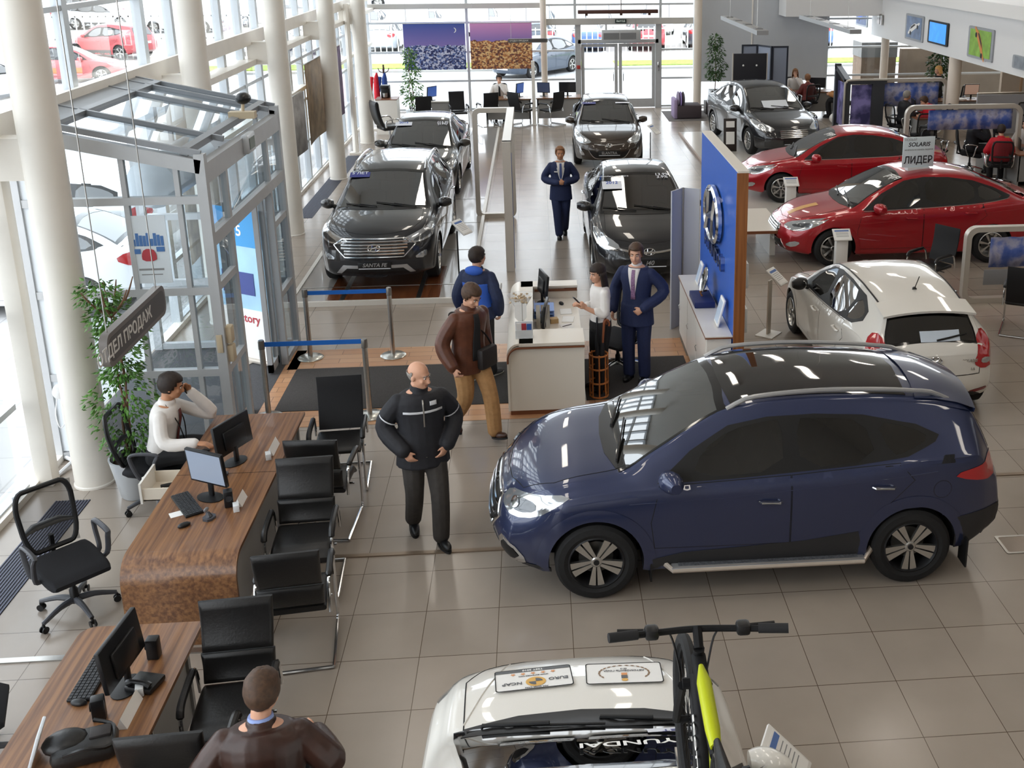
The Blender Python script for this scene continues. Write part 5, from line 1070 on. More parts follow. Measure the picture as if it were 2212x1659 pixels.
class Person:
    def __init__(s, name, label, pos, rz, H=1.76, vox=.009, sk=None, wide=1.0, group=None, cat='person', **J):
        s.r = thing(name, label, cat, pos, rz, group); s.k = H/1.76; s.vox = vox; s.sk = sk or skin_m; s.w = wide; k = s.k
        D = dict(pelvis=(0, 0, .94), neck=(0, .0, 1.49), head=(0, .035, 1.62), shr=.175, elr=(.27, -.03, 1.13), wrr=(.27, .08, .89), ell=(-.27, -.03, 1.13), wrl=(-.27, .08, .89), knr=(.1, .03, .5), anr=(.1, 0, .08), knl=(-.1, .03, .5), anl=(-.1, 0, .08), yaw=0, pit=0, handr=None, handl=None, footr=0, footl=0, roll=0)
        D.update(J); s.J = {q: (V(v)*k if isinstance(v, tuple) else v) for q, v in D.items()}
        J = s.J; s.axis = (J['neck']-J['pelvis']); fw = V((0, 1, 0)); s.up = s.axis.normalized(); s.rt = V((cos(J.get('twist', 0)), sin(J.get('twist', 0)), 0)); s.fw = s.up.cross(s.rt).normalized()
        if s.fw.y < 0: s.fw = -s.fw
        sh = J['pelvis']+s.axis*.815; s.shr = sh+s.rt*(J['shr']*k*wide); s.shl = sh-s.rt*(J['shr']*k*wide); s.hipr = J['pelvis']+V((.095*k, 0, -.03)); s.hipl = J['pelvis']+V((-.095*k, 0, -.03))
        s.HM = M.Translation(J['head']) @ M.Rotation(J['yaw'], 4, 'Z') @ M.Rotation(J['pit'], 4, 'X') @ M.Rotation(J['roll'], 4, 'Y') @ M.Scale(k, 4)
        s.body()
    def loft(s, b, inf=0.0, t0=0, t1=1.0, T=TORSO, belly=0.0):
        rows = []; J = s.J; k = s.k
        L = [(t, rx, ry) for t, rx, ry in T if t0-1e-6 <= t <= t1+1e-6]
        for t, rx, ry in L:
            c = J['pelvis']+V((0, 0, -.12*k))*(1-t)**2*1.0+s.axis*t; be = belly*max(0, 1-abs(t-.3)/.35)
            rows.append([tuple(c+s.rt*((rx*s.w*k+inf)*cos(a))+s.fw*((ry*k+inf+be*(sin(a) > 0)*.8)*sin(a)+be*.2)) for a in [2*pi*i/20 for i in range(20)]])
        b.grid(rows, True); b.add(rows[0], [tuple(range(20))]); b.add(rows[-1], [tuple(range(20))])
    def limb(s, b, p, r, n=10):
        P = crom(p, 5); m = len(P)-1; R = []
        for i in range(m+1): t = i/m*(len(r)-1); j = min(int(t), len(r)-2); R.append((r[j]*(1-t+j)+r[j+1]*(t-j))*s.k)
        b.tube(P, R, n); b.ell(P[0], (R[0],)*3); b.ell(P[-1], (R[-1],)*3)
    def hand(s, b, el, wr, kind, side):
        k = s.k; d = (wr-el).normalized(); kd = kind or {}; d = V(kd.get('dir', d)).normalized(); pn = V(kd.get('palm', (-side, 0, 0))); pn = (pn-d*pn.dot(d)); pn = pn.normalized() if pn.length > .01 else d.orthogonal().normalized(); sd = d.cross(pn)
        curl = kd.get('curl', .5); f = 1.0 if s.vox < .011 else 1.25
        rows = []
        for t, w, h in ((-.01, .024, .02), (.03, .036, .018), (.07, .042, .016), (.095, .038, .014)): rows.append([tuple(wr+d*t*k+sd*(w*cos(a)*k)+pn*(h*sin(a)*k)) for a in [2*pi*i/12 for i in range(12)]])
        b.grid(rows, True); b.add(rows[0], [tuple(range(12))]); b.add(rows[-1], [tuple(range(12))])
        sg = 1 if sd.dot(V(kd.get('thumb', (0, 1, 0)))) > 0 else -1
        for i, (o, L) in enumerate(((.03, .07), (.011, .08), (-.009, .074), (-.028, .058))):
            p0 = wr+d*.085*k+sd*(sg*o*k); a = curl*(.8+.12*i); p = [p0]; ang = 0; q = p0
            for sgm in (.45, .32, .25):
                ang += a*(1.0 if sgm > .4 else .8); q = q+(d*cos(ang)+pn*sin(ang))*L*sgm*k; p.append(q)
            b.tube(p, [.0095*k*f, .009*k*f, .0085*k*f, .007*k*f], 7); b.ell(p[-1], (.007*k*f,)*3, 7, 5)
        p0 = wr+d*.025*k+sd*sg*.028*k; b.tube([p0, p0+(d*.03+sd*sg*.028+pn*.01)*k, p0+(d*.058+sd*sg*.032+pn*.022)*k], [.013*k, .0105*k*f, .008*k*f], 7)
    def body(s):
        b = MB(); J = s.J; k = s.k; s.loft(b); h = s.HM
        s.limb(b, [s.shr, J['elr'], J['wrr']], [.052, .045, .041, .037, .027]); s.limb(b, [s.shl, J['ell'], J['wrl']], [.052, .045, .041, .037, .027])
        s.limb(b, [s.hipr, J['knr'], J['anr']], [.088, .075, .058, .055, .04]); s.limb(b, [s.hipl, J['knl'], J['anl']], [.088, .075, .058, .055, .04])
        s.hand(b, J['elr'], J['wrr'], J['handr'], 1); s.hand(b, J['ell'], J['wrl'], J['handl'], -1)
        b.tube([J['neck']-s.up*.06*k, J['neck']+s.up*.02*k, h @ V((0, -.025, -.06))], [.06*k, .055*k, .054*k], 12)
        b.ell((0, -.01, .035), (.077, .098, .092), 18, 12, h); b.ell((0, .022, -.03), (.064, .075, .085), 16, 10, h); b.ell((0, .05, -.078), (.04, .04, .034), 12, 8, h)      # skull, face, chin
        b.tube([h @ V((0, .088, .012)), h @ V((0, .106, -.018)), h @ V((0, .112, -.034)), h @ V((0, .092, -.044))], [.01*k, .013*k, .016*k, .012*k], 8)
        b.ell((0, .078, .032), (.05, .018, .012), 10, 6, h); b.ell((0, .084, -.062), (.024, .012, .011), 10, 6, h)
        for sg in (1, -1): b.ell((sg*.04, .066, -.025), (.022, .02, .022), 10, 6, h); b.ell((sg*.079, -.008, -.005), (.009, .02, .032), 8, 6, h)
        bake(b, 'body', s.sk, s.r, s.vox); hv = h
        for sg in (1, -1):
            q = MB(); q.ell((sg*.031, .087, .008), (.013, .007, .0075), 10, 6, h); e = q.ob('eye', eye_w, s.r); q = MB(); q.ell((sg*.031+.002, .0925, .008), (.0062, .003, .0065), 8, 6, h); q.ob('iris', eye_d, e)
        q = MB(); q.tube([h @ V((x, .0935-abs(x)*.25, -.064+abs(x)*.03)) for x in (-.026, -.013, 0, .013, .026)], [.002*k, .0042*k, .0046*k, .0042*k, .002*k], 6); q.ob('mouth', lip_m, s.r)
    def brows(s, m):
        for sg in (1, -1): q = MB(); q.tube([s.HM @ V((sg*x, y, z)) for x, y, z in ((.014, .098, .026), (.032, .096, .032), (.052, .078, .026))], [.004*s.k, .005*s.k, .003*s.k], 6); q.ob('eyebrow', m, s.r)
    def hair(s, m, style='short', ln=.35, low=-.045, front=.062):
        s.brows(m); q = MB(); n, mm = 30, 18; vs = []; fs = []
        gx = 1.0
        for i in range(mm+1):
            a = pi*i/mm
            for j in range(n):
                c = 2*pi*j/n; x, y, z = sin(a)*cos(c), sin(a)*sin(c), cos(a); f = 1+.05*noise.noise(V((x*6, y*6, z*6)))+(.06 if z > .4 and style != 'bald' else 0)
                g = .945 if style == 'bald' else 1; vs.append((x*.085*f*g, -.012+y*.107*f*g, .033+z*.103*f*g))
        for i in range(mm):
            for j in range(n):
                ids = (i*n+j, i*n+(j+1) % n, (i+1)*n+(j+1) % n, (i+1)*n+j); c = sum((V(vs[t]) for t in ids), V((0, 0, 0)))/4
                yl = (c.y+.01)/.107; lim = low if yl < .05 else low+(front-low)*min(1, (yl-.05)/.55)
                ok = c.z > lim
                if style == 'bald': ok = -.05 < c.z < .035+.02*noise.noise(c*40) and yl < .0
                if ok: fs.append(ids)
        q.add(vs, fs, s.HM)
        if style in ('long', 'bob'):
            rows = []
            for i in range(9):
                t = i/8; z = .03-ln*t; row = []
                for j in range(21):
                    a = RAD(-20+220*j/20)+pi; rx = .092+.03*t*(1-t*.5); ry = .1+.01*t; row.append((rx*cos(a)*(1+.05*noise.noise(V((j*.8, t*2, 1)))), -.012+ry*sin(a)-.02*t, z+.02*noise.noise(V((j*.9, 3, 0)))*t))
                rows.append(row)
            q.grid(rows, x=s.HM)
        o = q.ob('hair', m, s.r, 80); md = o.modifiers.new('thick', 'SOLIDIFY'); md.thickness = .004 if style == 'bald' else .012; md.offset = .6; return o
    def top(s, m, inf=.022, t0=0.1, hem=0.0, sleeve=1.0, cuff=.0, collar=.0, name='jacket', belly=0, t1=.96, armf=1.0):
        """upper garment with sleeves"""
        b = MB(); J = s.J; k = s.k; T = [(t, rx, ry) for t, rx, ry in TORSO]
        s.loft(b, inf, t0, t1, T, belly)
        if hem:
            c = J['pelvis']; rows = []
            for z, e in ((.06, .0), (-hem*.5, .012), (-hem, .02)): rows.append([tuple(c+V((0, 0, z*k))+s.rt*((.172*s.w*k+inf+e)*cos(a))+V((0, 1, 0))*((.125*k+inf+e)*sin(a))) for a in [2*pi*i/20 for i in range(20)]])
            b.grid(rows, True); b.add(rows[0], [tuple(range(20))]); b.add(rows[-1], [tuple(range(20))])
        for sh, el, wr in ((s.shr, J['elr'], J['wrr']), (s.shl, J['ell'], J['wrl'])):
            P = [sh, el, vl(el, wr, .93 if sleeve > .9 else .05+.9*(sleeve-.5)*2)] if sleeve > .5 else [sh, vl(sh, el, sleeve*2)]
            a = armf; s.limb(b, P, [(.054*a+inf*.55), (.05*a+inf*.9), (.047*a+inf), (.044*a+inf), (.036*a+inf*.9)] if sleeve > .5 else [.056+inf, .05+inf])
        if collar: b.tube([J['neck']-s.up*.05*k, J['neck']+s.up*.01*k, J['neck']+s.up*collar*k], [.09*k, .078*k, .074*k], 16)
        return bake(b, name, m, s.r, s.vox*1.15)
    def legs(s, m, inf=.016, name='trousers', hips=True, cut=.97):
        b = MB(); J = s.J; k = s.k; s.loft(b, inf, 0, .22)
        for hp, kn, an in ((s.hipr, J['knr'], J['anr']), (s.hipl, J['knl'], J['anl'])): s.limb(b, [hp, kn, vl(kn, an, cut)], [.092+inf, .08+inf, .064+inf, .06+inf, .056+inf])
        return bake(b, name, m, s.r, s.vox*1.15)
    def shoes(s, m, sole=None):
        J = s.J; k = s.k
        for an, ft in ((J['anr'], J['footr']), (J['anl'], J['footl'])):
            ya, pt = (ft if isinstance(ft, (tuple, list)) else (ft, 0)) if not isinstance(ft, V) else (ft.x/k, ft.y/k)
            m4 = M.Translation(an) @ M.Rotation(ya, 4, 'Z') @ M.Rotation(pt, 4, 'X') @ M.Scale(k, 4); b = MB(); b.ell((0, .0, -.02), (.044, .05, .062), 12, 8, m4); b.ell((0, .1, -.042), (.046, .095, .038), 14, 8, m4); b.ell((0, -.03, -.045), (.04, .045, .035), 12, 8, m4); o = bake(b, 'shoe', m, s.r, max(.007, s.vox))
            q = MB(); q.prism([(x*.047, .06+y*.135) for x, y in circle(1, 18)], .02, m4, -.08); q.ob('sole', sole or mdark, o)
    def front(s, t0, t1, w0, w1, off, m, name, y0=0, label=None):
        """strip that hugs the chest from torso height t0 to t1"""
        rows = []; k = s.k; J = s.J
        for i in range(9):
            t = t0+(t1-t0)*i/8
            for q in range(len(TORSO)-1):
                if TORSO[q][0] <= t <= TORSO[q+1][0]: u = (t-TORSO[q][0])/(TORSO[q+1][0]-TORSO[q][0]); rx = TORSO[q][1]*(1-u)+TORSO[q+1][1]*u; ry = TORSO[q][2]*(1-u)+TORSO[q+1][2]*u; break
            w = (w0+(w1-w0)*i/8); c = J['pelvis']+s.axis*t+V((0, 0, -.12*k))*(1-t)**2; row = []
            for j in range(7):
                x = y0+(j/6-.5)*2*w; sn = sqrt(max(0, 1-(x/(rx*s.w+off))**2)); row.append(tuple(c+s.rt*x*k+s.fw*((ry*k+off)*sn)))
            rows.append(row)
        q = MB(); q.grid(rows); o = q.ob(name, m, s.r, 80); md = o.modifiers.new('thick', 'SOLIDIFY'); md.thickness = .006; md.offset = 1
        if label: o['label'] = label
        return o
hair_br = mat('hair_brown', '#4a3526', .6, noise_s=40, noise_a=.3); hair_dk = mat('hair_dark', '#2a1f19', .6, noise_s=40, noise_a=.3); hair_gr = mat('hair_grey', '#8d8780', .6, noise_s=40, noise_a=.2); hair_bl = mat('hair_blond', '#d8a866', .6, noise_s=40, noise_a=.2); hair_lb = mat('hair_light_brown', '#8a6142', .6, noise_s=40, noise_a=.2)
jk_black = mat('jacket_black', '#1d1d22', .7, noise_s=25, noise_a=.2, bump=.15); lea_br = mat('leather_brown', '#5a3322', .42, noise_s=12, noise_a=.22, bump=.25); lea_dk = mat('leather_dark_brown', '#38231c', .35, noise_s=9, noise_a=.25, bump=.3); tr_tan = mat('chino_tan', '#a97f52', .8, noise_s=20, noise_a=.12); tr_grey = mat('trouser_grey', '#3a3633', .85, noise_s=20, noise_a=.15); tr_black = mat('trouser_black', '#1a1a1c', .8)
suit_n = mat('suit_navy', '#222c50', .75, noise_s=60, noise_a=.12); shirt_w = mat('shirt_white', '#e6e1dc', .75, noise_s=10, noise_a=.04, bump=.08); sport_b = mat('sport_navy', '#1c2746', .7, noise_s=25, noise_a=.15); sport_bb = mat('sport_blue', '#2f5bb8', .7); shoe_b = mat('shoe_black', '#161618', .35); shoe_br = mat('shoe_brown', '#3d241b', .35); shoe_g = mat('shoe_grey', '#4a4a4c', .7); sole_w = mat('sole_pale', '#c9c4bc', .6); tie_r = mat('tie_dark_red', '#5c2320', .6); tie_b = mat('tie_blue', '#4a5a8c', .6); tie_p = mat('tie_plum', '#8c6a8c', .6, noise_s=60, noise_a=.4); red_j = mat('jacket_red', '#c41c2c', .7, noise_s=20, noise_a=.12)

# the bald man in the black jacket, hands in his pockets
p = Person('person', 'bald older man in a black zip jacket, hands in pockets, walking past the desks', (-1.12, 9.02, 0), pi+.30, 1.79, .0085, knr=(.1, .02, .5), anr=(.09, -.20, .12), knl=(-.1, .16, .52), anl=(-.09, .16, .09), footr=(-.1, -.25), footl=(.15, 0), elr=(.31, -.06, 1.15), wrr=(.19, .16, .98), ell=(-.31, -.06, 1.15), wrl=(-.19, .16, .98), handr=dict(curl=.4, dir=(-.5, .1, -.8), palm=(-.6, -.8, 0)), handl=dict(curl=.4, dir=(.5, .1, -.8), palm=(.6, -.8, 0)), yaw=.75, pit=-.12, wide=1.08)
p.hair(hair_gr, 'bald'); p.legs(tr_grey, .022); j = p.top(jk_black, .04, .1, .16, collar=.035, belly=.03); p.shoes(shoe_b)
p.front(.1, .9, .006, .006, .046, msteel, 'zip'); p.front(.7, .73, .17, .17, .044, mat('piping_white', '#cfcfd2', .6), 'piping'); p.front(.80, .86, .03, .03, .046, mat('piping_white'), 'chest_print', -.09)
for sg in (1, -1): q = MB(); c = vl(p.shr if sg > 0 else p.shl, p.J['elr' if sg > 0 else 'ell'], .62); a = (p.J['elr' if sg > 0 else 'ell']-(p.shr if sg > 0 else p.shl)).normalized(); q.tube([c, c+a*.012], .097, 18, cap=False); q.ob('sleeve_piping', mat('piping_white'), p.r)
# the man in the brown leather jacket with the shoulder bag
p = Person('person', 'man in a brown leather jacket and tan trousers striding past the reception counter', (-.83, 11.18, 0), pi+.68, 1.83, .0085, neck=(0, .05, 1.48), head=(0, .11, 1.61), knr=(.1, .06, .5), anr=(.08, -.24, .14), knl=(-.1, .22, .54), anl=(-.09, .30, .12), footr=(0, -.35), footl=(.0, .28), elr=(.3, -.02, 1.12), wrr=(.29, .14, .9), ell=(-.28, -.1, 1.13), wrl=(-.27, -.02, .9), handr=dict(curl=.9), handl=dict(curl=.6), yaw=.15, pit=-.45)
p.hair(hair_br); p.legs(tr_tan, .024); p.top(lea_br, .035, .1, .17, collar=.03); p.shoes(shoe_br); p.front(.15, .93, .055, .03, .04, tr_black, 'pullover')
q = MB(); q.rbox((-.13, .18, .96), (.27, .09, .24), .03, rz=.25); bg_ = q.ob('shoulder_bag', mat('bag_dark', '#241f1e', .6, noise_s=30, noise_a=.2), p.r); q = MB(); q.tube(crom([(-.24, .12, 1.05), (-.1, .17, 1.25), (.1, .12, 1.42), (.16, 0, 1.5), (.12, -.14, 1.4), (-.1, -.18, 1.2), (-.24, .0, 1.02)], 5), .014, 6, flat=.5); q.ob('strap', mat('bag_dark'), bg_)
# the young man in the blue sports jacket, seen from behind
p = Person('person', 'young man in a navy and blue sports jacket seen from behind at the reception counter', (-.79, 12.82, 0), -.35, 1.73, .0085, elr=(.28, -.05, 1.14), wrr=(.25, .06, .9), handr=dict(curl=.7), knr=(.1, .02, .5), anr=(.1, .1, .08), anl=(-.09, -.12, .08), yaw=-.5, footr=-.5, footl=-.45)
p.hair(hair_dk); p.legs(tr_black, .02); p.top(sport_b, .03, .1, .1, collar=.02); p.shoes(shoe_g, sole_w)
q = MB(); p.loft(q, .034, .22, .72); o = bake(q, 'jacket_lower', sport_bb, p.r, .012, 2)
q = MB(); c = vl(p.shr, p.J['elr'], .45); q.prism(chaikin([(-.03, .045), (.03, .045), (.03, -.01), (0, -.05), (-.03, -.01)], 1), .012, basis(c+V((.09, -.0, 0)), (0, 1, 0), (0, 0, 1))); q.ob('sleeve_badge', mpaper, p.r)
q = MB(); q.ell((0, -.1, 1.46), (.12, .07, .06)); q.ob('hood', sport_bb, p.r)
# the young woman with the phone
p = Person('person', 'young woman with long brown hair and white blouse holding up a phone', (.70, 12.36, 0), pi/2+.35, 1.62, .0085, wide=.86, shr=.175, elr=(.22, .0, 1.13), wrr=(.1, .26, 1.18), ell=(-.2, .02, 1.13), wrl=(-.12, .26, 1.22), handl=dict(curl=.9, dir=(0, .6, .8), palm=(.6, .5, 0), thumb=(0, 1, 1)), handr=dict(curl=1.0, dir=(-.3, .5, .6), palm=(-.6, .6, 0)), yaw=.2, pit=-.1)
p.hair(hair_dk, 'long', .4, front=.05); p.top(shirt_w, .014, .1, 0, .72, name='blouse', collar=.0); p.legs(tr_black, .02); p.shoes(shoe_b)
q = MB(); q.rbox((0, 0, 0), (.065, .012, .13), .005); o = q.ob('phone', mblk); o.matrix_world = p.r.matrix_world; tag(o, 'black phone held up by the woman with long brown hair', 'phone')
m4 = M.Translation((.70, 12.36, 0)) @ M.Rotation(pi/2+.35, 4, 'Z'); pt = m4 @ (p.J['wrl']+V((.04, .1, .1))*p.k); o.location = pt; o.rotation_euler = (RAD(-40), .1, pi/2+.35)
# the suited salesman beside her
def suit(p, sm=None, tie=tie_b, hem=.2, inf=.026):
    p.legs(sm or suit_n, .02); p.top(sm or suit_n, inf, .1, hem, name='suit_jacket'); p.front(.42, .955, .02, .075, inf+.002, shirt_w, 'shirt'); p.front(.36, .93, .028, .02, inf+.008, tie, 'tie')
    b = MB(); J = p.J; b.tube([J['neck']-p.up*.03*p.k, J['neck']+p.up*.025*p.k], [.072*p.k, .062*p.k], 16); b.ob('collar', shirt_w, p.r); p.shoes(shoe_b)
p = Person('person', 'salesman in a navy suit and striped tie standing beside the woman with the phone', (1.17, 12.6, 0), pi-.42, 1.80, .0085, elr=(.3, -.08, 1.15), wrr=(.28, .08, .9), ell=(-.32, -.06, 1.16), wrl=(-.14, .2, 1.0), handl=dict(curl=1.0, dir=(.7, .3, -.5), palm=(.2, -1, 0)), handr=dict(curl=.7), yaw=.15, pit=-.02)
p.hair(hair_br); suit(p, tie=tie_p)
p = Person('person', 'balding salesman in a navy suit walking toward us down the aisle, hands clasped', (.40, 19.5, 0), pi+.02, 1.72, .01, sk=skin_d, elr=(.3, -.04, 1.14), wrr=(.05, .22, 1.1), ell=(-.3, -.04, 1.14), wrl=(-.06, .21, 1.1), handr=dict(curl=1.0, dir=(-1, .3, 0), palm=(0, -1, .2)), handl=dict(curl=.9, dir=(1, .3, .1), palm=(0, -1, 0)), knr=(.08, .1, .52), anr=(.05, .12, .09), knl=(-.08, -.0, .5), anl=(-.07, -.2, .12), footl=(0, -.3))
p.hair(hair_lb, front=.085); suit(p); p.front(.66, .69, .03, .03, .036, mpaper, 'name_badge', .09)
q = MB(); q.tube(crom([p.J['neck']+V((.07, .0, 0)), V((.06, .15, 1.3)), V((.0, .165, 1.12)), V((-.06, .15, 1.3)), p.J['neck']+V((-.07, .0, 0))], 5), .005, 5); q.ob('lanyard', mpaper, p.r)
# seated people -------------------------------------------------------
SIT = dict(pelvis=(0, 0, .60), neck=(0, .06, 1.13), head=(0, .1, 1.265), knr=(.12, .42, .56), anr=(.12, .4, .1), knl=(-.12, .42, .56), anl=(-.12, .4, .1))
def sit(**k): d = dict(SIT, elr=(.27, .12, .78), wrr=(.2, .38, .78), ell=(-.27, .12, .78), wrl=(-.2, .38, .78)); d.update(k); return d
p = Person('person', 'salesman in a white shirt and dark red tie phoning at the walnut desk', (-3.74, 9.86, 0), -pi/2, 1.8, .0085, sk=skin_d, **sit(neck=(0, .12, 1.09), head=(-.02, .17, 1.23), elr=(.3, .16, .8), wrr=(.3, .44, .79), ell=(-.3, .42, .82), wrl=(-.17, .28, 1.12), handr=dict(curl=.35, dir=(0, 1, -.1), palm=(0, 0, -1), thumb=(-1, 0, 0)), handl=dict(curl=1.1, dir=(.25, -.4, .8), palm=(.9, -.2, 0), thumb=(0, 0, 1)), yaw=.2, pit=-.2))
p.hair(hair_dk); p.legs(tr_black, .018); p.top(shirt_w, .016, .1, 0, name='shirt', collar=.03); p.front(.2, .9, .034, .022, .026, tie_r, 'tie'); p.shoes(shoe_b)
q = MB(); q.tube(crom([p.J['neck']+V((.075, .01, 0)), p.J['neck']+V((.08, .11, -.2)), p.J['neck']+V((.0, .13, -.42)), p.J['neck']+V((-.07, .11, -.2)), p.J['neck']+V((-.075, .01, 0))], 5), .006, 5); q.ob('lanyard', mblk, p.r)
o = MB().rbox((0, 0, 0), (.055, .012, .12), .005).ob('phone', mblk); tag(o, 'black phone at the ear of the seated young salesman', 'phone'); m4 = M.Translation((-3.74, 9.86, 0)) @ M.Rotation(-pi/2, 4, 'Z'); o.location = m4 @ (p.J['wrl']+V((.06, -.03, .05))*p.k); o.rotation_euler = (.4, .2, -1.2)
p = Person('person', 'man in a dark leather jacket seated with his back to us at the lower desk', (-1.63, 5.12, 0), .12, 1.84, .0085, wide=1.12, **sit(neck=(0, .1, 1.10), head=(.02, .14, 1.24), elr=(.34, .08, .8), wrr=(.24, .36, .76), ell=(-.34, .08, .8), wrl=(-.24, .36, .76), yaw=-.3, pit=-.15))
p.hair(hair_br, low=-.075); p.legs(tr_black, .02); p.top(lea_dk, .04, .1, .06, collar=.02); p.shoes(shoe_b)
q = MB(); J = p.J; q.tube([J['neck']-p.up*.02, J['neck']+p.up*.035], [.082, .068], 16); q.ob('shirt_collar', mat('collar_blue', '#8fa3d8', .7), p.r)
def far(label, pos, rz, hairm, style, topm, name, H=1.74, legm=None, sk=None, ln=.3, tie=None, collar=.02, inf=.02, **k):
    p = Person('person', label, pos, rz, H, .013, sk, **sit(**k)); p.hair(hairm, style, ln); p.legs(legm or tr_black, .018); p.top(topm, inf, .1, .02, collar=collar, name=name)
    if tie: p.front(.25, .9, .034, .022, inf+.01, tie, 'tie')
    p.shoes(shoe_b); return p
CH = dict(wrl=(-.03, .26, 1.12), ell=(-.22, .32, .86), handl=dict(curl=1.0, dir=(.2, -.3, .9), palm=(.3, -1, 0)))
far('man in a white shirt and dark tie at the far desk by the windows', (-1.12, 33.35, 0), pi, hair_dk, 'short', shirt_w, 'shirt', tie=tr_black, **CH)
far('long-haired woman in a white blouse facing us in the far corner', (8.2, 33.9, 0), pi-.15, hair_lb, 'long', shirt_w, 'blouse', 1.72, ln=.34, **CH)
far('person in a maroon quilted jacket seated with back turned in the far corner', (8.35, 32.7, 0), .25, hair_lb, 'short', mat('quilt_maroon', '#6e2a26', .5, noise_s=9, noise_a=.3, bump=.4), 'jacket', 1.66, inf=.04)
far('person in a tan coat and black boots seated beside the dark display arch', (9.35, 32.4, 0), 1.2, hair_br, 'bob', mat('coat_tan', '#b47f4c', .7), 'coat', 1.68, ln=.2, inf=.04)
far('grey-haired man in a dark jacket seated behind the dark arch', (9.85, 28.3, 0), -pi/2+.3, hair_gr, 'short', jk_black, 'jacket', sk=skin_d, inf=.04)
far('man in a red jacket leaning over the desk opposite the grey-haired man', (10.6, 28.0, 0), pi/2-.1, hair_br, 'short', red_j, 'jacket', neck=(0, .2, 1.06), head=(0, .29, 1.15), pit=-.5, inf=.045, collar=.03)
far('man in a dark jacket with hand over mouth, before the blue mountain banner', (10.15, 24.3, 0), -pi/2-.35, hair_br, 'short', jk_black, 'jacket', wrr=(.03, .27, 1.12), elr=(.2, .34, .88), handr=dict(curl=.8, dir=(-.2, -.3, .9), palm=(-.2, -1, 0)), yaw=-.2, inf=.045)
far('person in a bright red jacket seated with back to us at the corner office desk', (10.25, 22.9, 0), -.25, hair_dk, 'short', red_j, 'jacket', 1.7, inf=.045)
far('salesman in a pale shirt resting his cheek on his hand at the corner office desk', (11.35, 24.0, 0), pi/2+.7, hair_dk, 'short', mat('shirt_pale', '#cfcac6', .75), 'shirt', **dict(CH, ell=(-.2, .3, .84), wrl=(-.1, .24, 1.08), neck=(0, .12, 1.08), head=(-.03, .17, 1.2)))
far('person in a dark blue jacket at the edge of view behind the office desk', (11.75, 23.2, 0), pi/2, hair_dk, 'short', sport_b, 'jacket')
p = Person('person', 'blonde woman in black standing by the printers at the back of the office', (11.95, 31.4, 0), pi/2, 1.68, .012, wide=.88, elr=(.22, .02, 1.13), wrr=(.2, .26, 1.05), ell=(-.2, .02, 1.13), wrl=(-.18, .26, 1.05)); p.hair(hair_bl, 'bob', .13, front=.05); p.legs(tr_black, .014); p.top(tr_black, .015, .1, .12, name='dress'); p.shoes(shoe_b)
# ================================================================== furniture
leather = mat('black_leather', '#1b1a1a', .36, noise_s=60, noise_a=.15, bump=.12); mesh_b = mat('black_mesh', '#17171a', .7, noise_s=300, noise_a=.5); fabric_b = mat('black_fabric', '#17171b', .85, noise_s=200, noise_a=.25)
m, nt, b = node_mat('see_through_mesh'); b.inputs['Base Color'].default_value = lin('#1d1d21'); b.inputs['Roughness'].default_value = .8; b.inputs['Alpha'].default_value = .55; mesh_t = m
def sled(r, w=.27, arm_z=.66, leather_arm=True, d0=.26, d1=-.24):
    """chromed tube base with arm rests, one mesh per side plus the cross bar"""
    for sg in (1, -1):
        x = sg*w; f = MB(); f.tube(crom([(x, d1, .42), (x, d1+.05, arm_z-.03), (x, d1+.16, arm_z), (x, d0-.08, arm_z), (x, d0, arm_z-.04), (x, d0+.02, arm_z-.2), (x, d0+.03, .1), (x, d0+.0, .022), (x, d0-.08, .016), (x, d1-.12, .016)], 4), .0135, 8); f.ob('chrome_frame', mchrome, r)
        f = MB(); f.tube(crom([(x, d1+.1, arm_z+.012), (x, 0, arm_z+.018), (x, d0-.05, arm_z+.012), (x, d0+.015, arm_z-.05)], 5), [.012]+[.026]*14+[.014], 8, flat=1.0); f.ob('armrest', leather if leather_arm else mblk, r)
    f = MB(); f.tube([(-w, d1-.12, .016), (w, d1-.12, .016)], .0135, 8); f.ob('cross_bar', mchrome, r); f = MB(); f.tube([(-w, .02, .4), (w, .02, .4)], .012, 8); f.ob('seat_bar', mchrome, r)
def back_rows(y0, z0, y1, z1, w0, w1, th, curve=.03, n=12):
    rows = []
    for i in range(n+1):
        t = i/n; y = y0+(y1-y0)*t-curve*sin(pi*t); z = z0+(z1-z0)*t; w = w0+(w1-w0)*t; e = th*(1 if 0 < i < n else .35)
        rows.append([(q[0], y+q[1], z) for q in rrect(w, e, e*.45, 3)])
    return rows
def leather_chair(name='visitor_chair'):
    r = thing(name, 'x', 'chair'); sled(r)
    f = MB(); rows = []
    for i in range(13):
        t = i/12; y = -.23+.5*t; z = .455+.012*sin(pi*t)-(.05 if i == 12 else .02 if i == 11 else 0); e = .085*(1 if 0 < i < 12 else .5); rows.append([(q[0], y, z+q[1]) for q in rrect(.49, e, .035, 3)])
    f.grid(rows, True); f.add(rows[0], [tuple(range(len(rows[0])))]); f.add(rows[-1], [tuple(range(len(rows[0])))]); f.ob('seat', leather, r, 50)
    for nm, a, c in (('lower_back', 0, .36), ('backrest', .38, 1)):
        y0, z0, y1, z1 = -.22, .50, -.37, 1.04; g = lambda t: (y0+(y1-y0)*t, z0+(z1-z0)*t)
        f = MB(); rows = back_rows(*g(a), *g(c), .47, .49, .065, .02); f.grid(rows, True); f.add(rows[0], [tuple(range(len(rows[0])))]); f.add(rows[-1], [tuple(range(len(rows[0])))]); f.ob(nm, leather, r, 50)
    return r
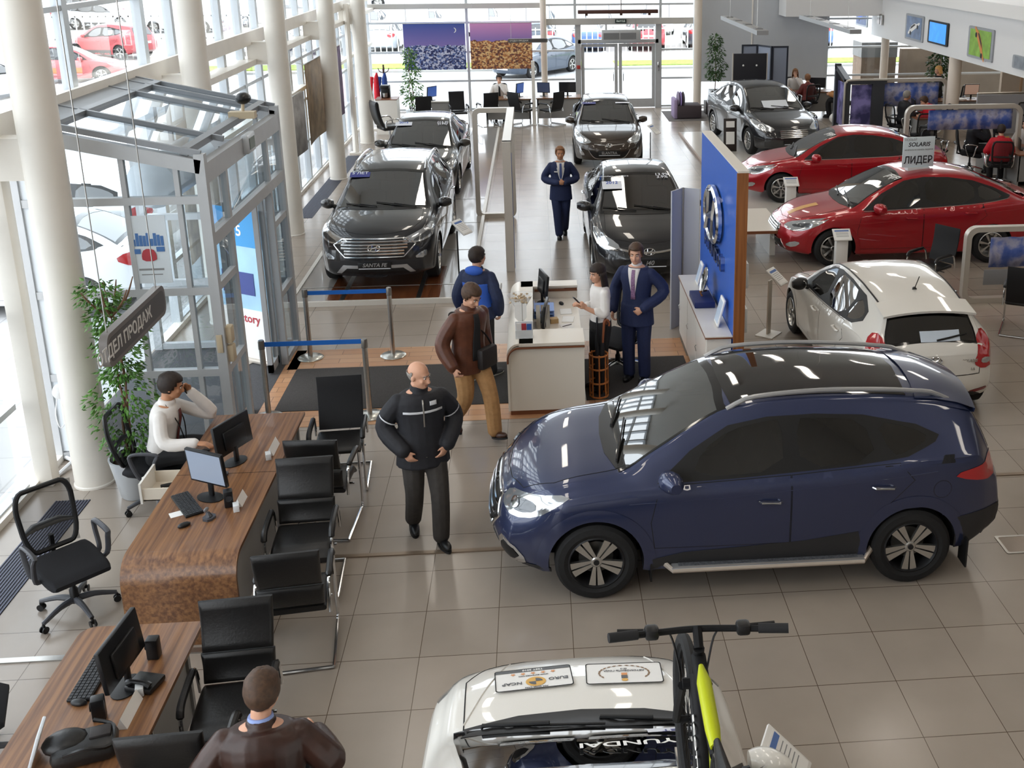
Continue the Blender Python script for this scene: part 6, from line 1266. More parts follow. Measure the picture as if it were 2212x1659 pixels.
def mesh_chair(name='visitor_chair', m=None):
    r = thing(name, 'x', 'chair'); sled(r, .26, .64, False)
    f = MB(); f.rbox((0, .02, .45), (.47, .48, .06), .028); f.ob('seat', leather, r, 50)
    f = MB(); rows = back_rows(-.24, .48, -.36, 1.02, .45, .46, .022, .03); f.grid(rows, True); f.add(rows[0], [tuple(range(len(rows[0])))]); f.add(rows[-1], [tuple(range(len(rows[0])))]); f.ob('backrest', m or mesh_b, r, 50); return r
def task_chair(name='office_chair', chrome=False, solid=False):
    r = thing(name, 'x', 'chair'); am = mchrome if chrome else mblk
    for k in range(5):
        a = 2*pi*k/5+.3; f = MB(); f.tube(crom([(.03*cos(a), .03*sin(a), .13), (.15*cos(a), .15*sin(a), .13), (.31*cos(a), .31*sin(a), .085)], 3), [.03, .028, .027, .024, .022, .02, .018], 8); leg = f.ob('base_arm', am if chrome else mat('grey_plastic', '#4a4b50', .4), r)
        f = MB(); 
        for s_ in (-.014, .014): f.tube([(.31*cos(a)-sin(a)*s_-sin(a)*.009*(1 if s_ > 0 else -1), .31*sin(a)+cos(a)*s_+cos(a)*.009*(1 if s_ > 0 else -1), .03), (.31*cos(a)-sin(a)*s_, .31*sin(a)+cos(a)*s_, .03)], .03, 12)
        f.tube([(.31*cos(a), .31*sin(a), .03), (.31*cos(a), .31*sin(a), .08)], .012, 6); f.ob('caster', mblk, leg)
    f = MB(); f.lathe([(.035, .1), (.035, .22), (.022, .24), (.022, .38), (.06, .4), (.06, .41), (0, .41)], 14); f.ob('gas_column', mblk, r)
    f = MB(); rows = []
    for i in range(11):
        t = i/10; y = -.24+.5*t; z = .46+.015*cos(pi*t*1.2)-.03*t*t; e = .085*(1 if 0 < i < 10 else .4); rows.append([(q[0], y, z+q[1]) for q in rrect(.50*(1-.12*(2*t-1)**4), e, .035, 3)])
    f.grid(rows, True); f.add(rows[0], [tuple(range(len(rows[0])))]); f.add(rows[-1], [tuple(range(len(rows[0])))]); f.ob('seat', fabric_b, r, 50)
    def bp(u, v): return (u*(.235-.03*(1-v)), -.27-.1*v-.035*sin(pi*v)+.05*u*u, .52+.52*v)
    L = [(x, y) for x, y in rrect(2, 1, .34, 5, 0, .5)]
    f = MB(); f.tube([bp(x*.97, y) for x, y in L], .022, 8, closed=True); f.tube([(0, -.1, .42), (0, -.3, .45), (0, -.29, .62)], .022, 8); f.ob('back_frame', mblk, r)
    f = MB(); f.grid([[bp((-1+2*j/10)*.97, i/10) for j in range(11)] for i in range(11)]); f.ob('backrest', leather if solid else mesh_t, r, 60)
    f = MB(); f.tube([bp(-.95, .33), (-.1, -.345, .7), (.1, -.345, .7), bp(.95, .33)], [.02, .05, .05, .02], 8, flat=.5); f.ob('lumbar_pad', mblk, r)
    for sg in (1, -1):
        f = MB(); x = sg*.285; f.tube(crom([(sg*.2, .04, .43), (x, .06, .45), (x+sg*.01, .1, .62), (x, .12, .69), (x, -.1, .7), (x, -.12, .62), (x-sg*.01, -.06, .45), (sg*.2, -.04, .43)], 4), .017, 8, flat=1.3); f.ob('armrest', am if chrome else mat('grey_plastic'), r)
    return r
def place(proto, used, pos, rz, label, group=None):
    if not used[0]: used[0] = True; proto.location = pos; proto.rotation_euler = (0, 0, rz); proto['label'] = label; o = proto
    else: o = dup(proto, pos, rz, label)
    if group: o['group'] = group
    return o
LC, lu = leather_chair(), [False]; MC, mu = mesh_chair(), [False]; TC, tu = task_chair(), [False]; DC, du = task_chair('office_chair', True), [False]
place(LC, lu, (-2.08, 8.33, 0), pi+.06, 'black leather visitor chair facing us beside the middle of the upper walnut desk')
place(LC, lu, (-2.10, 9.40, 0), -.05, 'black leather visitor chair back to back with the one facing us at the upper desk')
place(LC, lu, (-1.98, 7.52, 0), .12, 'black leather visitor chair seen from behind beside the curved end of the upper desk')
place(LC, lu, (-2.12, 6.24, 0), pi+.08, 'black leather visitor chair facing us beside the far end of the lower desk')
place(LC, lu, (-2.26, 5.66, 0), .05, 'black leather visitor chair seen from behind, next to the seated man in dark leather')
place(LC, lu, (-1.63, 5.12, 0), .12, 'black leather visitor chair under the seated man in the dark leather jacket')
place(MC, mu, (-2.10, 10.22, 0), pi+.07, 'black mesh-backed visitor chair at the far corner of the upper walnut desk')
place(TC, tu, (-3.93, 8.12, 0), pi+.78, 'black mesh swivel chair standing alone by the window beside the curved desk end')
place(TC, tu, (-3.92, 6.35, 0), -pi/2+.35, 'black swivel chair at the edge of view behind the lower desk')
place(TC, tu, (-3.80, 9.86, 0), -pi/2, 'black swivel chair under the salesman phoning at the walnut desk')
for x, y, rz, lb in ((-1.45, 32.25, .35, 'black mesh chair at the window end of the far desk pair'), (-.45, 32.2, -.75, 'black mesh chair beside the thin white post at the far desks'), (.42, 32.15, .75, 'black mesh chair right of the thin white post at the far desks'.replace('right of', 'past')), (-2.3, 32.0, pi+.2, 'tall black mesh chair before the thin window post behind the graphite car'), (-3.35, 31.7, .3, 'black mesh chair beside the tall plant by the back windows')): place(MC, mu, (x, y, 0), rz, lb)
place(MC, mu, (6.05, 15.6, 0), pi/2+.6, 'black mesh chair behind the pale frame next to the red car'); place(MC, mu, (6.75, 13.85, 0), -.5, 'black leather-seated chair in front of the pale frame near the white hatchback')
for x, y, rz, lb in ((9.75, 28.25, -1.3, 'dark mesh swivel chair under the grey-haired man'), (9.8, 26.9, .2, 'dark mesh swivel chair seen from behind between the dark arch and the pale frame'), (10.7, 28.0, 1.5, 'dark mesh swivel chair under the man in the red jacket leaning over'), (10.15, 24.3, -1.9, 'dark mesh swivel chair under the man with hand over mouth'), (9.5, 24.9, -1.0, 'empty dark mesh swivel chair behind the white saloon sign'), (8.95, 24.6, .5, 'empty dark mesh chair inside the pale frame with the mountain banner'), (10.25, 22.9, -.25, 'dark mesh swivel chair under the person in bright red'), (11.0, 22.3, .3, 'empty dark mesh swivel chair behind the rear of the red car'), (11.35, 24.0, 2.2, 'dark swivel chair under the salesman resting his cheek'), (11.8, 23.2, 1.6, 'dark swivel chair at the edge of view under the person in dark blue'), (13.2, 27.8, pi, 'dark lattice-backed chair behind the round office column'), (8.2, 33.95, pi, 'dark lattice-backed chair under the woman in the white blouse'), (8.35, 32.7, .25, 'swivel chair under the person in maroon'), (9.4, 32.4, 1.2, 'swivel chair under the person in the tan coat'), (.95, 12.9, 2.4, 'dark swivel chair behind the reception counter beside the young woman'), (-1.12, 33.45, pi, 'swivel chair under the man in white at the far desk'), (12.6, 31.9, 1.0, 'dark swivel chair beside the blonde woman at the back of the office')):
    place(DC, du, (x, y, 0), rz, lb)
r = thing('executive_chair', 'large black padded executive chair by the window beside the white cabinet', 'chair', (-4.0, 29.5, 0), -pi/2+.5); f = MB(); f.rbox((0, 0, .47), (.56, .54, .13), .05); f.ob('seat', leather, r, 50); f = MB(); rows = back_rows(-.24, .5, -.4, 1.2, .54, .5, .12, .04); f.grid(rows, True); f.add(rows[0], [tuple(range(len(rows[0])))]); f.add(rows[-1], [tuple(range(len(rows[0])))]); f.ob('backrest', leather, r, 50)
for sg in (1, -1): f = MB(); f.tube(crom([(sg*.3, -.2, .5), (sg*.32, -.18, .68), (sg*.32, .15, .7), (sg*.3, .22, .45)], 4), .022, 8); f.ob('armrest', mchrome, r)
f = MB(); f.lathe([(.03, .03), (.03, .42), (0, .42)], 12); f.box((0, 0, .05), (.6, .08, .05)); f.box((0, 0, .05), (.08, .6, .05)); f.ob('base', mchrome, r)

# walnut desks --------------------------------------------------------
r = thing('sales_desk', 'long walnut desk whose curved end falls to the floor, upper of two', 'desk', (-2.88, 8.96, 0)); f = MB(); P = [(1.36, .715), (1.36, .745), (-1.18, .745)]+[(-1.18-.2*sin(a), .545+.2*cos(a)) for a in [pi/2*k/8 for k in range(1, 9)]]+[(-1.38, 0), (-1.35, 0)]+[(-1.35, .545)]+[(-1.18-.17*cos(a), .545+.17*sin(a)) for a in [pi/2*k/8 for k in range(1, 8)]]+[(-1.18, .715)]
f.prism(P, .88, basis((-.44, 0, 0), (0, 1, 0), (0, 0, 1))); f.ob('desktop', walnut, r, 30)
f = MB(); f.bb((.34, -1.2, .05), (.36, 1.3, .715)); f.bb((-.4, 1.26, 0), (.38, 1.3, .715)); f.ob('modesty_panel', mat('panel_grey', '#9c9b99', .45), r, 0); f = MB(); f.bb((-.44, .075, .7455), (.44, .08, .7462)); f.ob('joint', seam_m, r, 0)
f = MB(); f.bb((-.42, .1, .05), (-.02, .5, .7)); q = f.ob('drawer_unit', mwhitep, r, 0)
t_ = thing('open_drawer', 'white desk drawer pulled open beside the silver plant pot', 'drawer', (-3.52, 9.3, .5)); f = MB(); f.bb((-.17, -.2, -.06), (-.15, .2, .14)); f.ob('drawer_front', mwhitep, t_, 0); f = MB()
for a, c in (((-.15, -.18, -.04), (.22, -.165, .08)), ((-.15, .165, -.04), (.22, .18, .08)), ((-.15, -.18, -.04), (.22, .18, -.03)), ((.21, -.18, -.04), (.22, .18, .08))): f.bb(a, c)
f.ob('drawer_box', mat('drawer_cream', '#e4d9c8', .5), t_, 0); f = MB(); f.tube([(-.175, -.05, .1), (-.2, 0, .1), (-.175, .05, .1)], .01); f.ob('drawer_handle', mwhitep, t_); 
t_['label'] = 'white desk drawer pulled open beside the silver plant pot'
for k, (x, y, c, lb) in enumerate(((.0, .06, '#1b1b1d', 'black stapler lying in the open drawer'), (-.05, -.06, '#d9b98c', 'tan card box lying in the open drawer'))): f = MB(); f.rbox((-3.52+x, 9.3+y, .487), (.14 if k == 0 else .1, .045 if k == 0 else .09, .03), .01, rz=.4); tag(f.ob('stapler' if k == 0 else 'card_box', mat('bit'+c, c, .5)), lb, 'stapler' if k == 0 else 'box')
r = thing('sales_desk', 'lower walnut desk running out of view at the bottom', 'desk', (-2.86, 5.8, 0)); f = MB(); f.prism(chaikin([(-.41, -1.2), (.41, -1.2), (.41, 1.0), (-.41, 1.0)], 0)[:2]+[(.41, .99), (.4, 1.0)]+[(-.41+.1*(1-sin(a)), 1.0-.1*(1-cos(a))) for a in [pi/2*k/5 for k in range(6)]], .03, None, .715); f.ob('desktop', walnut, r, 30)
f = MB(); f.bb((.28, -1.15, .05), (.3, .9, .715)); f.bb((-.36, .86, 0), (.32, .9, .715)); f.ob('modesty_panel', mat('panel_grey'), r, 0)
def monitor(label, pos, rz, w=.46, h=.3, scr=None, z=.13):
    t_ = thing('monitor', label, 'monitor', pos, rz); f = MB(); f.lathe([(0, 0), (.11, 0), (.11, .008), (.03, .018), (0, .018)], 20, M.Diagonal((1.15, .8, 1, 1))); f.rbox((0, -.02, .1), (.05, .03, .18), .01); f.ob('stand', mblk, t_)
    m4 = M.Translation((0, 0, z+h/2)) @ M.Rotation(RAD(-6), 4, 'X'); f = MB(); f.rbox((0, 0, 0), (w, .035, h), .008, x=m4); f.rbox((0, -.025, -.02), (w*.6, .03, h*.6), .012, x=m4); o = f.ob('housing', mblk, t_); f = MB(); f.add([(-w/2+.015, .0185, -h/2+.02), (w/2-.015, .0185, -h/2+.02), (w/2-.015, .0185, h/2-.015), (-w/2+.015, .0185, h/2-.015)], [(0, 1, 2, 3)], m4); f.ob('screen', scr or mat('screen_off', '#2a2d33', .15), t_, 0); return t_
scr_on = mat('screen_grey', '#8a94a4', .25, emit=.35); scr_bl = mat('screen_blue', '#3f5fa8', .2, emit=.5)
monitor('black monitor seen from behind, beside the salesman on the phone', (-2.86, 9.26, .745), pi/2-.45)
monitor('monitor with a pale grey screen turned to us on the upper desk', (-2.90, 8.6, .745), pi-.48, .4, .32, scr_on)
monitor('black monitor seen edge-on on the lower desk', (-2.74, 6.12, .745), pi/2-.1, .5, .3)
def keyboard(label, pos, rz):
    t_ = thing('keyboard', label, 'keyboard', pos, rz); f = MB(); f.rbox((0, 0, .01), (.44, .15, .02), .006); f.ob('case', mblk, t_); f = MB()
    for i in range(15):
        for j in range(5): f.box((-.2+.0285*i, -.055+.028*j, .022), (.023, .022, .006))
    f.ob('keys', mat('key_grey', '#2f3033', .5), t_, 0)
keyboard('black keyboard in front of the monitor with the pale screen', (-3.06, 8.48, .745), -1.0); keyboard('black keyboard behind the edge-on monitor of the lower desk', (-2.99, 6.22, .745), pi/2)
def mouse(label, pos, rz): tag(MB().ell((0, 0, .012), (.03, .055, .022), 12, 8).ob('mouse', mblk), label, 'mouse'); o = bpy.context.scene.objects[-1]; return o
def small(name, label, cat, pos, rz, fn, m):
    f = MB(); fn(f); o = f.ob(name, m); o.location = pos; o.rotation_euler = (0, 0, rz); return tag(o, label, cat)
small('computer_mouse', 'black mouse on the walnut below the black keyboard', 'mouse', (-2.98, 8.13, .747), -.9, lambda f: f.ell((0, 0, .012), (.03, .055, .022), 12, 8), mblk)
small('computer_mouse', 'black mouse under the hand of the phoning salesman', 'mouse', (-3.2, 9.5, .747), -1.2, lambda f: f.ell((0, 0, .008), (.028, .05, .016), 12, 8), mblk)
small('computer_mouse', 'black mouse on the lower desk beside the square speaker', 'mouse', (-2.98, 5.98, .747), 1.4, lambda f: f.ell((0, 0, .012), (.03, .055, .022), 12, 8), mblk)
def webcam(label, pos, rz):
    t_ = thing('webcam', label, 'webcam', pos, rz); f = MB(); f.prism([(x*.055, y*.045) for x, y in chaikin([(-1, -1), (1, -1), (1, 1), (-1, 1)], 1)], .02); f.tube([(0, 0, .02), (0, .01, .06)], [.03, .015], 8); f.ob('base', mat('grey_plastic'), t_); f = MB(); f.ell((0, .02, .08), (.032, .012, .02), 12, 8); f.ob('head', mat('lens_grey', '#8a8d92', .2), t_)
webcam('small grey webcam stand beside the keyboard and the speaker', (-2.81, 8.24, .745), 1.2); webcam('small grey webcam stand behind the pale-screened monitor', (-2.91, 9.0, .745), 1.0)
def speaker(label, pos, rz): t_ = thing('speaker', label, 'speaker', pos, rz); f = MB(); f.rbox((0, 0, .075), (.075, .08, .15), .01); f.ob('cabinet', mblk, t_); f = MB(); f.lathe([(0, .0), (.025, .0), (.028, .006)], 14, M.Translation((0, .041, .09)) @ M.Rotation(-pi/2, 4, 'X')); f.ob('cone', mat('key_grey'), t_)
speaker('small black speaker beside the name card on the upper desk', (-2.70, 8.44, .745), pi+.3); speaker('small black speaker at the far side of the lower desk', (-2.66, 6.42, .745), pi/2); speaker('small black square speaker beside the mouse on the lower desk', (-2.80, 5.84, .745), pi/2+.3)
def namecard(label, pos, rz, L=.26):
    t_ = thing('name_card', label, 'name card', pos, rz); f = MB(); f.prism([(-.035, 0), (.035, 0), (0, .075)], L, basis((-L/2, 0, 0), (0, 1, 0), (0, 0, 1))); f.ob('card', mpaper, t_, 0); f = MB(); f.rbox((L/2+.05, .0, .03), (.08, .05, .06), .004, rz=.3); f.ob('card_holder', mat('acrylic', '#dfe2e4', .2), t_)
namecard('white tent name card with a card holder in front of the phoning salesman', (-2.57, 9.48, .745), pi/2+pi); namecard('white tent name card on the desk beside the small speaker', (-2.62, 8.5, .745), pi/2+pi, .18); namecard('white tent name card on the lower desk beside the edge-on monitor', (-2.63, 5.86, .745), pi/2, .28)
t_ = thing('desk_phone', 'black desk telephone under the edge-on monitor of the lower desk', 'telephone', (-2.62, 6.12, .745), 1.3); f = MB(); f.rbox((0, 0, .025), (.17, .19, .04), .012); f.ob('base', mblk, t_); f = MB(); f.tube(crom([(-.06, -.08, .06), (-.06, -.04, .075), (-.06, .04, .075), (-.06, .08, .06)], 3), [.022]*3+[.014]*4+[.022]*3, 8); f.ob('handset', mblk, t_)
t_ = thing('handbag', 'black leather bag lying open on the lower desk', 'bag', (-2.76, 5.52, .745), .3); f = MB(); f.rbox((0, 0, .06), (.36, .24, .12), .05); f.ell((-.1, .03, .1), (.13, .1, .06)); f.ob('bag_body', lea_dk if False else leather, t_); f = MB(); f.tube(crom([(-.1, -.1, .1), (.02, -.16, .16), (.14, -.1, .1), (.16, .05, .12), (.05, .12, .14)], 4), .012, 6); f.ob('bag_strap', leather, t_); f = MB(); f.rbox((.09, .02, .12), (.12, .1, .03), .01); f.ob('buckle', mat('bag_dark'), t_)
t_ = thing('laptop', 'grey tablet stand at the bottom edge of the lower desk', 'tablet', (-3.06, 5.5, .745), .2); f = MB(); f.rbox((0, 0, .12), (.02, .2, .22), .006, x=M.Rotation(.35, 4, 'Y')); f.ob('screen_panel', mat('pale_panel'), t_)
small('paper_sheet', 'scrap of printed paper under the keyboard of the upper desk', 'paper', (-3.1, 8.34, .746), .5, lambda f: f.box((0, 0, 0), (.12, .09, .001)), mpaper)

# potted figs ---------------------------------------------------------
def leaves_mesh(cl, n, seed, size=.05):
    R_ = random.Random(seed); f = MB()
    for _ in range(n):
        c, r_ = cl[R_.randrange(len(cl))]; d = V((R_.gauss(0, 1), R_.gauss(0, 1), R_.gauss(0, 1))).normalized(); p = V(c)+V((d.x*r_[0], d.y*r_[1], d.z*r_[2]))*(.45+.6*R_.random()**.6)
        ax = V((d.x*1.0, d.y*1.0, -.5+R_.gauss(0, .4))).normalized(); sd = ax.cross(V((R_.gauss(0, .4), R_.gauss(0, .4), 1))).normalized(); nn = ax.cross(sd); L = size*(.8+.6*R_.random()); w = L*.28
        f.add([p, p+ax*L*.45+sd*w+nn*.004, p+ax*L, p+ax*L*.45-sd*w+nn*.004, p+ax*L*.45-nn*.006], [(0, 1, 4), (1, 2, 4), (0, 4, 3), (4, 2, 3)])
    return f
leaf_m = mat('fig_leaf', '#4d7a2c', .38, noise_s=5, noise_a=.45); leaf_d = mat('fig_leaf_dark', '#38552a', .4, noise_s=5, noise_a=.4); bark_m = mat('fig_bark', '#7a5c46', .8, noise_s=20, noise_a=.2); soil_m = mat('soil', '#3b2c22', .9, noise_s=30, noise_a=.3)
def fig(label, pos, z0, h, cl, n, trunks, pot, lm, seed, size=.055):
    t_ = thing('potted_fig', label, 'plant', pos); leaves_mesh(cl, n, seed, size).ob('foliage', lm, t_, 0); f = MB()
    for q in trunks: f.tube(crom(q, 4), [.016-.011*i/(4*(len(q)-1)) for i in range(4*(len(q)-1)+1)], 6)
    f.ob('trunk', bark_m, t_); pot(t_); return t_
def silver_pot(t_):
    f = MB(); f.lathe([(0, 0), (.13, 0), (.15, .02), (.215, .40), (.222, .43), (.205, .43), (.19, .36), (0, .36)], 28); f.ob('pot', mat('silver_pot', '#c4c8cc', .3, .2), t_, 40); f = MB(); f.lathe([(0, .37), (.2, .365)], 24); f.ob('soil', soil_m, t_, 0)
fig('tall potted fig with full green crown in a silver pot behind the walnut desk', (-4.12, 10.12, 0), .4, 2.3, [((.02, 0, .85), (.34, .34, .26)), ((-.02, .0, 1.08), (.32, .32, .2)), ((.05, 0, .62), (.3, .3, .12)), ((.03, .0, 1.62), (.26, .26, .22)), ((0, 0, 1.9), (.22, .22, .18)), ((-.1, 0, 2.12), (.2, .2, .16)), ((.1, 0, 1.78), (.24, .2, .1)), ((.02, 0, 1.35), (.2, .2, .08))], 1750, [[(.03, 0, .36), (0, .02, .7), (.04, 0, 1.2), (0, .03, 1.7), (-.03, 0, 2.25)], [(-.03, .02, .36), (.03, -.02, .8), (-.03, .03, 1.3), (.03, 0, 1.9)], [(0, -.03, .36), (-.04, 0, .8), (.04, .03, 1.25), (.0, -.02, 1.75)]]+[[(0, 0, 1.9), (sin(k)*.15, cos(k)*.15, 2.05), (sin(k)*.24, cos(k)*.24, 2.2+.06*(k % 2))] for k in range(5)], silver_pot, leaf_m, 3)
def low_pot(t_): f = MB(); f.lathe([(0, 0), (.16, 0), (.2, .35), (.17, .35), (0, .3)], 20); f.ob('pot', mat('pale_panel'), t_)
fig('tall slim potted fig standing before the dusk city poster at the back windows', (-3.8, 33.4, 0), .4, 2.3, [((0, 0, 1.95), (.2, .2, .28)), ((.05, 0, 1.45), (.26, .26, .3)), ((.0, 0, .95), (.34, .34, .3)), ((.1, 0, .6), (.36, .36, .2))], 900, [[(0, 0, .3), (.05, 0, .9), (-.03, 0, 1.5), (0, 0, 2.2)], [(.03, 0, .3), (-.05, 0, 1.0), (.05, 0, 1.6)]], low_pot, leaf_m, 5, .085)
def stand_pot(t_):
    f = MB(); f.rbox((0, 0, .2), (.62, .5, .4), .02); f.ob('stand', mat('stand_brown', '#2c2523', .4), t_); f = MB(); f.rbox((0, 0, .58), (.36, .34, .36), .02); f.ob('pot', mat('pale_panel'), t_); f = MB(); f.box((.02, -.19, .55), (.22, .02, .2)); f.ob('leaflet', mat('screen_blue2', '#2e4f93', .4), t_, 0)
fig('potted fig on a dark plinth before the grey back wall', (5.62, 33.8, 0), .7, 2.5, [((0, 0, 2.25), (.2, .2, .25)), ((0, 0, 1.9), (.28, .28, .24)), ((.02, 0, 1.5), (.32, .32, .26)), ((0, 0, 1.2), (.28, .28, .16))], 900, [[(0, 0, .7), (.02, 0, 1.3), (-.02, 0, 1.9), (0, 0, 2.4)]], stand_pot, leaf_d, 8, .085)
fig('bushy dark potted plant in the office under the mezzanine', (12.3, 32.3, 0), .7, 2.0, [((0, 0, 1.7), (.38, .38, .3)), ((.05, 0, 1.3), (.42, .42, .3))], 800, [[(0, 0, .7), (.02, 0, 1.3), (0, 0, 1.8)]], stand_pot, leaf_d, 9, .1)
# ================================================================== reception, stands, signs
brown_e = mat('brown_edge', '#7a4a30', .4); blue_p = mat('corporate_blue', '#2459b4', .45, noise_s=40, noise_a=.03); belt_m = mat('belt_blue', '#1668c4', .6); wood_p = wood_mat('panel_wood', '#7a4a28', '#9a6339', 1, 'Z')
def rpath(w, h, r, n=6): return rrect(w, h, r, n)
r = thing('reception_counter', 'white curved reception counter with brown edging beside the charcoal mat', 'counter', (0, 0, 0))
f = MB(); f.bb((-.28, 11.65, .06), (.47, 11.69, .86)); L = [(-.28, .86)]+[(-.28-.14*sin(a), .72+.14*cos(a)) for a in [pi/2*k/8 for k in range(1, 9)]]+[(-.42, .06), (-.28, .06)]
f.prism(L, .04, basis((0, 11.69, 0), (1, 0, 0), (0, 0, 1))); f.prism(L, .04, basis((0, 13.98, 0), (1, 0, 0), (0, 0, 1))); f.bb((-.28, 13.94, .06), (.47, 13.98, .86))
O = [(-.12, .9)]+[(-.28-.145*sin(a), .745+.155*cos(a)) for a in [pi/2*k/10 for k in range(11)]]+[(-.425, .06), (-.40, .06)]+[(-.28-.12*cos(a), .745+.13*sin(a)) for a in [pi/2*k/10 for k in range(11)]]+[(-.12, .875)]
f.prism(O, 2.35, basis((0, 13.99, 0), (1, 0, 0), (0, 0, 1))); f.bb((-.28, 11.63, .865), (.475, 12.1, .9)); f.bb((-.28, 13.75, .865), (.475, 13.99, .9)); f.bb((-.14, 12.06, .7), (.47, 12.1, .87)); f.bb((-.14, 13.75, .7), (.47, 13.79, .87)); f.ob('counter_shell', mat('counter_cream', '#e7dfd2', .32, coat=.2), r, 40)
f = MB(); f.tube([(.475, 11.635, .845), (-.28, 11.635, .845)]+[(-.28-.135*sin(a), 11.635, .71+.135*cos(a)) for a in [pi/2*k/8 for k in range(1, 9)]]+[(-.415, 11.635, .66)], .02, 6, flat=.6); f.bb((.3, 13.74, .83), (.47, 13.75, .865)); f.bb((-.1, 13.735, .83), (.47, 13.75, .86)); f.ob('edge_band', brown_e, r, 40)
f = MB(); f.bb((-.15, 12.1, .70), (.47, 13.75, .725)); f.ob('work_top', mat('counter_cream'), r, 0); f = MB(); f.bb((-.4, 11.66, 0), (.46, 13.97, .06)); f.ob('plinth', brown_e, r, 0)
monitor('black monitor at the far end of the reception counter', (.02, 13.55, .725), -pi/2+.25, .42, .3); monitor('monitor seen edge-on behind the folders on the reception counter', (.03, 12.42, .725), -pi/2-.1, .4, .28)
keyboard('black keyboard at the near end of the reception work top', (.14, 12.32, .725), .1)
small('computer_mouse', 'black mouse beside the far monitor on the reception work top', 'mouse', (.25, 13.5, .727), .3, lambda f: f.ell((0, 0, .012), (.03, .055, .022), 12, 8), mblk); small('computer_mouse', 'black mouse beside the keyboard on the reception work top', 'mouse', (.33, 12.3, .727), .3, lambda f: f.ell((0, 0, .012), (.03, .055, .022), 12, 8), mblk)
for k, (x, c, lb) in enumerate(((-.08, '#d8cfc2', 'cream magazine file'), (-.02, '#b9a58e', 'tan magazine file'), (.04, '#e6e2da', 'white magazine file'))):
    f = MB(); f.prism([(0, 0), (.24, 0), (.24, .16), (0, .3)], .05, basis((x, 12.62, .725), (0, 1, 0), (0, 0, 1))); tag(f.ob('magazine_file', mat('file'+c, c, .6), smooth=0), lb+' standing upright on the reception counter', 'file')
for k in range(3): f = MB(); f.rbox((.02, 13.12, .735+.045*k), (.26, .34, .01), .004); f.bb((-.11, 12.95, .74+.045*k), (-.10, 13.29, .77+.045*k)); o = f.ob('paper_tray', mat('tray%d' % k, ['#5b7fc0', '#7f9bd0', '#6d8cc8'][k], .4), smooth=0); tag(o, ['lowest', 'middle', 'topmost'][k]+' blue paper tray in the stack beside the far reception monitor', 'tray')
for k, (x, y, rz) in enumerate(((.3, 12.62, .2), (.32, 12.9, -.1), (.3, 13.2, .05))): f = MB(); f.rbox((x, y, .728), (.15, .21, .004), .002, rz=rz); tag(f.ob('paper_sheet', mpaper, smooth=0), ['white printed sheet nearest the keyboard on the reception work top', 'white printed sheet in the middle of the reception work top', 'white printed sheet near the far mouse on the reception work top'][k], 'paper')
small('pen', 'dark pen lying on a sheet on the reception work top', 'pen', (.3, 12.66, .734), .6, lambda f: f.cyl((-.07, 0, 0), (.07, 0, 0), .004, None, 6), mblk); small('note_block', 'tan block of note paper on the reception work top', 'notes', (.14, 12.8, .755), .2, lambda f: f.box((0, 0, 0), (.1, .09, .06)), mat('note_tan', '#c9a877', .6))
t_ = thing('flower_bouquet', 'bouquet of small cream flowers in clear wrap on the reception counter', 'bouquet', (-.27, 12.6, .9)); f = MB()
for k in range(60): f.ell((.1*rnd.gauss(0, .6), .11*rnd.gauss(0, .7), .2+.05*rnd.random()), (.016, .016, .013), 6, 4)
f.ob('flower', mat('flower_cream', '#c9b394', .6, noise_s=50, noise_a=.4), t_); f = MB(); f.lathe([(.03, 0), (.06, .1), (.14, .24), (.16, .27)], 14); f.ob('wrapper', mat('wrap_clear', '#e3e6e8', .25, alpha=.45), t_)
t_ = thing('brochure_rack', 'clear rack of leaflets at the near end of the reception counter', 'rack', (-.22, 11.85, .9)); f = MB(); f.box((0, .04, .09), (.2, .01, .18)); f.box((0, -.04, .05), (.2, .01, .1)); f.box((0, 0, .005), (.2, .1, .01)); f.ob('rack_shell', mat('acrylic', alpha=.6), t_, 0)
for k in range(3): f = MB(); f.rbox((-.06+.06*k, .01-.01*k, .1), (.055, .008, .16), .002, x=M.Rotation(.15, 4, 'X')); f.ob('leaflet', [mpaper, mat('leaf_red', '#b8404a', .5), mat('leaf_blue', '#3b64ad', .5)][k], t_, 0)
t_ = thing('pennant_stand', 'small white pennant on a stand beside the leaflet rack', 'pennant', (-.24, 12.2, .9)); f = MB(); f.lathe([(0, 0), (.04, 0), (.04, .01), (.005, .015), (.005, .3), (0, .3)], 10); f.ob('stand', mchrome, t_); f = MB(); f.prism([(-.09, .29), (.05, .29), (.05, .12), (-.02, .04), (-.09, .12)], .003, basis((0, 0, 0), (1, 0, 0), (0, 0, 1))); fl_ = f.ob('pennant', mpaper, t_, 0)
t_ = thing('umbrella_stand', 'round orange rattan umbrella stand at the corner of the reception counter', 'umbrella stand', (.66, 12.12, 0)); rat = mat('rattan', '#b5713c', .45, noise_s=30, noise_a=.15); f = MB()
for z in (.02, .2, .38, .55): f.tube([(.11*cos(a), .11*sin(a), z) for a in [2*pi*k/20 for k in range(20)]], .012, 6, closed=True)
f.ob('hoop', rat, t_); f = MB()
for k in range(8): a = 2*pi*k/8; f.tube([(.11*cos(a), .11*sin(a), 0), (.11*cos(a), .11*sin(a), .57)], .009, 6)
f.ob('upright', rat, t_)
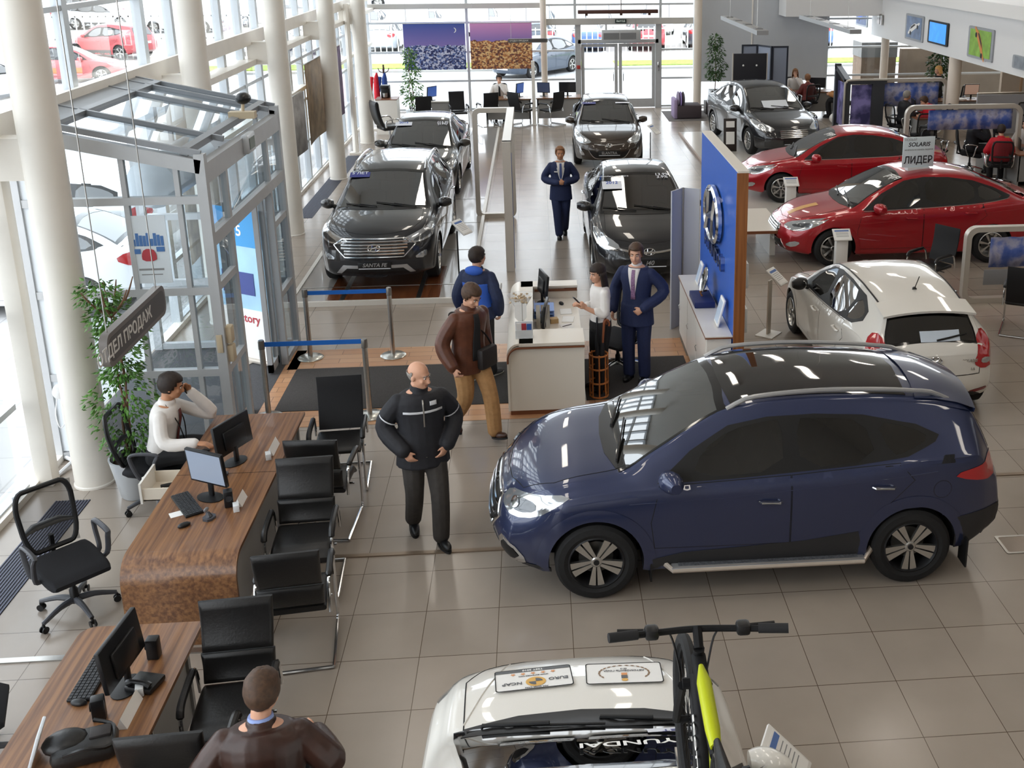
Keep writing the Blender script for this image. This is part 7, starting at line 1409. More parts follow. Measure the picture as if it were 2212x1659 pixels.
for k, (x, y, c, lb) in enumerate(((.05, .03, '#8a4f30', 'brown crook-handled umbrella'), (.07, -.03, '#7a4327', 'second brown crook-handled umbrella, tilted more'), (-.02, .0, '#17171b', 'black umbrella'))):
    u = thing('umbrella', lb+' in the rattan stand', 'umbrella', (.66+x*.4, 12.12+y*.4, .03), .8*k); f = MB(); f.tube([(0, 0, 0), (.0, 0, .1), (.02, 0, .5), (.035, 0, .66)], [.012, .035, .04, .012], 10); f.ob('canopy', mat('umb_black', '#16171c', .7) if k else mat('umb_dark', '#22202a', .7), u); f = MB(); f.tube(crom([(.035, 0, .66), (.05, 0, .84), (.06, 0, .92), (.09, 0, .95), (.115, 0, .91), (.11, 0, .87)], 4), .011, 6); f.ob('crook_handle', mat('umbh'+c, c, .4), u)
# stanchions with blue belts
def stanchion(label, x, y, belt=None):
    t_ = thing('stanchion', label, 'stanchion', (x, y, 0), 0, 'belt barriers before the porch'); f = MB(); f.lathe([(0, 0), (.165, 0), (.17, .012), (.15, .024), (.03, .034), (0, .034)], 28); f.ob('base', mat('stan_base', '#c7c6c0', .22, .9), t_); f = MB(); f.lathe([(.0, .03), (.032, .03), (.032, .86), (0, .86)], 16); f.ob('post', msteel, t_); f = MB(); f.lathe([(.0, .86), (.037, .86), (.037, .95), (.03, .965), (0, .965)], 16); f.ob('cassette', mat('cassette', '#7c7771', .3, .6), t_)
    if belt: f = MB(); f.bb((.03, -.003, .885), (belt-.03, .003, .94)); f.ob('belt', belt_m, t_, 0)
stanchion('steel post with blue belt next to the porch, on the border tiles by the podium', -3.10, 13.72, 1.09); stanchion('steel post catching the blue belt on the border tiles before the tall black SUV', -2.01, 13.70); stanchion('steel post with blue belt behind the walnut desk by the porch door', -3.22, 11.86, 1.17); stanchion('steel post catching the blue belt beside the mesh visitor chair', -2.05, 11.80)
# the blue wall panel with emblem, cabinet and partition
r = thing('brand_wall', 'tall blue display wall with chrome emblem and wood edge behind the white cabinet', 'display wall', (2.215, 0, 0)); f = MB(); f.bb((0, 11.65, .0), (.02, 14.3, 2.84)); f.ob('blue_face', blue_p, r, 0); f = MB(); f.bb((.02, 11.63, 0), (.12, 11.67, 2.84)); f.bb((-.01, 11.63, 0), (.02, 11.65, 2.84)); f.ob('wood_edge', wood_p, r, 0); f = MB(); f.bb((.02, 11.67, 0), (.12, 14.3, 2.84)); f.bb((0, 11.64, 2.84), (.13, 14.3, 2.86)); f.ob('core', mat('panel_pale', '#d8d2c8', .4), r, 0)
f = MB(); emblem_mesh(f, .52, basis((-.05, 13.0, 2.03), (0, -1, 0), (0, 0, 1))); f.ob('emblem', mchrome, r); text('HYUNDAI', .25, mat('letter_chrome', '#9fb0cc', .15, 1), r, (-.02, 13.0, 1.55), (0, -1, 0), (0, 0, 1), .03, True, wmax=1.3)
t_ = thing('partition_screen', 'curved pale grey partition between the black saloon and the blue wall', 'partition', (0, 0, 0)); f = MB()
for a, c in (((1.82, 14.35), (2.0, 14.55)), ((2.0, 14.55), (2.22, 14.45))): f.grid([[(a[0], a[1], 0), (c[0], c[1], 0)], [(a[0], a[1], 2.02), (c[0], c[1], 2.02)]])
o = f.ob('panel', mat('partition_grey', '#b9bac0', .5), t_, 0); md = o.modifiers.new('t', 'SOLIDIFY'); md.thickness = .02
f = MB(); f.cyl((2.0, 14.54, 0), (2.0, 14.54, 2.03), .012, None, 8); f.ob('hinge_rod', msteel, t_)
t_ = thing('low_cabinet', 'long low white cabinet with brown top edge along the blue wall', 'cabinet', (0, 0, 0)); f = MB(); f.bb((1.91, 11.72, .05), (2.2, 14.1, .87)); f.ob('carcass', mwhitep, t_, 0); f = MB(); f.bb((1.89, 11.69, .87), (2.21, 14.12, .885)); f.ob('top_board', mwhitep, t_, 0); f = MB(); f.bb((1.888, 11.688, .855), (2.21, 11.70, .872)); f.bb((1.886, 11.69, .855), (1.90, 14.12, .872)); f.ob('edge_band', brown_e, t_, 0)
for k in range(3): f = MB(); f.bb((1.90, 11.76+.78*k, .09), (1.91, 12.5+.78*k, .84)); d = f.ob('door', mwhitep, t_, 0); f = MB(); f.tube([(1.895, 12.44+.78*k, .5), (1.88, 12.44+.78*k, .48), (1.895, 12.44+.78*k, .42)], .006, 6); f.ob('handle', mchrome, d)
def certificate(label, y, z=.885, w=.24, h=.34, tilt=.25):
    t_ = thing('framed_certificate', label, 'frame', (2.08, y, z), 0); m4 = M.Rotation(tilt, 4, 'Y'); f = MB(); f.rbox((0, 0, h/2+.01), (.025, w, h), .008, x=m4); f.ob('frame', mpaper, t_); f = MB(); f.box((-.014, 0, h/2+.01), (.004, w*.8, h*.8), x=m4); f.ob('sheet', mat('cert_blue', '#c3d2e6', .3), t_, 0)
certificate('white framed certificate nearest us on the low cabinet', 12.1); certificate('white leaflet holder at the far end of the low cabinet', 13.7, .885, .2, .3)
t_ = thing('award_plate', 'round silver award dish on a dark blue case on the low cabinet', 'award', (2.06, 12.95, .885)); f = MB(); f.rbox((-.02, 0, .04), (.26, .5, .08), .01); f.ob('case', mat('case_navy', '#1d2b63', .5), t_); f = MB(); f.lathe([(0, .0), (.12, .01), (.17, .03), (.175, .025), (.12, .0), (0, -.01)], 28, M.Translation((.03, .05, .27)) @ M.Rotation(-pi/2+.25, 4, 'Y')); f.ob('dish', mchrome, t_); f = MB(); f.tube([(-.02, .0, .08), (-.05, .0, .14), (.05, .1, .12)], .012); f.ob('dish_stand', mat('wood_small', '#8a5a35', .4), t_)
for k in range(3): f = MB(); f.rbox((2.37, 11.85, .5+.55*k), (.04, .22, .3), .01, x=None); tag(f.ob('leaflet_holder', mat('acrylic')), ['lowest', 'middle', 'topmost'][k]+' clear leaflet holder on the back of the blue wall', 'holder')
t_ = thing('wall_shelf', 'white counter with brown edge beyond the blue wall, before the farther red saloon', 'counter', (0, 0, 0)); f = MB(); f.bb((3.1, 17.6, .5), (4.2, 19.2, .53)); f.ob('top_board', mat('counter_cream'), t_, 0); f = MB(); f.bb((3.1, 17.58, .48), (4.2, 17.6, .53)); f.ob('edge_band', brown_e, t_, 0); f = MB(); f.bb((3.2, 17.9, 0), (3.3, 19.1, .5)); f.bb((4.0, 17.9, 0), (4.1, 19.1, .5)); f.ob('side_panel', mwhitep, t_, 0)
# price stands
def stand(label, x, y, rz, kind='box', h=.62):
    t_ = thing('price_stand', label, 'stand', (x, y, 0), rz); sm = mat('stand_white', '#e9e7e3', .35)
    if kind == 'box': f = MB(); f.rbox((0, 0, h/2), (.2, .13, h), .006); f.ob('column', sm, t_); top = (0, -.02, h+.02); tw, th = .3, .24
    elif kind == 'bent': f = MB(); f.bb((-.05, -.01, 0), (.05, .01, h)); f.ob('column', mat('stand_pale', '#cfc3b4', .35), t_, 0); f = MB(); f.bb((-.16, -.13, 0), (.16, .13, .012)); f.ob('foot', sm, t_, 0); top = (0, -.1, h+.07); tw, th = .22, .3
    else: f = MB(); f.rbox((0, 0, h/2), (.02, .02, h), .004); f.ob('column', mblk, t_); f = MB(); f.bb((-.14, -.1, 0), (.14, .1, .01)); f.ob('foot', sm, t_, 0); top = (0, -.1, h+.08); tw, th = .24, .32
    m4 = M.Translation(top) @ M.Rotation(RAD(38), 4, 'X'); f = MB(); f.rbox((0, 0, 0), (tw, th, .02), .005, x=m4); o = f.ob('top_board', sm, t_); f = MB(); f.box((0, -.005, .0115), (tw*.86, th*.82, .002), x=m4); q = f.ob('price_sheet', mpaper, o, 0); f = MB(); f.box((0, th*.3, .0135), (tw*.8, th*.12, .001), x=m4); f.ob('sheet_header', mat('header_blue', '#5c7bb8', .5), o, 0); f = MB()
    for k in range(5): f.box((0, th*(.15-.09*k), .0135), (tw*.7, .006, .001), x=m4)
    f.ob('print_lines', mgrey, o, 0)
stand('white box price stand before the front wheel of the farther red saloon', 5.06, 20.9, 0); stand('white box price stand before the front wheel of the nearer red saloon', 4.97, 16.85, 0); stand('slim pale price stand between the blue wall and the white hatchback', 3.16, 14.03, .9, 'bent', .8); stand('slim black-legged price stand on the podium beside the tall black SUV', -1.35, 17.1, 1.0, 'thin', .8); stand('slim black-legged price stand beside the dark brown saloon', 2.72, 25.7, 1.0, 'thin', .85); stand('price stand with black frame beside the hood of the white car below us', 1.17, 4.85, 1.15, 'thin', .95)
t_ = thing('price_stand', 'black notice stand with two white sheets beside the glossy black saloon', 'stand', (4.95, 27.2, 0)); f = MB(); f.rbox((0, 0, .45), (.34, .06, .9), .01, x=M.Rotation(-.1, 4, 'X')); f.ob('column', mat('stand_brown'), t_)
for z, h in ((.75, .16), (.4, .32)): f = MB(); f.box((0, -.034, z), (.22, .006, h), x=M.Rotation(-.1, 4, 'X')); f.ob('sheet', mpaper, t_, 0)
# rounded display frames
def frame_loop(name, label, c, w, h, depth, rz, r=.22, th=.09, m=None, base=0):
    t_ = thing(name, label, 'display frame', (c[0], c[1], base), rz); f = MB(); f.ring([(x, y+h/2) for x, y in rrect(w, h, r, 7)], [(x, y+h/2) for x, y in rrect(w-2*th, h-2*th, max(.03, r-th*.7), 7)], depth, basis((0, depth/2, 0), (1, 0, 0), (0, 0, 1))); f.ob('frame', m or mat('frame_silver', '#c5beb4', .35, .3), t_, 40); return t_
t_ = frame_loop('display_portal', 'pale rounded portal frame standing on the podium edge in the aisle', (-.86, 21.1), .8, 2.2, .12, 0, .14, .09); f = MB(); f.bb((.28, -3.7, 2.06), (.42, .06, 2.2)); f.bb((.28, -3.72, 0), (.42, -3.6, 2.2)); f.ob('side_arch', mat('frame_silver'), t_, 0); f = MB(); f.bb((.421, -3.7, .05), (.426, -3.6, 2.0)); f.ob('blue_edge', blue_p, t_, 0)
ban_m, nt, b = node_mat('mountain_banner'); t = nt.nodes.new('ShaderNodeTexCoord'); n = nt.nodes.new('ShaderNodeTexNoise'); n.inputs['Scale'].default_value = 3.5; n.inputs['Detail'].default_value = 8; rr_ = nt.nodes.new('ShaderNodeValToRGB'); nt.links.new(t.outputs['Object'], n.inputs['Vector']); nt.links.new(n.outputs['Fac'], rr_.inputs[0]); nt.links.new(rr_.outputs[0], b.inputs['Base Color']); b.inputs['Roughness'].default_value = .6
for i, (p_, c_) in enumerate(((.3, '#2a52a8'), (.45, '#5a6fb4'), (.56, '#a9a8c0'), (.7, '#6b6a80'))):
    e = rr_.color_ramp.elements[i] if i < 2 else rr_.color_ramp.elements.new(p_); e.position = p_; e.color = lin(c_)
def banner(parent, x0, x1, z0, z1, y=0): f = MB(); f.grid([[(x0+(x1-x0)*k/30, y+.012*sin(k*1.3), z) for k in range(31)] for z in (z0, z1)]); o = f.ob('banner', ban_m, parent, 60); md = o.modifiers.new('t', 'SOLIDIFY'); md.thickness = .006; return o
t_ = frame_loop('banner_stand', 'wide pale rounded frame with blue mountain banner in the office zone', (9.63, 23.6), 2.72, 1.72, .12, 0); banner(t_, -.82, 1.15, 1.15, 1.6); f = MB(); f.bb((-1.2, -.03, .02), (-1.1, .03, .05)); f.bb((1.1, -.03, .02), (1.2, .03, .05)); f.ob('foot', msteel, t_, 0)
t_ = frame_loop('banner_stand', 'rounded frame with blue and white banner farther back in the office zone', (10.2, 29.1), 2.3, 1.62, .12, 0); banner(t_, -.95, .9, .85, 1.5)
t_ = frame_loop('banner_stand', 'pale rounded frame with photo banner and grey panel near the white hatchback', (7.35, 15.1), 2.0, 1.2, .12, 0, .17, .08); banner(t_, -.6, .9, .55, 1.02); f = MB(); f.rbox((.1, -.08, .42), (1.6, .02, .24), .03); f.ob('grey_panel', mat('panel_mid', '#858588', .45), t_)
darkf = mat('arch_grey', '#45474c', .4, .2); t_ = thing('display_arch', 'dark grey display arch with night mountain posters behind the farther red saloon', 'display arch', (8.45, 28.9, 0)); f = MB()
f.bb((-.05, 0, 0), (.1, .14, 1.63)); f.bb((-.05, 1.0, 0), (.1, 1.14, 1.95)); f.add([(-.05, 0, 1.5), (.1, 0, 1.5), (.1, 1.14, 1.82), (-.05, 1.14, 1.82), (-.05, 0, 1.64), (.1, 0, 1.64), (.1, 1.14, 1.95), (-.05, 1.14, 1.95)], [(0, 1, 2, 3), (7, 6, 5, 4), (0, 4, 5, 1), (2, 6, 7, 3), (1, 5, 6, 2), (0, 3, 7, 4)]); f.bb((-.05, -.02, 1.5), (1.1, .12, 1.63)); f.bb((.72, 0, 0), (1.05, .12, 1.5)); f.ob('frame', darkf, t_, 0)
f = MB(); f.tube(crom([(-.07, -.03, 0), (-.07, -.03, 1.4), (-.03, -.03, 1.56), (.12, -.03, 1.62), (1.1, -.03, 1.62)], 4), .03, 8); f.ob('edge_rail', mat('frame_silver'), t_)
nm, nt, b = node_mat('night_poster'); t = nt.nodes.new('ShaderNodeTexCoord'); n = nt.nodes.new('ShaderNodeTexNoise'); n.inputs['Scale'].default_value = 2.6; n.inputs['Detail'].default_value = 6; rr_ = nt.nodes.new('ShaderNodeValToRGB'); nt.links.new(t.outputs['Object'], n.inputs['Vector']); nt.links.new(n.outputs['Fac'], rr_.inputs[0]); nt.links.new(rr_.outputs[0], b.inputs['Base Color']); b.inputs['Roughness'].default_value = .5
rr_.color_ramp.elements[0].position = .4; rr_.color_ramp.elements[0].color = lin('#3b3a66'); rr_.color_ramp.elements[1].position = .6; rr_.color_ramp.elements[1].color = lin('#8f86c4')
f = MB(); f.bb((.15, .05, .02), (.7, .07, 1.48)); f.bb((.02, .16, .3), (.03, .98, 1.5)); f.ob('poster', nm, t_, 0)
# roof sign of the nearer red car
t_ = thing('roof_sign', 'white model sign with dark lettering standing on the roof of the nearer red saloon', 'sign', (6.48, 17.7, 1.57), .12); f = MB(); f.rbox((0, 0, .26), (.58, .02, .52), .005); f.ob('board', mat('sign_pale', '#d5e0e6', .4), t_)
sgn = mat('sign_ink', '#20222a', .5); text('НОВЫЙ', .06, mgrey, t_, (-.16, -.012, .475), (1, 0, 0), (0, 0, 1), .001); text('SOLARIS', .1, sgn, t_, (-.0, -.012, .39), (1, 0, 0), (0, 0, 1), .001, True, .15, wmax=.4); text('МЕНЯТЬСЯ, ОСТАВАЯСЬ ЛИДЕРОМ', .035, mgrey, t_, (0, -.012, .30), (1, 0, 0), (0, 0, 1), .001, wmax=.52); text('ЛИДЕР', .17, sgn, t_, (0, -.012, .12), (1, 0, 0), (0, 0, 1), .001, True, wmax=.52)
f = MB(); f.bb((-.2, -.06, -.05), (.2, .06, 0)); f.ob('foot', mat('acrylic'), t_, 0)
# hanging department signs
def hang_sign(label, c, xa, L, txt, m, h=.21, size=.11, side=1):
    t_ = thing('hanging_sign', label, 'sign', c); xa = V(xa).normalized(); m4 = basis((0, 0, 0), xa, (0, 0, 1)); f = MB(); f.prism(rrect(L, h, h*.3, 4), .05, m4, -.025); f.ob('board', m, t_, 40); f = MB(); f.prism(rrect(L*.95, h*.72, h*.25, 4), .054, m4, -.027); f.ob('face', mat('sign_face', '#4d4a48', .4), t_, 40)
    if txt: text(txt, size, mat('sign_letter', '#d9d6d2', .5), t_, m4 @ V((-L*.22, 0, .028)), m4.to_3x3() @ V((1, 0, 0)), (0, 0, 1), .001, True)
    f = MB()
    for s_ in (-.42, .42): p = m4 @ V((L*s_, 0, 0)); f.tube([p, p+V((0, 0, 7.5-c[2]))], .004, 5)
    f.ob('wire', msteel, t_); return t_
hang_sign('long grey hanging department sign in front of the tall fig', (-2.62, 6.78, 2.99), (0, 1, 0), 1.05, 'ОТДЕЛ ПРОДАЖ', mat('sign_frame', '#6c6763', .4)); hang_sign('thin dark hanging department sign before the sunset poster', (-.16, 25, 3.13), (1, 0, 0), .9, 'ОТДЕЛ ПРОДАЖ', mat('sign_frame'), .09, .05)
f = MB(); f.prism(rrect(.7, .3, .06, 4), .05, basis((-2.78, 4.95, 3.5), (0, 1, 0), (0, 0, 1))); f.tube([(-2.78, 4.75, 3.6), (-2.78, 4.75, 7.5)], .004, 5); f.tube([(-2.78, 5.2, 3.6), (-2.78, 5.2, 7.5)], .004, 5); tag(f.ob('hanging_sign', mat('sign_face')), 'dark hanging sign cut off by the window edge of the picture', 'sign'); bpy.data.objects['hanging_sign.002']['label'] = 'dark hanging board at the very edge of view above the lower desk'
# hung lamp tracks
for x, lb in ((4.62, 'grey lamp track hung before the grey wall, the one nearer the glass door'), (6.55, 'grey lamp track hung near the mezzanine edge')):
    t_ = thing('lamp_track', lb, 'lamp track', (x, 24.2, 3.5)); f = MB(); f.bb((-.12, -2.2, -.05), (.12, 2.2, .04)); f.ob('channel', mat('track_grey', '#9a9c9e', .4, .2), t_, 0); f = MB()
    for k in range(4): f.box((0, -1.7+1.15*k, .045), (.16, .3, .012))
    f.ob('fitting', mat('track_dark', '#6b6d70', .4), t_, 0); f = MB()
    for y in (-1.6, 1.6): f.tube([(0, y, 0), (0, y, 3.99)], .005, 5)
    f.ob('wire', msteel, t_)
# framed pictures and screen on the mezzanine face
def wallpic(label, y0, y1, z0, z1, kind):
    t_ = thing('wall_screen' if kind == 'tv' else 'wall_picture', label, 'screen' if kind == 'tv' else 'picture', (10.985, (y0+y1)/2, (z0+z1)/2)); w, h = abs(y1-y0), z1-z0; m4 = basis((0, 0, 0), (0, -1, 0), (0, 0, 1)); f = MB(); f.prism(rrect(w, h, .05, 4), .04, m4, -.015); f.ob('frame', mblk if kind == 'tv' else mat('pic_frame', '#9fa3a8', .4), t_, 40)
    a, b_ = w*.84, h*.84; f = MB(); f.add([(-a/2, -b_/2, .03), (a/2, -b_/2, .03), (a/2, b_/2, .03), (-a/2, b_/2, .03)], [(0, 1, 2, 3)], m4); cc = {'tv': '#3f8fd8', 'green': '#8fbb4f', 'dark': '#44597c', 'mid': '#6f86a8', 'low': '#8d949c'}[kind]; f.ob('picture', mat('pic_'+kind, cc, .3, noise_s=5, noise_a=.25, emit=.9 if kind == 'tv' else 0), t_, 0)
    if kind in ('green', 'dark', 'mid'):
        f = MB(); c2 = {'green': mat('pic_orange', '#d98f4a', .5), 'dark': mat('pic_blue', '#2f5fc0', .4), 'mid': mpaper}[kind]; rot = M.Rotation(RAD(-50 if kind == 'green' else 20), 4, 'Z')
        f.add([rot @ V((x*a*.4, y*b_*.22, .034)) for x, y in chaikin([(-1, -.5), (1, -.5), (1, .1), (.5, .2), (.2, .8), (-.5, .8), (-.8, .2), (-1, .1)], 1)], [tuple(range(16))], m4); q = f.ob('pictured_car', c2, t_, 0); f = MB(); f.add([rot @ V((x*a*.4, y*b_*.22, .036)) for x, y in ((-.6, .25), (.35, .25), (.12, .68), (-.42, .68))], [(0, 1, 2, 3)], m4)
        for sx_ in (-.6, .6): f.add([rot @ V((sx_*a*.4+.05*a*cos(t_a), -.5*b_*.22+.05*a*sin(t_a), .036)) for t_a in [2*pi*k/10 for k in range(10)]], [tuple(range(10))], m4)
        f.ob('pictured_detail', mblk, t_, 0)
wallpic('tall framed picture of a blue car on the mezzanine face, deepest in the hall', 36.9, 35.6, 2.47, 3.2, 'dark'); wallpic('framed picture of a white car on the mezzanine face beside the blue screen', 31.8, 30.3, 2.46, 3.19, 'mid'); wallpic('blue screen on the mezzanine face between two framed pictures', 29.9, 28.4, 2.52, 3.14, 'tv'); wallpic('framed green picture with an orange car on the mezzanine face', 27.0, 25.45, 2.43, 3.2, 'green'); wallpic('low grey framed picture at the edge of view on the mezzanine face', 24.3, 22.9, 2.45, 2.75, 'low')
t_ = thing('wall_lamp', 'small folded metal wall lamp between two pictures on the mezzanine face', 'lamp', (10.95, 34.2, 2.85)); f = MB(); f.box((0, .1, 0), (.06, .25, .32)); f.box((0, -.15, -.02), (.05, .15, .3)); f.ob('shade', msteel, t_, 0)
# city posters at the back windows
def citymat(name, sky0, sky1, c0, c1, c2, hz):
    m, nt, b = node_mat(name); t = nt.nodes.new('ShaderNodeTexCoord'); s_ = nt.nodes.new('ShaderNodeSeparateXYZ'); nt.links.new(t.outputs['Generated'], s_.inputs[0]); v = nt.nodes.new('ShaderNodeTexVoronoi'); v.inputs['Scale'].default_value = 34; v.distance = 'CHEBYCHEV'; nt.links.new(t.outputs['Generated'], v.inputs['Vector'])
    r1 = nt.nodes.new('ShaderNodeValToRGB'); e = r1.color_ramp.elements; e[0].position = .25; e[0].color = lin(c0); e[1].position = .8; e[1].color = lin(c2); q = e.new(.55); q.color = lin(c1); sp_ = nt.nodes.new('ShaderNodeSeparateColor'); nt.links.new(v.outputs['Color'], sp_.inputs[0]); nt.links.new(sp_.outputs[0], r1.inputs[0])
    r2 = nt.nodes.new('ShaderNodeValToRGB'); r2.color_ramp.elements[0].position = hz; r2.color_ramp.elements[0].color = lin(sky0); r2.color_ramp.elements[1].position = 1; r2.color_ramp.elements[1].color = lin(sky1); nt.links.new(s_.outputs['Z'], r2.inputs[0])
    n = nt.nodes.new('ShaderNodeTexNoise'); n.inputs['Scale'].default_value = 5; nt.links.new(t.outputs['Generated'], n.inputs['Vector']); a = nt.nodes.new('ShaderNodeMath'); a.operation = 'MULTIPLY_ADD'; a.inputs[1].default_value = .25; a.inputs[2].default_value = hz-.12; nt.links.new(n.outputs['Fac'], a.inputs[0]); g = nt.nodes.new('ShaderNodeMath'); g.operation = 'GREATER_THAN'; nt.links.new(s_.outputs['Z'], g.inputs[0]); nt.links.new(a.outputs[0], g.inputs[1])
    mx = nt.nodes.new('ShaderNodeMix'); mx.data_type = 'RGBA'; nt.links.new(g.outputs[0], mx.inputs[0]); nt.links.new(r1.outputs[0], mx.inputs[6]); nt.links.new(r2.outputs[0], mx.inputs[7]); nt.links.new(mx.outputs[2], b.inputs['Base Color']); nt.links.new(mx.outputs[2], b.inputs['Emission Color']); b.inputs['Emission Strength'].default_value = 0; b.inputs['Roughness'].default_value = .6; return m
for nm_, lb, x0, x1, mm_ in (('city_poster', 'hanging dusk city poster with crescent moon at the back windows', -4.08, -2.17, citymat('dusk_city', '#8472b4', '#3f54a0', '#22295c', '#5f74b0', '#c9cbe0', .5)), ('city_poster', 'hanging sunset city poster with orange buildings at the back windows', -2.02, -.09, citymat('sunset_city', '#8a74b8', '#d493c6', '#6b4038', '#c07a44', '#e3bd86', .62))):
    t_ = thing(nm_, lb, 'poster', (0, 34.6, 0)); f = MB(); f.bb((x0, 0, 1.4), (x1, .012, 2.82)); f.ob('print', mm_, t_, 0); f = MB(); f.tube([(x0, .006, 2.83), (x1, .006, 2.83)], .012, 6); f.tube([(x0+.1, .006, 2.83), (x0+.1, .006, 7.49)], .003, 4); f.tube([(x1-.1, .006, 2.83), (x1-.1, .006, 7.49)], .003, 4); f.ob('hanger', msteel, t_)
    if 'dusk' in lb: f = MB(); P = [(.08*cos(a), .08*sin(a)) for a in [RAD(-80+k*16) for k in range(11)]]+[(.02+.062*cos(a)-.03, .066*sin(a)) for a in [RAD(75-k*15) for k in range(11)]]; f.prism([(x-.35+x1, y+2.62) for x, y in P], .004, basis((0, -.003, 0), (1, 0, 0), (0, 0, 1))); f.ob('moon', mpaper, t_, 0)
for k, (y0, y1, z0, z1, c, lb) in enumerate(((21.6, 23.6, 1.0, 2.25, '#8f8a86', 'grey photo banner hung on the window wall, nearest the porch'), (24.0, 26.4, 1.0, 2.75, '#8a7458', 'golden night photo banner hung on the window wall behind the third column'), (27.2, 28.6, 1.0, 2.75, '#6b5a78', 'purple dusk photo banner hung on the window wall near the struts'), (15.2, 17.4, .9, 2.9, '#c9b9a4', 'pale tan photo banner hung on the window wall beyond the porch roof'))):
    t_ = thing('window_banner', lb, 'banner', (-5.0, 0, 0)); f = MB(); f.grid([[(.03*sin((y0+(y1-y0)*i/12)*2.2), y0+(y1-y0)*i/12, z) for i in range(13)] for z in (z0, (z0+z1)/2, z1)]); o = f.ob('print', mat('banner%d' % k, c, .7, noise_s=3.5, noise_a=.35), t_, 60); md = o.modifiers.new('t', 'SOLIDIFY'); md.thickness = .006; f = MB(); f.tube([(0, y0, z1+.01), (0, y1, z1+.01)], .012, 6); f.tube([(0, y0+.1, z1), (-.2, y0+.1, z1+.05)], .006, 5); f.ob('hanger', msteel, t_)
# porch: roll-up banner and door poster
t_ = thing('rollup_banner', 'pale blue roll-up banner with red lettering inside the porch', 'banner', (-3.85, 13.65, 0), -.55); f = MB(); f.rbox((0, 0, .04), (.85, .1, .06), .02); f.bb((-.05, -.22, 0), (.05, .12, .015)); f.ob('base', mat('frame_silver'), t_); f = MB(); f.bb((-.4, -.005, .07), (.4, .005, 2.1)); f.ob('print', mat('roll_blue', '#a9d2ee', .5, noise_s=1.6, noise_a=.2), t_, 0); f = MB(); f.bb((-.4, -.008, 1.6), (.4, -.005, 2.1)); f.ob('print_sky', mat('roll_sky', '#3f9ad8', .5), t_, 0); f = MB(); f.bb((-.4, -.009, .07), (.4, -.006, .75)); f.ob('print_white', mpaper, t_, 0)
f = MB(); f.bb((-.35, -.012, .95), (.2, -.006, 1.25)); f.ob('print_car', mat('roll_car', '#3c4a8c', .5), t_, 0); text('ix35', .2, mpaper, t_, (-.1, -.01, 1.8), (1, 0, 0), (0, 0, 1), .001, True); text('Victory', .16, mat('leaf_red'), t_, (0, -.012, .62), (1, 0, 0), (0, 0, 1), .001, True)
t_ = thing('door_poster', 'white poster with a red car and blue skyline on the porch glass', 'poster', (-4.0, 10.975, 0)); f = MB(); f.bb((-.19, 0, 1.96), (.2, .006, 2.68)); f.ob('sheet', mat('poster_white', '#dfe8ef', .4), t_, 0); f = MB()
for k in range(9): f.bb((-.15+.035*k, -.003, 2.36), (-.12+.035*k, 0, 2.43+.07*abs(sin(k*1.9)))); 
f.ob('skyline', mat('skyline_blue', '#4d78b4', .5), t_, 0); f = MB(); f.prism(chaikin([(-.07, 2.2), (.07, 2.2), (.075, 2.27), (.045, 2.33), (-.045, 2.33), (-.075, 2.27)], 1), .006, basis((0, -.003, 0), (1, 0, 0), (0, 0, 1))); f.ob('red_car', mat('leaf_red'), t_, 0); f = MB(); f.prism([(-.14, 2.28), (-.08, 2.28), (-.08, 2.33), (-.14, 2.33)], .005, basis((0, -.002, 0), (1, 0, 0), (0, 0, 1))); f.prism([(.08, 2.3), (.16, 2.3), (.16, 2.35), (.08, 2.35)], .005, basis((0, -.002, 0), (1, 0, 0), (0, 0, 1))); f.ob('other_cars', mat('skyline_blue'), t_, 0); f = MB(); f.bb((-.12, -.002, 2.1), (.13, 0, 2.12)); f.bb((-.1, -.002, 2.05), (.11, 0, 2.06)); f.ob('print_lines', mgrey, t_, 0)
# white stand heater behind the thick column, sofa, boards
t_ = thing('stand_heater', 'white electric stand heater with round head between the window and the thick column', 'heater', (-5.02, 10.85, 0)); wm = mat('white_plastic', '#e6e8ea', .35); f = MB()
for a in (.3, 2.4, 4.5): f.tube([(0, 0, .05), (.3*cos(a), .3*sin(a), .02)], .022, 6)
f.ob('foot', wm, t_); f = MB(); f.tube([(0, 0, .03), (0, 0, .62)], .022, 10); f.tube([(0, 0, .5), (0, 0, .75)], .035, 10); f.ob('pole', wm, t_); f = MB(); f.lathe([(0, -.05), (.07, -.05), (.085, 0), (.07, .05), (0, .06)], 18, M.Translation((0, -.03, .86)) @ M.Rotation(pi/2, 4, 'X')); f.tube([(0, 0, .74), (0, -.02, .84)], .02, 6); f.ob('head', wm, t_); f = MB(); f.tube(crom([(-.05, -.02, .8), (-.09, -.03, .6), (-.06, -.04, .45), (0, -.02, .52)], 4), .006, 5); f.ob('cord', wm, t_)
t_ = thing('sofa', 'small grey and lilac sofa on a dark rug near the back windows', 'sofa', (4.55, 33.1, .01)); f = MB(); f.rbox((.1, 0, .21), (.8, .72, .4), .04); f.ob('seat_block', mat('sofa_grey', '#4a4145', .8), t_); f = MB(); f.rbox((-.3, 0, .3), (.12, .74, .6), .04); f.ob('side_block', mat('sofa_lilac', '#a08fb0', .8), t_)
for k, c in enumerate(('#8b7f94', '#8f7cb0', '#3f373b')): f = MB(); f.ell((-.2+.07*k, -.1-.04*k, .58), (.05, .3, .24), 12, 8); f.ob('back_cushion', mat('cush'+c, c, .8), t_)
f = MB(); f.bb((4.0, 32.4, 0), (5.6, 34.4, .008)); tag(f.ob('area_rug', mat('rug_dark', '#6f6a68', .95, noise_s=60, noise_a=.2), smooth=0), 'dark grey rug under the small sofa and the plinth', 'rug')
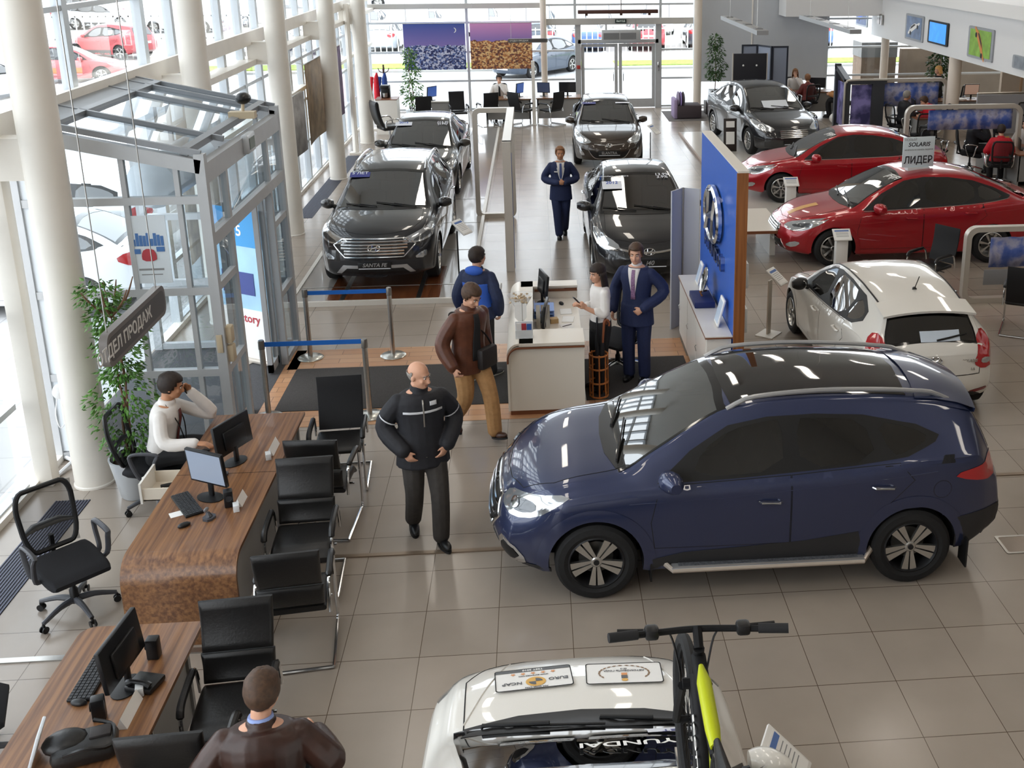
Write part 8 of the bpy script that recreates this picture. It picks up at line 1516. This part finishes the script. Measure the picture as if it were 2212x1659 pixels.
t_ = thing('notice_board', 'black square notice board with four round studs behind the glossy black saloon', 'board', (6.36, 32.0, 0)); f = MB(); f.rbox((0, 0, 1.45), (1.04, .05, 1.2), .015); f.ob('panel', mat('board_black', '#232329', .7), t_); f = MB(); f.bb((-.53, -.03, .0), (-.50, .03, 2.06)); f.bb((.5, -.03, .0), (.53, .03, 2.06)); f.ob('post', mat('frame_silver'), t_, 0)
for x in (-.2, .2):
    for z in (1.7, 1.15): f = MB(); f.lathe([(0, 0), (.03, 0), (.02, .02), (0, .025)], 10, M.Translation((x, -.026, z)) @ M.Rotation(pi/2, 4, 'X')); f.ob('stud', mpaper, t_)
t_ = thing('folding_screen', 'grey folding screen with dark frames behind the black notice board', 'screen', (0, 0, 0)); f = MB()
for a, c in (((6.33, 33.2), (6.83, 33.2)), ((6.83, 33.2), (7.15, 32.6)), ((7.15, 32.6), (7.65, 32.6))):
    d = V((c[0]-a[0], c[1]-a[1], 0)); L_ = d.length; m4 = basis((a[0], a[1], 0), d, (0, 0, 1)); 
    q = MB(); q.ring([(.0, .02), (L_, .02), (L_, 2.2), (0, 2.2)], [(.05, .07), (L_-.05, .07), (L_-.05, 2.15), (.05, 2.15)], .03, m4); o = q.ob('leaf_frame', mat('screen_frame', '#2b2f3a', .4), t_, 0); q = MB(); q.add([(.05, .07, .015), (L_-.05, .07, .015), (L_-.05, 2.15, .015), (.05, 2.15, .015)], [(0, 1, 2, 3)], m4); q.ob('leaf_panel', mat('screen_panel', '#8f97a8', .5), o, 0)
# far desks by the back windows
def plain_desk(label, x0, x1, y0, y1, h=.74, m=None, name='office_desk'):
    t_ = thing(name, label, 'desk', ((x0+x1)/2, (y0+y1)/2, 0)); w, d = x1-x0, y1-y0; f = MB(); f.bb((-w/2, -d/2, h-.03), (w/2, d/2, h)); f.ob('desktop', m or walnut, t_, 0); f = MB(); f.bb((-w/2+.04, -d/2+.05, .12), (w/2-.04, -d/2+.08, h-.03)); f.bb((-w/2+.03, -d/2+.05, 0), (-w/2+.07, d/2-.05, h-.03)); f.bb((w/2-.07, -d/2+.05, 0), (w/2-.03, d/2-.05, h-.03)); f.ob('desk_frame', mat('panel_grey'), t_, 0); return t_
plain_desk('walnut-topped desk of the seated man in white at the back windows', -1.55, -.15, 32.5, 33.2); plain_desk('second pale-fronted desk with two monitors at the back windows', -.02, 1.35, 32.6, 33.3)
monitor('monitor on the desk of the seated man in white at the back windows', (-.5, 33.0, .74), pi+1.0, .4, .32, scr_bl, .1); monitor('monitor beside the thin white post at the back windows', (.22, 33.05, .74), pi-.3, .4, .32, mat('screen_dim', '#46506a', .2, emit=.2), .1); monitor('wide dark monitor nearest the glass door at the back windows', (.95, 33.05, .74), pi-.1, .52, .32, None, .1); monitor('dark monitor behind the graphite car by the tall fig', (-3.1, 32.5, .74), pi+.9, .4, .32, scr_bl, .1)
plain_desk('pale desk behind the graphite car beside the tall fig', -3.6, -2.5, 32.3, 32.95, .74, mwhitep)
w = MB(); w.bb((-.13, 32.15, 0), (-.03, 32.25, 1.9)); w.bb((-.15, 32.13, 0), (-.01, 32.27, .02)); tag(w.ob('floor_post', mwhite, smooth=0), 'thin white floor post between the two far desks', 'post')
small('cup', 'white cup in front of the seated man at the far desk', 'cup', (-.95, 32.75, .74), 0, lambda f: f.lathe([(0, 0), (.03, 0), (.04, .08), (.035, .08), (.028, .01), (0, .01)], 12), mpaper); small('paper_stack', 'stack of papers on the desk of the man in white', 'paper', (-.75, 32.72, .75), .2, lambda f: f.box((0, 0, 0), (.3, .22, .02)), mpaper)
t_ = thing('storage_cabinet', 'white cabinet by the window with a coffee machine on top', 'cabinet', (-4.25, 31.3, 0)); f = MB(); f.bb((-.3, -.3, 0), (.3, .3, .98)); f.ob('carcass', mwhitep, t_, 0); f = MB(); f.bb((-.31, -.31, .98), (.31, .31, 1.0)); f.ob('top_board', brown_e, t_, 0)
t_ = thing('coffee_machine', 'black and silver coffee machine on the white cabinet by the window', 'coffee machine', (-4.3, 31.35, 1.0)); f = MB(); f.rbox((0, .08, .18), (.26, .2, .36), .03); f.rbox((0, -.06, .32), (.26, .2, .1), .03); f.ob('body', mblk, t_); f = MB(); f.lathe([(0, 0), (.06, 0), (.07, .12), (0, .12)], 14, M.Translation((0, -.08, .03))); f.ob('jug', msteel, t_)
t_ = thing('coat_stand', 'dark wooden coat stand beside the white cabinet', 'coat stand', (-4.55, 33.1, 0)); f = MB(); f.tube([(0, 0, 0), (0, 0, 1.75)], .025, 8); f.lathe([(0, 0), (.2, 0), (.2, .03), (0, .04)], 16)
for k in range(4): a = pi/2*k; f.tube(crom([(0, 0, 1.5), (.12*cos(a), .12*sin(a), 1.55), (.16*cos(a), .16*sin(a), 1.65)], 3), .012, 6)
f.ob('pole', mat('wood_dark', '#4a2c20', .5), t_)
for k, (x, c, lb) in enumerate(((-.22, '#d01f30', 'bright red jacket hanging from the coat stand'), (.02, '#2b4a94', 'blue jacket hanging from the coat stand'))):
    f = MB(); f.tube([(-4.55+x, 33.0, .75), (-4.55+x, 33.0, 1.0), (-4.55+x, 33.02, 1.35), (-4.55+x+.02, 33.04, 1.52)], [.17, .16, .14, .04], 14, flat=.55); f.tube([(-4.68+x, 33.0, 1.4), (-4.74+x, 33.0, .95)], [.06, .05], 8); tag(f.ob('jacket', mat('coat'+c, c, .7, noise_s=14, noise_a=.15)), lb, 'jacket')
# office zone under the mezzanine
plain_desk('desk of the fair-haired woman in the far corner', 8.0, 9.3, 33.0, 33.6); monitor('black monitor on the desk in the far corner', (8.75, 33.2, .74), pi-.2, .5, .32, None, .1); plain_desk('reddish desk between the grey-haired man and the man in red', 10.0, 10.45, 27.6, 29.0, .74, wood_mat('office_wood', '#7d4c36', '#a36d4c', 1, 'Y')); monitor('thin black monitor between the grey-haired man and the man in red', (10.2, 28.5, .74), 1.45, .44, .3, None, .1)
plain_desk('reddish desk of the corner office with the small paper signs', 10.55, 11.2, 22.6, 25.0, .74, wood_mat('office_wood', '', '', 1)); monitor('black monitor on the corner office desk before the salesman resting his cheek', (10.9, 24.75, .74), -.8, .44, .3, None, .1)
t_ = thing('laptop', 'open black laptop on the corner office desk', 'laptop', (10.95, 23.2, .74), 1.3); f = MB(); f.rbox((0, 0, .01), (.36, .25, .02), .006); f.ob('base', mblk, t_); f = MB(); f.rbox((0, .12, .13), (.36, .015, .24), .006); f.ob('lid', mblk, t_)
small('desk_sign', 'white tent sign on the corner office desk beside the man with hand over mouth', 'sign', (10.62, 24.45, .74), .4, lambda f: f.prism([(-.06, 0), (.06, 0), (0, .3)], .22, basis((-.11, 0, 0), (0, 1, 0), (0, 0, 1))), mpaper); small('calendar', 'yellow desk calendar on the corner office desk', 'calendar', (10.72, 23.75, .74), .2, lambda f: f.prism([(-.05, 0), (.05, 0), (0, .2)], .2, basis((-.1, 0, 0), (0, 1, 0), (0, 0, 1))), mat('calendar_yellow', '#e2b35a', .5)); small('tissue_box', 'crumpled clear bag on the corner office desk', 'bag', (10.85, 22.85, .78), .3, lambda f: f.ell((0, 0, 0), (.1, .08, .05), 8, 6), mat('wrap_clear'))
small('white_bag', 'white plastic bag on the floor in the far corner', 'bag', (8.9, 31.5, .16), .3, lambda f: f.ell((0, 0, 0), (.2, .15, .16), 10, 8), mpaper)
plain_desk('long back desk with printers behind the rounded frames', 10.6, 13.4, 30.3, 30.9, .8); plain_desk('pale wood desk with a dark chair beyond the round office column', 13.0, 14.2, 26.9, 27.5, .74, mat('door_pine'))
for x, lb, h in ((10.75, 'beige box printer nearest the grey wall on the long back desk', .28), (11.25, 'low beige printer in front of the blonde woman', .18)): t_ = thing('printer', lb, 'printer', (x, 30.6, .8)); f = MB(); f.rbox((0, 0, h/2), (.44, .4, h), .02); f.ob('body', mat('printer_beige', '#cfc2ae', .45), t_); f = MB(); f.box((0, -.05, h+.02), (.3, .25, .03)); f.ob('paper_tray', mpaper, t_, 0)
monitor('pale-screened monitor on the long back desk beside the bushy plant', (12.7, 30.7, .8), pi, .44, .32, mat('screen_peach', '#c9a794', .3, emit=.25), .1); small('paper_stack', 'loose white papers on the long back desk', 'paper', (12.2, 30.55, .81), .1, lambda f: f.box((0, 0, 0), (.5, .3, .02)), mpaper)
t_ = thing('board_crate', 'tall stack of brown cardboard wrapped in grey film outside the office glass', 'crate', (11.6, 36.6, -.06)); f = MB(); f.bb((-.6, -.5, 0), (.6, .5, 1.75)); f.ob('cardboard', mat('cardboard', '#8d7865', .8, noise_s=3, noise_a=.15), t_, 0); f = MB(); f.bb((-.62, -.52, 1.5), (.62, .52, 2.0)); f.ob('film_wrap', mat('film_grey', '#8a8886', .4), t_, 0)
w = MB(); w.bb((12.4, 36.2, -.06), (18, 36.4, 1.7)); struct(w.ob('wall_outside', mat('wall_brown', '#a4917f', .8, noise_s=2, noise_a=.1), smooth=0))
t_ = thing('glass_partition', 'grey panelled office counter with a glass rail behind the round column', 'partition', (12.9, 29.3, 0)); f = MB(); f.bb((-.6, -.03, 0), (1.5, .03, 1.1)); f.ob('panel', mat('partition_grey'), t_, 0); f = MB(); f.tube([(-.6, 0, 1.14), (1.5, 0, 1.14)], .03, 8); f.ob('rail', msteel, t_)
# mountain bike on the roof of the white car
t_ = thing('mountain_bike', 'black and neon yellow mountain bike clamped upright on the roof of the white car', 'bicycle', (.60, 3.38, 1.67), 0); neon = mat('neon_yellow', '#b4be0a', .4); BK = mat('bike_black', '#121214', .6, spec=.25); R_ = .34
def bwheel(y):
    f = MB(); f.tube([(0, y+R_*cos(a), R_+R_*sin(a)) for a in [2*pi*k/36 for k in range(36)]], .028, 8, closed=True); q = f.ob('tyre', tyre_m, t_); f = MB(); f.tube([(0, y+(R_-.035)*cos(a), R_+(R_-.035)*sin(a)) for a in [2*pi*k/36 for k in range(36)]], .012, 6, closed=True)
    for k in range(16): a = 2*pi*k/16; f.tube([(0, y, R_), (0, y+(R_-.03)*cos(a), R_+(R_-.03)*sin(a))], .0015, 4)
    f.tube([(-.05, y, R_), (.05, y, R_)], .016, 8); f.ob('rim', mat('bike_black', '#121214', .6, spec=.25), q)
bwheel(.62); bwheel(-.45); hx = (0, .4, .78); 
f = MB(); f.tube([(0, .36, .9), (0, .43, .68)], .024, 10); f.tube([(0, .41, .74), (0, .2, .52), (0, .06, .32)], [.03, .03, .028], 10); f.tube([(0, .06, .32), (0, -.45, .34)], .014, 8); f.tube([(0, .06, .32), (0, -.1, .8)], .018, 10); f.tube([(0, -.08, .74), (0, -.45, .34)], .012, 8); f.ob('frame', BK, t_)
f = MB(); f.tube([(0, .375, .85), (0, .14, .8), (0, -.09, .76)], [.032, .028, .024], 12, flat=1.0); tt = f.ob('top_tube', BK, t_); f = MB(); f.tube([(0, .3, .862), (0, .22, .846), (0, .0, .806), (0, -.08, .79)], [.01, .03, .03, .022], 10); f.ob('neon_stripe', neon, tt); f = MB(); f.tube([(.018, .38, .70), (.026, .2, .53), (.026, .1, .4)], .018, 8); f.ob('neon_panel', neon, t_)
text('SCOTT', .07, mpaper, t_, (-.031, .22, .55), V((0, -.7, -.72)), V((0, -.72, .7)), .001, True)
f = MB()
for sx_ in (-.055, .055): f.tube([(sx_, .44, .66), (sx_, .54, .5), (sx_, .62, R_)], [.02, .022, .018], 8)
f.tube([(-.055, .44, .67), (.055, .44, .67)], .024, 8); f.ob('fork', BK, t_)
f = MB(); f.tube([(0, .36, .9), (0, .42, .96)], .02, 8); f.ob('stem', BK, t_); f = MB(); f.tube(crom([(-.36, .36, .97), (-.15, .41, .95), (0, .42, .95), (.15, .41, .95), (.36, .36, .97)], 4), .014, 8); f.ob('handlebar', BK, t_)
for s_ in (-1, 1): f = MB(); f.tube([(s_*.25, .385, .962), (s_*.37, .36, .972)], .02, 10); f.ob('grip', mat('grip', '#1d1d1f', .8), t_); f = MB(); f.tube([(s_*.2, .41, .955), (s_*.22, .44, .94), (s_*.33, .44, .945)], .008, 6); f.rbox((s_*.19, .405, .955), (.06, .06, .05), .015); f.ob('brake_lever', mblk, t_); f = MB(); f.tube(crom([(s_*.17, .41, .94), (s_*.1, .52, .86), (s_*.06, .5, .7), (s_*.055, .52, .6)], 5), .005, 5); f.ob('cable', mblk, t_)
f = MB(); f.tube([(0, -.1, .78), (0, -.2, .82)], .015, 8); f.ob('seat_post', msteel, t_); f = MB(); f.tube([(0, -.1, .83), (0, -.22, .83), (0, -.36, .84)], [.014, .026, .04], 10, flat=1.5); f.ob('saddle', leather, t_)
f = MB(); f.lathe([(.02, 0), (.09, 0), (.09, .006), (.02, .006)], 20, M.Translation((.05, .06, .32)) @ M.Rotation(pi/2, 4, 'Y')); f.tube([(.06, .06, .32), (.07, .16, .2)], .012, 6); f.tube([(-.06, .06, .32), (-.07, -.04, .44)], .012, 6); f.ob('crank', mblk, t_)
t_ = thing('roof_rack', 'silver roof rack rail under the mountain bike on the white car', 'roof rack', (.60, 3.38, 1.63)); f = MB(); f.bb((-.03, -.75, 0), (.03, .85, .03)); f.ob('channel', msteel, t_, 0); f = MB(); f.bb((-1.05, -.55, -.03), (.2, -.5, 0)); f.bb((-1.05, .25, -.03), (.2, .3, 0)); f.ob('cross_bar', mblk, t_, 0); f = MB(); f.tube([(.05, 0, .02), (.12, .12, .4), (.03, .12, .55)], .014, 6); f.ob('clamp_arm', mblk, t_)
